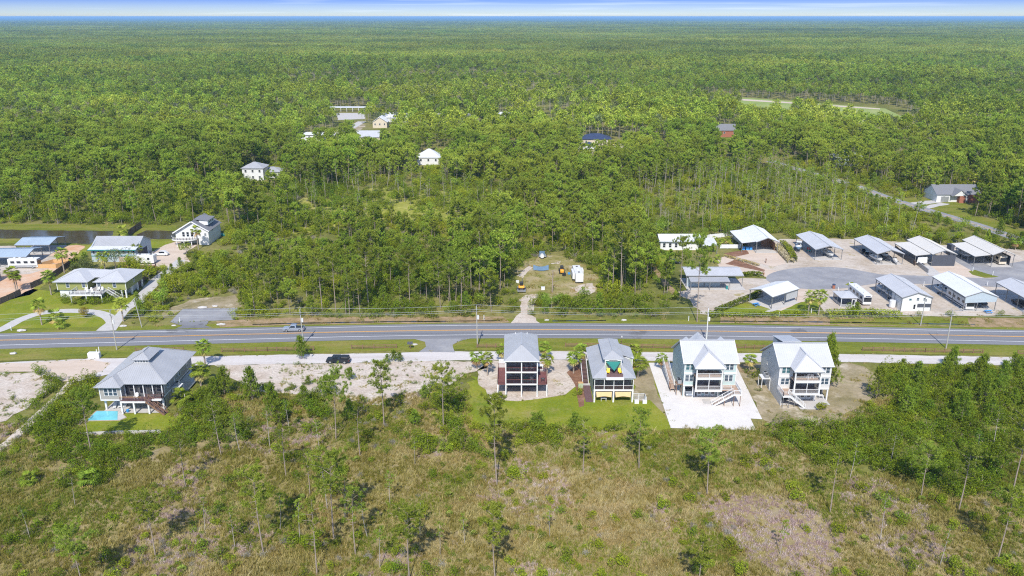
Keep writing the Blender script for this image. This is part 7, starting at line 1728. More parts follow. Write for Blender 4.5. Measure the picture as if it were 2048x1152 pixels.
# no tall tree here, or it would stand before a house that the photograph shows clear of trees
OPEN = [[(150, 470), (465, 470), (478, 545), (420, 570), (380, 580), (330, 590), (310, 620), (250, 670), (0, 670), (-60, 620), (-100, 450), (150, 450)],
        [(482, 345), (570, 345), (575, 412), (486, 420)], [(1012, 590), (1036, 515), (1205, 508), (1215, 600), (1190, 645), (1010, 645)], [(604, 280), (638, 280), (630, 312), (608, 312)], [(712, 268), (768, 268), (760, 320), (722, 322)], [(1680, 368), (1800, 402), (2060, 490), (2060, 530), (1900, 484), (1780, 446), (1670, 395)],
        [(680, 226), (724, 226), (720, 250), (684, 250)], [(830, 318), (888, 318), (884, 378), (836, 378)], [(1168, 285), (1216, 285), (1212, 336), (1172, 330)], [(1216, 284), (1250, 284), (1248, 320), (1222, 326)],
        [(1428, 265), (1472, 265), (1464, 316), (1440, 316)], [(1872, 390), (1955, 390), (1935, 455), (1865, 440)], [(1060, 236), (1150, 240), (1140, 262), (1070, 258)], [(990, 234), (1030, 234), (1026, 252), (994, 252)],
        [(1790, 405), (1880, 425), (2000, 470), (2000, 500), (1880, 470), (1780, 432)], [(640, 275), (690, 262), (720, 246), (726, 262), (690, 290), (650, 300)],
        [(1470, 200), (1590, 212), (1580, 248), (1486, 238)], [(1640, 214), (1815, 228), (1812, 270), (1660, 252)], [(1310, 480), (1460, 470), (1580, 465), (1580, 500), (1460, 640), (1400, 640), (1310, 540)]]
def blocked(X, Y, masks=True, road=9.0, tall=False):
    px, py = to_px(X, Y)
    b = near_path(X, Y, ROAD_NP, road) | near_path(X, Y, BACK_NP, 10.0 if tall else 5.5)
    for p in (MASK if masks else []) + CLEAR + (OPEN if tall else []): b |= inside(px, py, p)
    return b
def jgrid(x0, x1, y0, y1, sp):
    nx, ny = max(1, int((x1 - x0) / sp)), max(1, int((y1 - y0) / sp))
    X, Y = np.meshgrid(x0 + (np.arange(nx) + 0.5) * sp, y0 + (np.arange(ny) + 0.5) * sp)
    X = X.ravel() + rng.uniform(-0.48, 0.48, nx * ny) * sp; Y = Y.ravel() + rng.uniform(-0.48, 0.48, nx * ny) * sp
    k = np.abs(X) < Y * 0.66 + 45                      # what the view, or a step to its side, takes in
    return X[k], Y[k]
def lump(X, Y, s, seed):
    """smooth pseudo-noise 0..1 for clumping"""
    r = np.random.default_rng(seed); v = np.zeros(len(X))
    for i in range(7):
        a = r.uniform(0, 6.28); f = s * r.uniform(0.6, 1.9); v += np.sin((X * math.cos(a) + Y * math.sin(a)) * f + r.uniform(0, 6.28))
    return np.clip(v / 7 * 1.5 + 0.5, 0, 1)

def scatter(name, X, Y, idx, scl, protos, kind='stuff', Z=None, label=None, cat=None):
    """one object: a plant of a given kind on every point"""
    n = len(X)
    col = bpy.data.collections.new(name + '_kinds')
    for i, me in enumerate(protos):
        o = bpy.data.objects.new('%s_kind_%02d' % (name, i), me); col.objects.link(o)
    me = bpy.data.meshes.new(name)
    co = np.zeros((n, 3), np.float32); co[:, 0] = X; co[:, 1] = Y
    if Z is not None: co[:, 2] = Z
    me.vertices.add(n); me.vertices.foreach_set('co', co.ravel())
    rot = np.zeros((n, 3), np.float32); rot[:, 2] = rng.uniform(0, 6.283, n); rot[:, 0] = rng.normal(size=n) * 0.02; rot[:, 1] = rng.normal(size=n) * 0.02
    s3 = np.asarray(scl, np.float32)
    if s3.ndim == 1: s3 = np.stack([s3 * rng.uniform(0.9, 1.1, n), s3 * rng.uniform(0.9, 1.1, n), s3 * rng.uniform(0.9, 1.12, n)], 1)
    a = me.attributes.new('rot', 'FLOAT_VECTOR', 'POINT'); a.data.foreach_set('vector', rot.ravel())
    a = me.attributes.new('scl', 'FLOAT_VECTOR', 'POINT'); a.data.foreach_set('vector', s3.astype(np.float32).ravel())
    a = me.attributes.new('idx', 'INT', 'POINT'); a.data.foreach_set('value', np.asarray(idx, np.int32))
    o = link_mesh(name, me); tag(o, label, cat, kind=kind)
    ng = bpy.data.node_groups.new(name, 'GeometryNodeTree')
    ng.interface.new_socket('Geometry', in_out='INPUT', socket_type='NodeSocketGeometry')
    ng.interface.new_socket('Geometry', in_out='OUTPUT', socket_type='NodeSocketGeometry')
    N, L = ng.nodes, ng.links
    gi, go = N.new('NodeGroupInput'), N.new('NodeGroupOutput')
    ip = N.new('GeometryNodeInstanceOnPoints'); ci = N.new('GeometryNodeCollectionInfo')
    ci.inputs['Collection'].default_value = col; ci.inputs['Separate Children'].default_value = True; ci.inputs['Reset Children'].default_value = True
    def attr(nm, t):
        q = N.new('GeometryNodeInputNamedAttribute'); q.data_type = t; q.inputs['Name'].default_value = nm; return q.outputs['Attribute']
    L.new(gi.outputs[0], ip.inputs['Points']); L.new(ci.outputs[0], ip.inputs['Instance'])
    ip.inputs['Pick Instance'].default_value = True
    L.new(attr('idx', 'INT'), ip.inputs['Instance Index'])
    L.new(attr('rot', 'FLOAT_VECTOR'), ip.inputs['Rotation']); L.new(attr('scl', 'FLOAT_VECTOR'), ip.inputs['Scale'])
    L.new(ip.outputs[0], go.inputs[0])
    md = o.modifiers.new('plants', 'NODES'); md.node_group = ng
    return o

N_TREE = [0]
def plant_pine(kind, X, Y, s, label, group=None, name='pine_tree', rz=None, sz=None):
    tr, cr = kind[0], kind[1]
    e = thing(name, label, 'tree', (float(X), float(Y), 0), rnd.uniform(0, 6.28) if rz is None else rz, group)
    e.scale = (s, s, s if sz is None else sz)
    link_mesh('trunk', tr, e); link_mesh('crown', cr, e)
    return e
def plant_bush(kind, X, Y, s, label, group=None, name='shrub', cat='shrub', zs=1.0):
    o = link_mesh(name, kind[2]); o.location = (float(X), float(Y), 0); o.scale = (s, s, s * zs); o.rotation_euler = (0, 0, rnd.uniform(0, 6.28))
    return tag(o, label, cat, group)
def plant_palm(k, px, py, label, s=1.0, zs=None, group=None):
    x, y = G(px, py); p = PALMS[k]
    e = thing('palm_tree', label, 'palm', (x, y, 0), rnd.uniform(0, 6.28), group); e.scale = (s, s, s if zs is None else zs)
    link_mesh('trunk', p[0], e); link_mesh('crown', p[1], e); link_mesh('dead_fronds', p[2], e)
    return e
# ------------------------------------------------------------------ single trees one can point to
def zat(px, py, Y):
    d = ray(px, py); t = Y / d[1]
    return CAM_H + d[2] * t
def pine_at(k, bx, by, ty, label, group=None, kinds=None, name='pine_tree'):
    X, Y = G(bx, by); P = (kinds or NEARP)[k]; h = max(2.0, zat(bx, ty, Y)); s = h / P[3]
    return plant_pine(P, X, Y, 0.92 * s ** 0.6 if kinds is None else s, label, group, name, sz=s)
SINGLE = [
 (4, 183, 908, 782, 'leaning pine in front of the swimming pool lawn'), (3, 372, 978, 872, 'thin pine with a sparse crown standing in dry grass below the pool lawn'),
 (5, 443, 912, 790, 'pine with a long bare trunk beside the scrub behind the pool house'), (2, 311, 1112, 992, 'broad crowned pine nearest the bottom left of the meadow'),
 (1, 527, 1107, 935, 'tall slender pine alone in the tan grass at lower left'), (3, 572, 952, 850, 'small pine with a thin trunk below the sand slope'),
 (2, 672, 880, 746, 'wide crowned pine directly below the black pickup'), (0, 768, 850, 720, 'open layered pine standing against the white sand slope'),
 (4, 887, 862, 733, 'pine with a flat crown at the edge of the green lawn'), (3, 720, 912, 808, 'small pine with an airy crown below the layered pine'),
 (4, 994, 970, 797, 'tall pine with spreading crown in front of the three level screened house'), (3, 1166, 946, 835, 'thin pine at the lower edge of the lawn'),
 (1, 1278, 938, 820, 'pine on the lawn casting a round shadow before the white gravel lot'), (2, 1414, 990, 868, 'pine right below the white gravel lot'),
 (3, 1660, 1026, 895, 'pine beside the purple grass patch at the scrub edge'), (2, 1842, 995, 890, 'leafy pine in the middle of the dark scrub at lower right'),
 (4, 1917, 1022, 895, 'pine with a leaning trunk in the dark scrub at lower right'), (1, 1995, 1120, 975, 'bare trunked pine at the bottom right corner'),
 (2, 2022, 1000, 830, 'very tall pine at the right edge of the scrub'), (2, 668, 1082, 905, 'pine with the widest crown of the lower left pine cluster'),
 (5, 634, 1150, 1000, 'slim pine at the foot of the lower left pine cluster'), (3, 711, 1108, 975, 'dead topped thin pine in the lower left pine cluster'),
 (2, 819, 1160, 1012, 'pine with broken side branches at the bottom of the meadow'), (4, 991, 1165, 1018, 'umbrella crowned pine at the bottom edge of the meadow'),
 (3, 620, 990, 900, 'thin pine above the lower left pine cluster'), (0, 1395, 1190, 1070, 'bright dense pine crown at the bottom below the gravel lot'),
 (2, 170, 1190, 1062, 'pine crown with a white dead branch at bottom left'),
 (2, 1394, 644, 478, 'giant pine in front of the long grey carport'), (1, 1360, 594, 474, 'pine with a dark trunk beside the white roofed lot house'),
 (2, 1242, 598, 428, 'huge branching pine beside the camper clearing'), (0, 1225, 590, 455, 'straight pine next to the huge branching pine'), (0, 1266, 560, 440, 'pine behind the huge branching pine'),
 (4, 957.7, 594, 440, 'tall pine at the left edge of the camper clearing'), (2, 985, 563, 420, 'thick double trunked pine left of the camper clearing'),
 (1, 645, 628, 500, 'roadside pine furthest left of the bare trunked row'), (4, 672, 625, 495, 'roadside pine second in the bare trunked row'),
 (0, 692, 628, 560, 'short roadside pine in the bare trunked row'), (3, 699, 629, 530, 'slim roadside pine in the bare trunked row'), (1, 721, 635, 545, 'roadside pine closest to the asphalt in the bare trunked row'),
 (2, 738, 619, 495, 'roadside pine with a broad flat crown right of the pickup'), (4, 820, 616, 500, 'lone roadside pine with a pale straight trunk'),
 (5, 881, 617, 510, 'roadside pine of a close pair with crossing trunks'), (1, 901, 612, 500, 'leaning roadside pine near the middle utility pole'), (5, 911, 609, 520, 'thin pine behind the leaning roadside pine'), (2, 922, 625, 512, 'dark trunked pine by the middle utility pole'),
]
for k, bx, by, ty, lb in SINGLE: pine_at(k, bx, by, ty, lb, 'single pines')
for i, (bx, by, ty) in enumerate([(560, 1060, 985), (600, 1085, 1000), (655, 1020, 930), (690, 1040, 955), (735, 1075, 990), (780, 1010, 940), (840, 1070, 1000), (470, 1095, 1020), (880, 1110, 1040), (410, 1060, 990), (760, 1135, 1050), (930, 1090, 1025), (1100, 1075, 1010), (1560, 1110, 1040), (1760, 1080, 1000), (1880, 1130, 1050), (1700, 955, 880), (1780, 930, 862), (1950, 935, 860), (1985, 900, 815), (480, 905, 830), (540, 895, 815), (580, 870, 800), (640, 905, 840), (830, 930, 875), (150, 1010, 950), (60, 1075, 1010)]):
    pine_at(i % 4, bx, by, ty, 'thin small pine scattered over the near meadow and scrub', 'thin meadow pines', THIN)
SING = np.array([G(a[1], a[2]) for a in SINGLE])

# young pines
YP = [(505, 802, 735), (546, 830, 765), (617, 770, 752), (610, 815, 770), (700, 760, 735), (788, 722, 700), (800, 724, 704), (775, 726, 708), (655, 790, 750), (560, 850, 800),
      (850, 800, 770), (870, 808, 785), (880, 820, 790), (830, 850, 820), (1654, 748, 668), (1660, 775, 700), (604, 718, 672), (1080, 858, 822), (1068, 862, 825), (1395, 1150, 1120), (450, 790, 735), (430, 800, 755), (700, 840, 800), (290, 745, 712), (1150, 862, 825)]
YL = ['young pine on the sand edge right of the pool house', 'young pine below the sand edge right of the pool house', 'small young pine alone high on the white sand slope', 'young pine at the lower edge of the white sand slope', 'young pine just below the black pickup on sand', 'left tip of the young pine trio by the track', 'right tip of the young pine trio by the track', 'lowest of the young pine trio by the track', 'bushy young pine left of the wide crowned pine', 'young pine in tan grass below the sand slope', 'left of three young pines right of the layered pine', 'middle of three young pines right of the layered pine', 'right of three young pines right of the layered pine', 'young pine in grass below the three young pines', 'tall young pine just behind the white house', 'young pine beside the right wall of the white house', 'young pine beside the sandy track opposite the driving pickup', 'taller of two pointed young pines on the lawn edge', 'shorter of two pointed young pines on the lawn edge', 'young pine at the bottom edge below the gravel lot', 'upper young pine in the scrub right of the pool house', 'lower young pine in the scrub right of the pool house', 'young pine behind the thin airy pine', 'young pine behind the pool house at the track', 'young pine beside the dark shrub on the lawn edge']
for i, (bx, by, ty) in enumerate(YP):
    X, Y = G(bx, by); h = zat(bx, ty, Y); P = YOUNG[i % 4]
    lb = YL[i]
    plant_pine(P, X, Y, min(1.5, (h / P[3]) ** 0.7), lb, 'young pines south of the road', 'young_pine', sz=h / P[3])
_y = 0
while _y < 62:
    bx, by = rnd.uniform(1725, 2140), rnd.uniform(735, 850)
    if by < 735 + max(0, (1790 - bx)) * 0.9 or (bx < 1800 and by > 800): continue
    X, Y = G(bx, by); P = YOUNG[rnd.randrange(4)]; s = rnd.uniform(0.8, 1.35)
    plant_pine(P, X, Y, s, 'young pine in the dense thicket right of the white house', 'young pines in the thicket', 'young_pine'); _y += 1

# palms: (kind, foot x, foot y, scale, height scale, label)
for k, x, y, s, zs, lb in [
 (0, 411, 733, 1.0, 1.15, 'cabbage palm behind the pool house beside the track'), (1, 402, 772, 1.15, 1.2, 'stout palm with yellow fronds at the right wall of the pool house'), (3, 365, 812, 1.3, 1.6, 'low bushy palm at the right corner of the pool house deck'),
 (1, 954, 738, 0.9, 1.0, 'palm furthest left of the trio beside the screened house'), (0, 975, 752, 0.85, 1.0, 'palm with a tall trunk left of the screened house'), (1, 1003, 724, 0.75, 1.0, 'small yellowing palm behind the left wall of the screened house'),
 (1, 1088, 716, 0.95, 0.9, 'palm behind the right wall of the screened house by the track'), (0, 1094, 752, 0.85, 0.95, 'palm beside the right deck of the screened house'),
 (0, 1160, 738, 1.05, 1.05, 'palm behind the outside stair of the pale green house'), (0, 1147, 747, 0.95, 0.9, 'palm standing in red mulch left of the pale green house'),
 (1, 1268, 728, 0.95, 1.1, 'palm behind the pale green house at the right'), (0, 1275, 756, 1.3, 0.85, 'big full palm at the right wall of the pale green house'),
 (1, 1322, 738, 0.75, 0.85, 'small palm at the head of the white gravel lot'), (0, 1498, 744, 0.9, 0.75, 'palm in mulch between the teal and the white house'),
 (2, 129, 546, 1.1, 1.15, 'tall palm with a bent trunk beside the long brown fence'), (2, 32, 582, 1.1, 1.05, 'left palm of the tall pair on the clay yard'), (2, 36.5, 584, 0.95, 0.85, 'right lower palm of the tall pair on the clay yard'),
 (0, 103, 590, 1.1, 1.3, 'palm at the left gable of the olive house'), (0, 84, 650, 1.0, 1.3, 'palm on the oval lawn inside the curved drive'), (3, 112, 645, 1.1, 1.6, 'squat palm beside the curved drive'), (3, 121, 657, 0.8, 1.2, 'low palm bush on the oval lawn near the road'),
 (0, 247, 643, 1.15, 1.15, 'palm where the two drives meet by the utility pole'), (0, 211, 545, 1.1, 1.2, 'golden palm between the olive house and the blue long house'), (0, 277, 520, 1.0, 1.0, 'palm at the right end of the blue long house'),
 (3, 247, 475, 1.2, 2.0, 'low yellow palm on the pond bank by the fence'), (2, 397, 499, 0.95, 1.2, 'tall palm in front of the white house with the curved deck'), (3, 152, 535, 1.0, 2.2, 'dark short palm between the fence and the bushy olive trees'),
 (0, 1616, 629, 0.95, 1.2, 'left palm of the pair at the white roofed carport'), (0, 1637, 630, 1.05, 1.25, 'right palm of the pair at the white roofed carport'), (3, 1434, 527, 0.7, 1.3, 'small palm on the shell drive behind the long grey carport'),
 (1, 1428, 490, 0.7, 0.7, 'leftmost palm inside the white fenced yard'), (1, 1441, 494, 0.7, 0.75, 'middle palm inside the white fenced yard'), (1, 1453, 491, 0.8, 0.75, 'rightmost palm inside the white fenced yard'),
 (2, 1944, 384, 1.3, 1.2, 'tall pale palm behind the brick house'), (2, 2015, 372, 1.3, 1.0, 'palm with orange dry fronds near the back road'), (1, 2030, 500, 0.9, 1.0, 'palm behind the open carport by the back road'), (3, 1075, 497, 1.4, 1.5, 'big low palm behind the camper clearing'), (3, 60, 968, 0.9, 1.0, 'yellow palmetto clump in the scrub below the pool lawn at left'), (3, 180, 968, 1.2, 1.0, 'golden palmetto clump in the scrub below the pool lawn')]:
    plant_palm(k, x, y, lb, s, zs, 'palms')

# bigger single shrubs and trees
def bush_at(k, x, y, s, lb, zs=1.0, kinds=None, name='shrub', cat='shrub', group=None):
    X, Y = G(x, y); return plant_bush((kinds or BUSH)[k], X, Y, s, lb, group, name, cat, zs)
bush_at(2, 1226, 862, 0.95, 'round dark green shrub alone on the lawn before the pale green house', 0.8)
bush_at(2, 1150, 866, 0.9, 'dark shrub on the lawn edge left of the round shrub', 0.9)
bush_at(4, 1190, 862, 0.6, 'small pale shrub between the two dark lawn shrubs')
bush_at(0, 1155, 788, 0.75, 'shrub beside the stair foot of the pale green house', 1.0)
bush_at(5, 1519, 783, 0.9, 'small round shrub in the bed between the teal and white houses')
bush_at(2, 1512, 752, 0.9, 'dark shrub behind the side platform of the white house', 0.7)
bush_at(1, 1640, 818, 1.3, 'shrub at the right front corner of the white house', 0.8)
bush_at(5, 1490, 745, 0.9, 'low shrub in the mulch bed near the track')
X, Y = G(170, 634); e = thing('round_tree', 'autumn coloured round tree beside the curved drive', 'tree', (X, Y, 0)); e.scale = (.85, .85, .75); link_mesh('trunk', OAK[2][0], e); (tv_, tf_), (lv_, lf_) = bush(575, 2.2, 2.6, 1500, 0.3, 9, hollow=.6); link_mesh('crown', tri_mesh('autumn_crown', [(lv_ + np.array([0, 0, 1.0]), lf_, 0)], [mat_leaf('autumn_leaves', [(0.05, (0.13, 0.12, 0.02)), (0.5, (0.25, 0.19, 0.03)), (0.95, (0.36, 0.26, 0.05))], 0.3)]), e)
for i, (x, y, s, lb) in enumerate([(178, 545, 1.05, 'silvery olive tree behind the olive house at left'), (232, 540, 1.1, 'silvery olive tree in front of the blue long house'), (150, 548, 0.7, 'brownish bushy tree above the olive house roof')]):
    X, Y = G(x, y); e = thing('bushy_tree', lb, 'tree', (X, Y, 0)); e.scale = (s, s, s); k = OAK[i]; link_mesh('trunk', k[0], e); link_mesh('crown', k[1], e)
for i, (x, y, s) in enumerate([(135, 605, .8), (152, 607, .9), (168, 609, .85), (184, 608, .95), (200, 606, 1.0), (216, 604, 1.0), (232, 600, 1.15), (128, 600, .9)]):
    bush_at(2, x, y, s, 'clipped dark shrub under the olive house deck, ' + ['second from the left', 'third from the left', 'fourth from the left', 'fifth from the left', 'fourth from the right', 'second from the right', 'largest and furthest right', 'furthest left'][i], 0.75, group='shrubs under the olive house deck')
for x, y, h, lb in [(510, 630, 92, 'wide dark cedar beside the parking pad'), (480, 348, 40, 'dark cedar behind the far white two storey house')]:
    X, Y = G(x, y); hh = zat(x, y - h, Y)
    (tv, tf), (lv, lf) = cone_tree(700 + h, hh, hh * 0.33, 2600, 0.42)
    e = thing('cedar_tree', lb, 'tree', (X, Y, 0)); link_mesh('trunk', tri_mesh('cedar_trunk', [(tv, tf, 0)], [M_BARK]), e); link_mesh('crown', tri_mesh('cedar_crown', [(lv, lf, 0)], [L_DARK]), e)
X, Y = G(1745 + 225, 505)
(tv, tf), (lv, lf) = cone_tree(77, 9.0, 2.2, 1500, 0.5)
e = thing('leafy_tree', 'bright green vine covered tree beside the back road', 'tree', (X, Y, 0)); link_mesh('trunk', tri_mesh('vine_trunk', [(tv, tf, 0)], [M_BARK]), e); link_mesh('crown', tri_mesh('vine_crown', [(lv, lf, 0)], [L_LIME]), e)
# clipped hedges round the lots
def hedge(name, pts, w, h, lb, m=L_DARK, dens=60):
    P = [Vector((*G(*p), 0)) for p in pts]; C = []
    for a, b in zip(P[:-1], P[1:]):
        L = (b - a).length; n = int(L * w * dens); t = rng.uniform(0, 1, n); d = (b - a).normalized(); nn = Vector((-d.y, d.x, 0))
        o = rng.uniform(-w / 2, w / 2, n); z = h * (0.75 + 0.25 * rng.uniform(0, 1, n)); side = rng.uniform(0, 1, n) < 0.5
        o = np.where(side, np.sign(o) * w / 2 * rng.uniform(0.85, 1.1, n), o); z = np.where(side, rng.uniform(0.05, 1, n) * h, z)
        C.append(np.stack([a.x + d.x * L * t + nn.x * o, a.y + d.y * L * t + nn.y * o, z], 1))
    C = np.concatenate(C); v, f = leaves(C, 0.42, rng, 0.8)
    c0 = np.array([P[0].x, P[0].y, 0]); me = tri_mesh(name, [(v - c0, f, 0)], [m])
    o = link_mesh(name, me); o.location = tuple(c0); return tag(o, lb, 'hedge')
hedge('hedge', [(1418, 632), (1470, 634), (1520, 634), (1566, 634), (1604, 632)], 1.5, 1.5, 'clipped hedge along the road before the white roofed carport', L_BUSH)
hedge('hedge', [(1432, 626), (1470, 610), (1503, 597), (1522, 585)], 1.6, 1.4, 'hedge running back from the road beside the white roofed carport', L_DARK)
hedge('hedge', [(1308, 513), (1314, 530), (1330, 550)], 1.8, 1.6, 'dark hedge along the bottom left of the lot lawn', L_DARK)
hedge('hedge', [(1316, 504), (1340, 512)], 1.6, 1.3, 'dark hedge below the windows of the white roofed lot house', L_DARK)
hedge('hedge', [(1326, 552), (1344, 548)], 2.2, 2.2, 'dark hedge block at the corner of the lot lawn', L_DARK)
hedge('hedge', [(1487, 553), (1512, 550), (1524, 554)], 2.0, 1.3, 'dark hedge beside the turning circle', L_DARK)
hedge('ornamental_grass', [(1448, 513), (1480, 522), (1518, 533)], 1.0, 0.9, 'row of ornamental grass between the two shell drives', L_GRASS, 60)
hedge('ornamental_grass', [(1552, 494), (1566, 510), (1582, 527)], 2.2, 1.5, 'dry ornamental grass band beside the fenced carport', L_GRASS, 50)
hedge('hedge', [(1564, 490), (1576, 502), (1588, 524)], 2.0, 2.0, 'green hedge left of the parked boat', L_DARK)
hedge('hedge', [(1652, 636), (1690, 633), (1740, 634), (1800, 637)], 2.4, 2.2, 'flowering hedge along the road before the screened gazebo', L_BUSH)

# ------------------------------------------------------------------ the woods
X, Y = jgrid(-420, 420, 214, 560, 5.2)
px, py = to_px(X, Y)
dens = np.full(len(X), 0.80)
dens[inside(px, py, [(480, 440), (560, 380), (760, 370), (1000, 395), (1000, 440), (760, 450), (560, 470)])] = 0.28
dens[inside(px, py, [(430, 470), (700, 430), (760, 470), (640, 540), (430, 545)])] = 0.42
dens[inside(px, py, [(-400, 385), (0, 385), (450, 375), (470, 430), (300, 452), (-400, 452)])] = 0.46
thin = inside(px, py, [(1270, 380), (1600, 330), (1850, 440), (2100, 520), (2100, 545), (1900, 505), (1500, 482), (1270, 480)]) | inside(px, py, [(560, 400), (760, 360), (1010, 385), (1010, 445), (600, 455)])
dens[thin] = np.maximum(dens[thin] * 0.0 + 0.6, 0.0)
dens[inside(px, py, [(560, 400), (760, 372), (1010, 395), (1010, 440), (600, 455)])] = 0.20
dens[inside(px, py, [(1760, 470), (1900, 470), (2100, 530), (2100, 545), (1760, 492)])] = 0.12
dens[inside(px, py, [(1640, 440), (1800, 440), (1900, 470), (1760, 492), (1640, 478)])] = 0.3
dens[inside(px, py, [(1280, 470), (1660, 470), (1660, 490), (1280, 492)])] = 0.15
dens[inside(px, py, [(300, 575), (420, 575), (640, 640), (1010, 632), (1010, 655), (300, 655)])] = 0.10
dens[inside(px, py, [(1070, 590), (1420, 600), (1420, 655), (1070, 655)])] = 0.06
dens[inside(px, py, [(1420, 590), (2300, 590), (2300, 680), (1420, 680)])] = 0.0
dens[inside(px, py, [(400, 500), (560, 450), (900, 445), (930, 560), (900, 640), (420, 640)])] *= 0.7
dens *= np.where(lump(X, Y, 0.05, 8) > 0.36, 1.0, 0.55)
k = (rng.uniform(0, 1, len(X)) < dens) & ~blocked(X, Y, road=14, tall=True)
k &= ~((np.abs(X[:, None] - SING[None, :, 0]) < 2.0) & (np.abs(Y[:, None] - SING[None, :, 1]) < 2.0)).any(1)
X, Y, thin = X[k], Y[k], thin[k]
order = np.argsort(Y); X, Y, thin = X[order], Y[order], thin[order]
kd = rng.integers(0, 6, len(X)); sc = rng.uniform(0.70, 1.08, len(X)) * (0.8 + 0.25 * lump(X, Y, 0.03, 3))
_px, _py = to_px(X, Y); sc = np.where(inside(_px, _py, [(380, 520), (560, 450), (900, 440), (930, 560), (900, 640), (380, 640)]), sc * 0.66, sc)
NI = 232
for i in range(min(NI, len(X))):
    K = THIN[kd[i] % 4] if thin[i] else PINES[kd[i]]
    plant_pine(K, X[i], Y[i], sc[i], 'tall green pine among many in the woods across the road', 'pines in the woods across the road')
# further on: many more of the same
X2, Y2 = jgrid(-1080, 1080, 560, 1560, 7.2)
d2 = np.where(lump(X2, Y2, 0.02, 21) > 0.3, 0.95, 0.62) * np.where(lump(X2, Y2, 0.007, 23) > 0.22, 1.0, 0.45)
k2 = (rng.uniform(0, 1, len(X2)) < d2) & ~blocked(X2, Y2, tall=True)
X2, Y2 = X2[k2], Y2[k2]
XX = np.concatenate([X[NI:], X2]); YY = np.concatenate([Y[NI:], Y2])
id1 = np.where(thin[NI:], 6 + kd[NI:] % 4, kd[NI:]); id2 = 10 + rng.integers(0, 5, len(X2)); id2 = np.where(rng.uniform(0, 1, len(X2)) < 0.035, 15 + rng.integers(0, 2, len(X2)), id2); id1 = np.where(rng.uniform(0, 1, len(id1)) < 0.03, 15 + rng.integers(0, 2, len(id1)), id1)
scale_all = np.concatenate([sc[NI:], rng.uniform(0.75, 1.12, len(X2)) * (0.84 + 0.3 * lump(X2, Y2, 0.012, 31))])
scatter('pine_forest', XX, YY, np.concatenate([id1, id2]), scale_all, [p[2] for p in PINES] + [p[2] for p in THIN] + FARP + DEADT, label='pine forest stretching away behind the road', cat='forest')
bx, by = [], []
y = 1560.0
B = 60.0; XS, YS, SS = [], [], []
for (y0, y1, size) in ((1555, 3600, 1.0), (3600, 7500, 1.35), (7500, 12500, 1.9)):
    sp = 56.0 * size
    gx, gy = jgrid(-y1 * 0.7, y1 * 0.7, y0, y1, sp); XS.append(gx); YS.append(gy)
    q = size * (0.95 + 0.1 * rng.uniform(0, 1, len(gx))); zz = (0.82 + 0.35 * lump(gx, gy, 0.004, 5)) * rng.uniform(0.92, 1.1, len(gx))
    SS.append(np.stack([q, q, zz], 1))
XS, YS, SS = np.concatenate(XS), np.concatenate(YS), np.concatenate(SS)
kk = ~blocked(XS, YS, masks=True); XS, YS, SS = XS[kk], YS[kk], SS[kk]
scatter('distant_forest', XS, YS, rng.integers(0, 5, len(XS)), SS, PATCH, label='distant pine forest reaching the horizon', cat='forest')
# treetops beyond: one rolling sheet of canopy
def canopy():
    ny, nx = 90, 150
    ys = 12300 * (50000 / 12300) ** np.linspace(0, 1, ny); V = []
    r = np.random.default_rng(9)
    for yv in ys:
        xs = np.linspace(-0.72 * yv - 100, 0.72 * yv + 100, nx)
        z = 9 + 6 * lump(xs, np.full(nx, yv), 0.0016, 41) + r.uniform(-2.5, 2.5, nx)
        V += [(x, yv + r.uniform(-20, 20), q) for x, q in zip(xs, z)]
    Fc = [(j*nx+i, j*nx+i+1, (j+1)*nx+i+1, (j+1)*nx+i) for j in range(ny-1) for i in range(nx-1)]
    me = bpy.data.meshes.new('far_canopy'); me.from_pydata(V, [], Fc)
    me.materials.append(mat_blend('far_canopy', [(0.30, (0.05, 0.085, 0.025)), (0.5, (0.08, 0.12, 0.035)), (0.7, (0.12, 0.155, 0.05))], 0.0012, fine=0.012, fine_amt=0.3, bump=1.0, bscale=0.02, stretch=(0.35, 1, 1)))
    me.update(); o = link_mesh('far_canopy', me); tag(o, 'furthest treetops along the horizon', 'forest', kind='stuff')
canopy()
# understorey of shrubs and palmetto between the trunks
X, Y = jgrid(-360, 360, 208, 480, 2.4)
px, py = to_px(X, Y)
pr = np.where(lump(X, Y, 0.09, 55) > 0.40, 0.85, 0.35)
pr[inside(px, py, [(560, 400), (760, 372), (1010, 395), (1010, 440), (600, 455)])] *= 0.6
pr[inside(px, py, [(285, 600), (330, 545), (400, 520), (480, 545), (520, 600), (480, 612), (372, 616), (330, 640), (255, 640)])] = 0.95
k = (rng.uniform(0, 1, len(X)) < pr) & ~blocked(X, Y, road=10.5)
X, Y = X[k], Y[k]; l2 = lump(X, Y, 0.05, 77); u = rng.uniform(0, 1, len(X))
idx = np.where(l2 < 0.40, np.where(u < 0.5, 0, 1), np.where(l2 < 0.62, np.where(u < 0.6, 4, 3), np.where(u < 0.55, 2, 3)))
idx = np.where(rng.uniform(0, 1, len(X)) < 0.16, 5 + rng.integers(0, 3, len(X)), idx)
idx = np.where(rng.uniform(0, 1, len(X)) < 0.06, 8, idx)
idx = np.where((rng.uniform(0, 1, len(X)) < 0.13) & (Y > 222), 9 + rng.integers(0, 4, len(X)), idx)
idx = np.where((rng.uniform(0, 1, len(X)) < 0.05) & (Y > 215), 13 + rng.integers(0, 4, len(X)), idx)
scatter('undergrowth', X, Y, idx, rng.uniform(0.55, 1.25, len(X)), [b[2] for b in BUSH[:5]] + PMETTO + [TWIG[0]] + MIDT + [y_[2] for y_ in YOUNG], label='mixed shrubs and palmetto under the pines', cat='undergrowth')

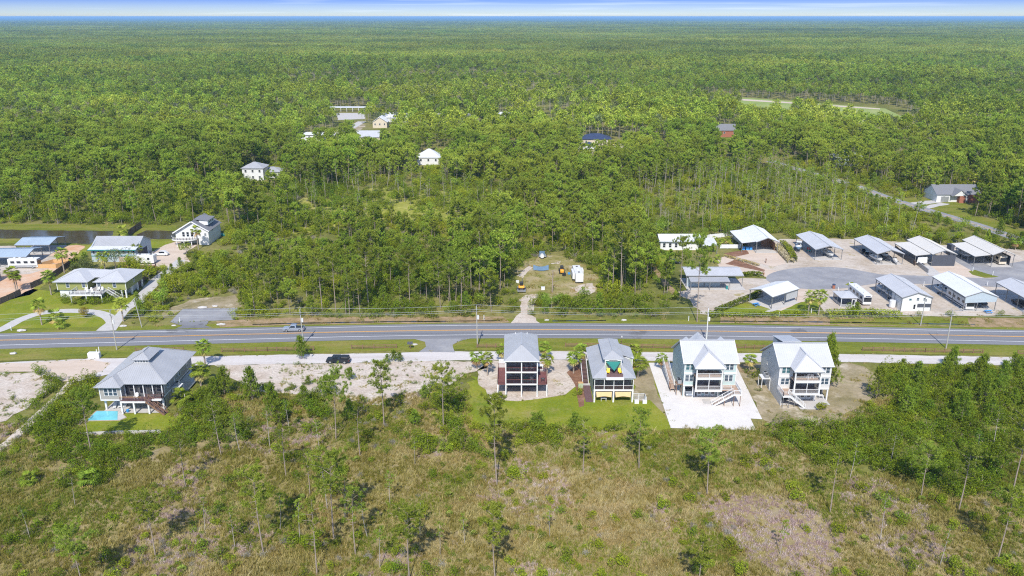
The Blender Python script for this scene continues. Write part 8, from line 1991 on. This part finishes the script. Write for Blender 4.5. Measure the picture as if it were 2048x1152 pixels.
# ------------------------------------------------------------------ scrub and grass on the near side
def region(polys, X, Y):
    px, py = to_px(X, Y); r = np.zeros(len(X), bool)
    for p in polys: r |= inside(px, py, p)
    return r
THICK = [[(1530, 850), (1600, 838), (1700, 852), (1755, 845), (1800, 790), (1770, 760), (1750, 742), (1800, 738), (2300, 742), (2400, 980), (2048, 905), (1960, 990), (1870, 985), (1800, 950), (1700, 940), (1640, 925), (1560, 890)],
         [(36, 862), (95, 805), (155, 770), (182, 745), (215, 730), (210, 770), (190, 800), (185, 830), (140, 872), (230, 880), (350, 868), (360, 835), (400, 790), (440, 810), (480, 830), (520, 860), (470, 890), (350, 900), (270, 925), (210, 975), (120, 975), (90, 900)],
         [(600, 790), (660, 790), (680, 830), (620, 840)], [(860, 770), (900, 765), (925, 800), (930, 860), (870, 850)], [(1030, 858), (1110, 850), (1120, 890), (1040, 900)],
         [(800, 870), (930, 866), (960, 900), (850, 905)], [(70, 745), (105, 745), (135, 765), (100, 790), (60, 830), (50, 800)]]
LOOSE = [[(470, 1060), (640, 1040), (760, 1100), (860, 1110), (950, 1120), (950, 1300), (250, 1300), (300, 1110), (400, 1030)], [(1700, 960), (1850, 1010), (2100, 930), (2500, 1000), (2400, 1300), (1950, 1300), (1780, 1100)],
         [(0, 1020), (120, 1030), (130, 1080), (0, 1090)], [(440, 790), (620, 820), (700, 850), (900, 870), (900, 930), (560, 930), (520, 870)], [(650, 930), (760, 960), (760, 1040), (560, 1050)], [(470, 770), (560, 775), (660, 785), (740, 800), (850, 780), (930, 740), (950, 800), (930, 860), (700, 850), (560, 830), (440, 800)]]
X, Y = jgrid(-135, 135, 92, 200, 1.5)
tk, ls = region(THICK, X, Y), region(LOOSE, X, Y)
MEAD = [[(-900, 1900), (-500, 890), (0, 850), (470, 785), (620, 788), (760, 800), (900, 772), (930, 800), (940, 850), (1340, 862), (1540, 850), (1760, 800), (2100, 760), (2700, 800), (2900, 1900)]]
md = region(MEAD, X, Y)
pr = np.where(tk, 0.62, np.where(ls, np.where(lump(X, Y, 0.2, 91) > 0.45, 0.62, 0.25), np.where(md, np.where(lump(X, Y, 0.25, 92) > 0.5, 0.36, 0.12), 0)))
px, py = to_px(X, Y)
pr[inside(px, py, [(1400, 1000), (1500, 985), (1620, 1010), (1680, 1080), (1640, 1152), (1560, 1152), (1480, 1090)])] *= 0.3
k = (rng.uniform(0, 1, len(X)) < pr) & ~blocked(X, Y)
Xb, Yb, tkb = X[k], Y[k], tk[k]
u = rng.uniform(0, 1, len(Xb)); l2 = lump(Xb, Yb, 0.12, 93)
idx = np.where(tkb, np.where(u < 0.45, 2, np.where(u < 0.75, 3, np.where(u < 0.9, 4, 0))), np.where(u < 0.30, 5, np.where(u < 0.6, 6, np.where(u < 0.75, 3, np.where(u < 0.9, 1, 4)))))
sb = np.where(tkb, rng.uniform(0.55, 0.95, len(Xb)), rng.uniform(0.35, 0.9, len(Xb)))
free = np.where(~tkb)[0]; rng.shuffle(free); chosen = set(free[:170].tolist())
for i in sorted(chosen):
    lum = 'small rounded shrub in the dry grass meadow'
    plant_bush(BUSH[idx[i]], Xb[i], Yb[i], sb[i], lum, 'meadow shrubs')
rest = np.array([i for i in range(len(Xb)) if i not in chosen])
xp, yp = Xb[rest], Yb[rest]; ip = idx[rest]; sp_ = sb[rest]
ip = np.where(rng.uniform(0, 1, len(ip)) < 0.08, 7 + rng.integers(0, 3, len(ip)), ip)
ip = np.where((rng.uniform(0, 1, len(ip)) < 0.14) & ~tkb[rest], 10 + rng.integers(0, 2, len(ip)), ip)
scatter('scrub', xp, yp, ip, sp_, [b[2] for b in BUSH] + PMETTO + TWIG, label='dense evergreen scrub and palmetto on the near side', cat='scrub')
# low dots of weed on the sand slopes
SANDY = [[(430, 732), (955, 724), (930, 760), (760, 812), (500, 785)], [(-200, 750), (70, 746), (100, 768), (40, 825), (-200, 880)], [(1471, 735), (1740, 735), (1760, 780), (1650, 850), (1540, 850)], [(1100, 735), (1165, 735), (1150, 800), (1100, 795)]]
X, Y = jgrid(-130, 100, 145, 200, 1.3)
k = region(SANDY, X, Y) & (rng.uniform(0, 1, len(X)) < 0.08 + 0.6 * lump(X, Y, 0.3, 17) ** 2) & ~blocked(X, Y, masks=False)
scatter('weeds', X[k], Y[k], rng.integers(0, 3, k.sum()), rng.uniform(0.25, 0.85, k.sum()), [BUSH[5][2], GRASS[3], GRASS[0]], label='weeds dotted over the pale sand', cat='weeds')
# grass
X, Y = jgrid(-130, 130, 90, 182, 1.12)
md = region(MEAD, X, Y) & ~region(THICK, X, Y)
k = md & ~blocked(X, Y) & (rng.uniform(0, 1, len(X)) < 0.92)
X, Y = X[k], Y[k]; px, py = to_px(X, Y)
u = rng.uniform(0, 1, len(X))
pur = (inside(px, py, [(1395, 1005), (1460, 985), (1560, 992), (1640, 1020), (1690, 1080), (1650, 1160), (1580, 1160), (1500, 1120), (1440, 1060)]) & (u < 0.93)) | ((lump(X, Y, 0.16, 61) > 0.84) & (u < 0.5))
grn = (inside(px, py, [(1340, 860), (1560, 860), (1640, 930), (1560, 980), (1400, 975), (1300, 920)]) & (u < 0.7)) | ((lump(X, Y, 0.14, 62) > 0.66) & (u < 0.7)) | (inside(px, py, [(-100, 870), (120, 900), (160, 980), (-100, 1000)]) & (u < 0.4))
idx = np.where(pur, 4, np.where(grn, 3, rng.integers(0, 3, len(X))))
scatter('dry_grass', X, Y, idx, rng.uniform(0.65, 1.15, len(X)), GRASS, label='tall dry grass of the near meadow', cat='grass')
# grass creeping over the edges of drives, sand and lots
ex, ey = [], []
for poly in EDGES:
    for (xa, ya), (xb, yb) in zip(poly, poly[1:] + poly[:1]):
        n = int(math.hypot(xb - xa, yb - ya) / 0.9)
        for t in range(n): u = (t + rng.uniform(0, 1)) / n; ex.append(xa + (xb - xa) * u + rng.normal() * 0.45); ey.append(ya + (yb - ya) * u + rng.normal() * 0.45)
ex, ey = np.array(ex), np.array(ey); k = (ey < 345) & (np.abs(ex) < ey * .7 + 30) & (rng.uniform(0, 1, len(ex)) < 0.55 * lump(ex, ey, 0.4, 44)) & ~near_path(ex, ey, ROAD_NP, 6.4) & ~blocked(ex, ey, masks=False, road=1)
scatter('edge_tufts', ex[k], ey[k], rng.integers(0, 3, k.sum()), rng.uniform(0.18, 0.5, k.sum()), [GRASS[3], GRASS[0], BUSH[6][2]], label='small grass tufts creeping over the edges of sand and paving', cat='grass')
# rough grass on verges and banks across the road
X, Y = jgrid(-170, 170, 192, 345, 2.0)
px, py = to_px(X, Y)
ok = (near_path(X, Y, ROAD_NP, 16) & ~near_path(X, Y, ROAD_NP, 6.8) & (rng.uniform(0, 1, len(X)) < 0.35) & (Y > 200) & ~region([[(0, 600), (300, 600), (300, 690), (0, 690)], [(330, 610), (480, 610), (480, 660), (330, 660)], [(1015, 600), (1090, 600), (1090, 650), (1015, 650)]], X, Y)) | ((inside(px, py, [(1036, 520), (1200, 515), (1200, 590), (1040, 596)]) | inside(px, py, [(-100, 445), (300, 447), (300, 457), (-100, 455)])) & (rng.uniform(0, 1, len(X)) < 0.4))
scatter('verge_tufts', X[ok], Y[ok], rng.integers(0, 4, ok.sum()), rng.uniform(0.4, 0.9, ok.sum()), GRASS[:4], label='rough grass tufts along verges and clearings', cat='grass')
# ------------------------------------------------------------------ the air: far woods fade towards blue
def haze(density=6.2e-5):
    mb = MB(); mb.box(-45000, -400, -1.5, 45000, 59000, 86.0)
    m, nt, N, L, out = _base('haze_air')
    v = N.new('ShaderNodeVolumePrincipled')
    v.inputs['Color'].default_value = (0.34, 0.62, 0.97, 1)
    v.inputs['Density'].default_value = density
    v.inputs['Anisotropy'].default_value = 0.0
    L.new(v.outputs[0], out.inputs['Volume'])
    o = mb.build('haze', m); tag(o, kind='stuff')
haze()
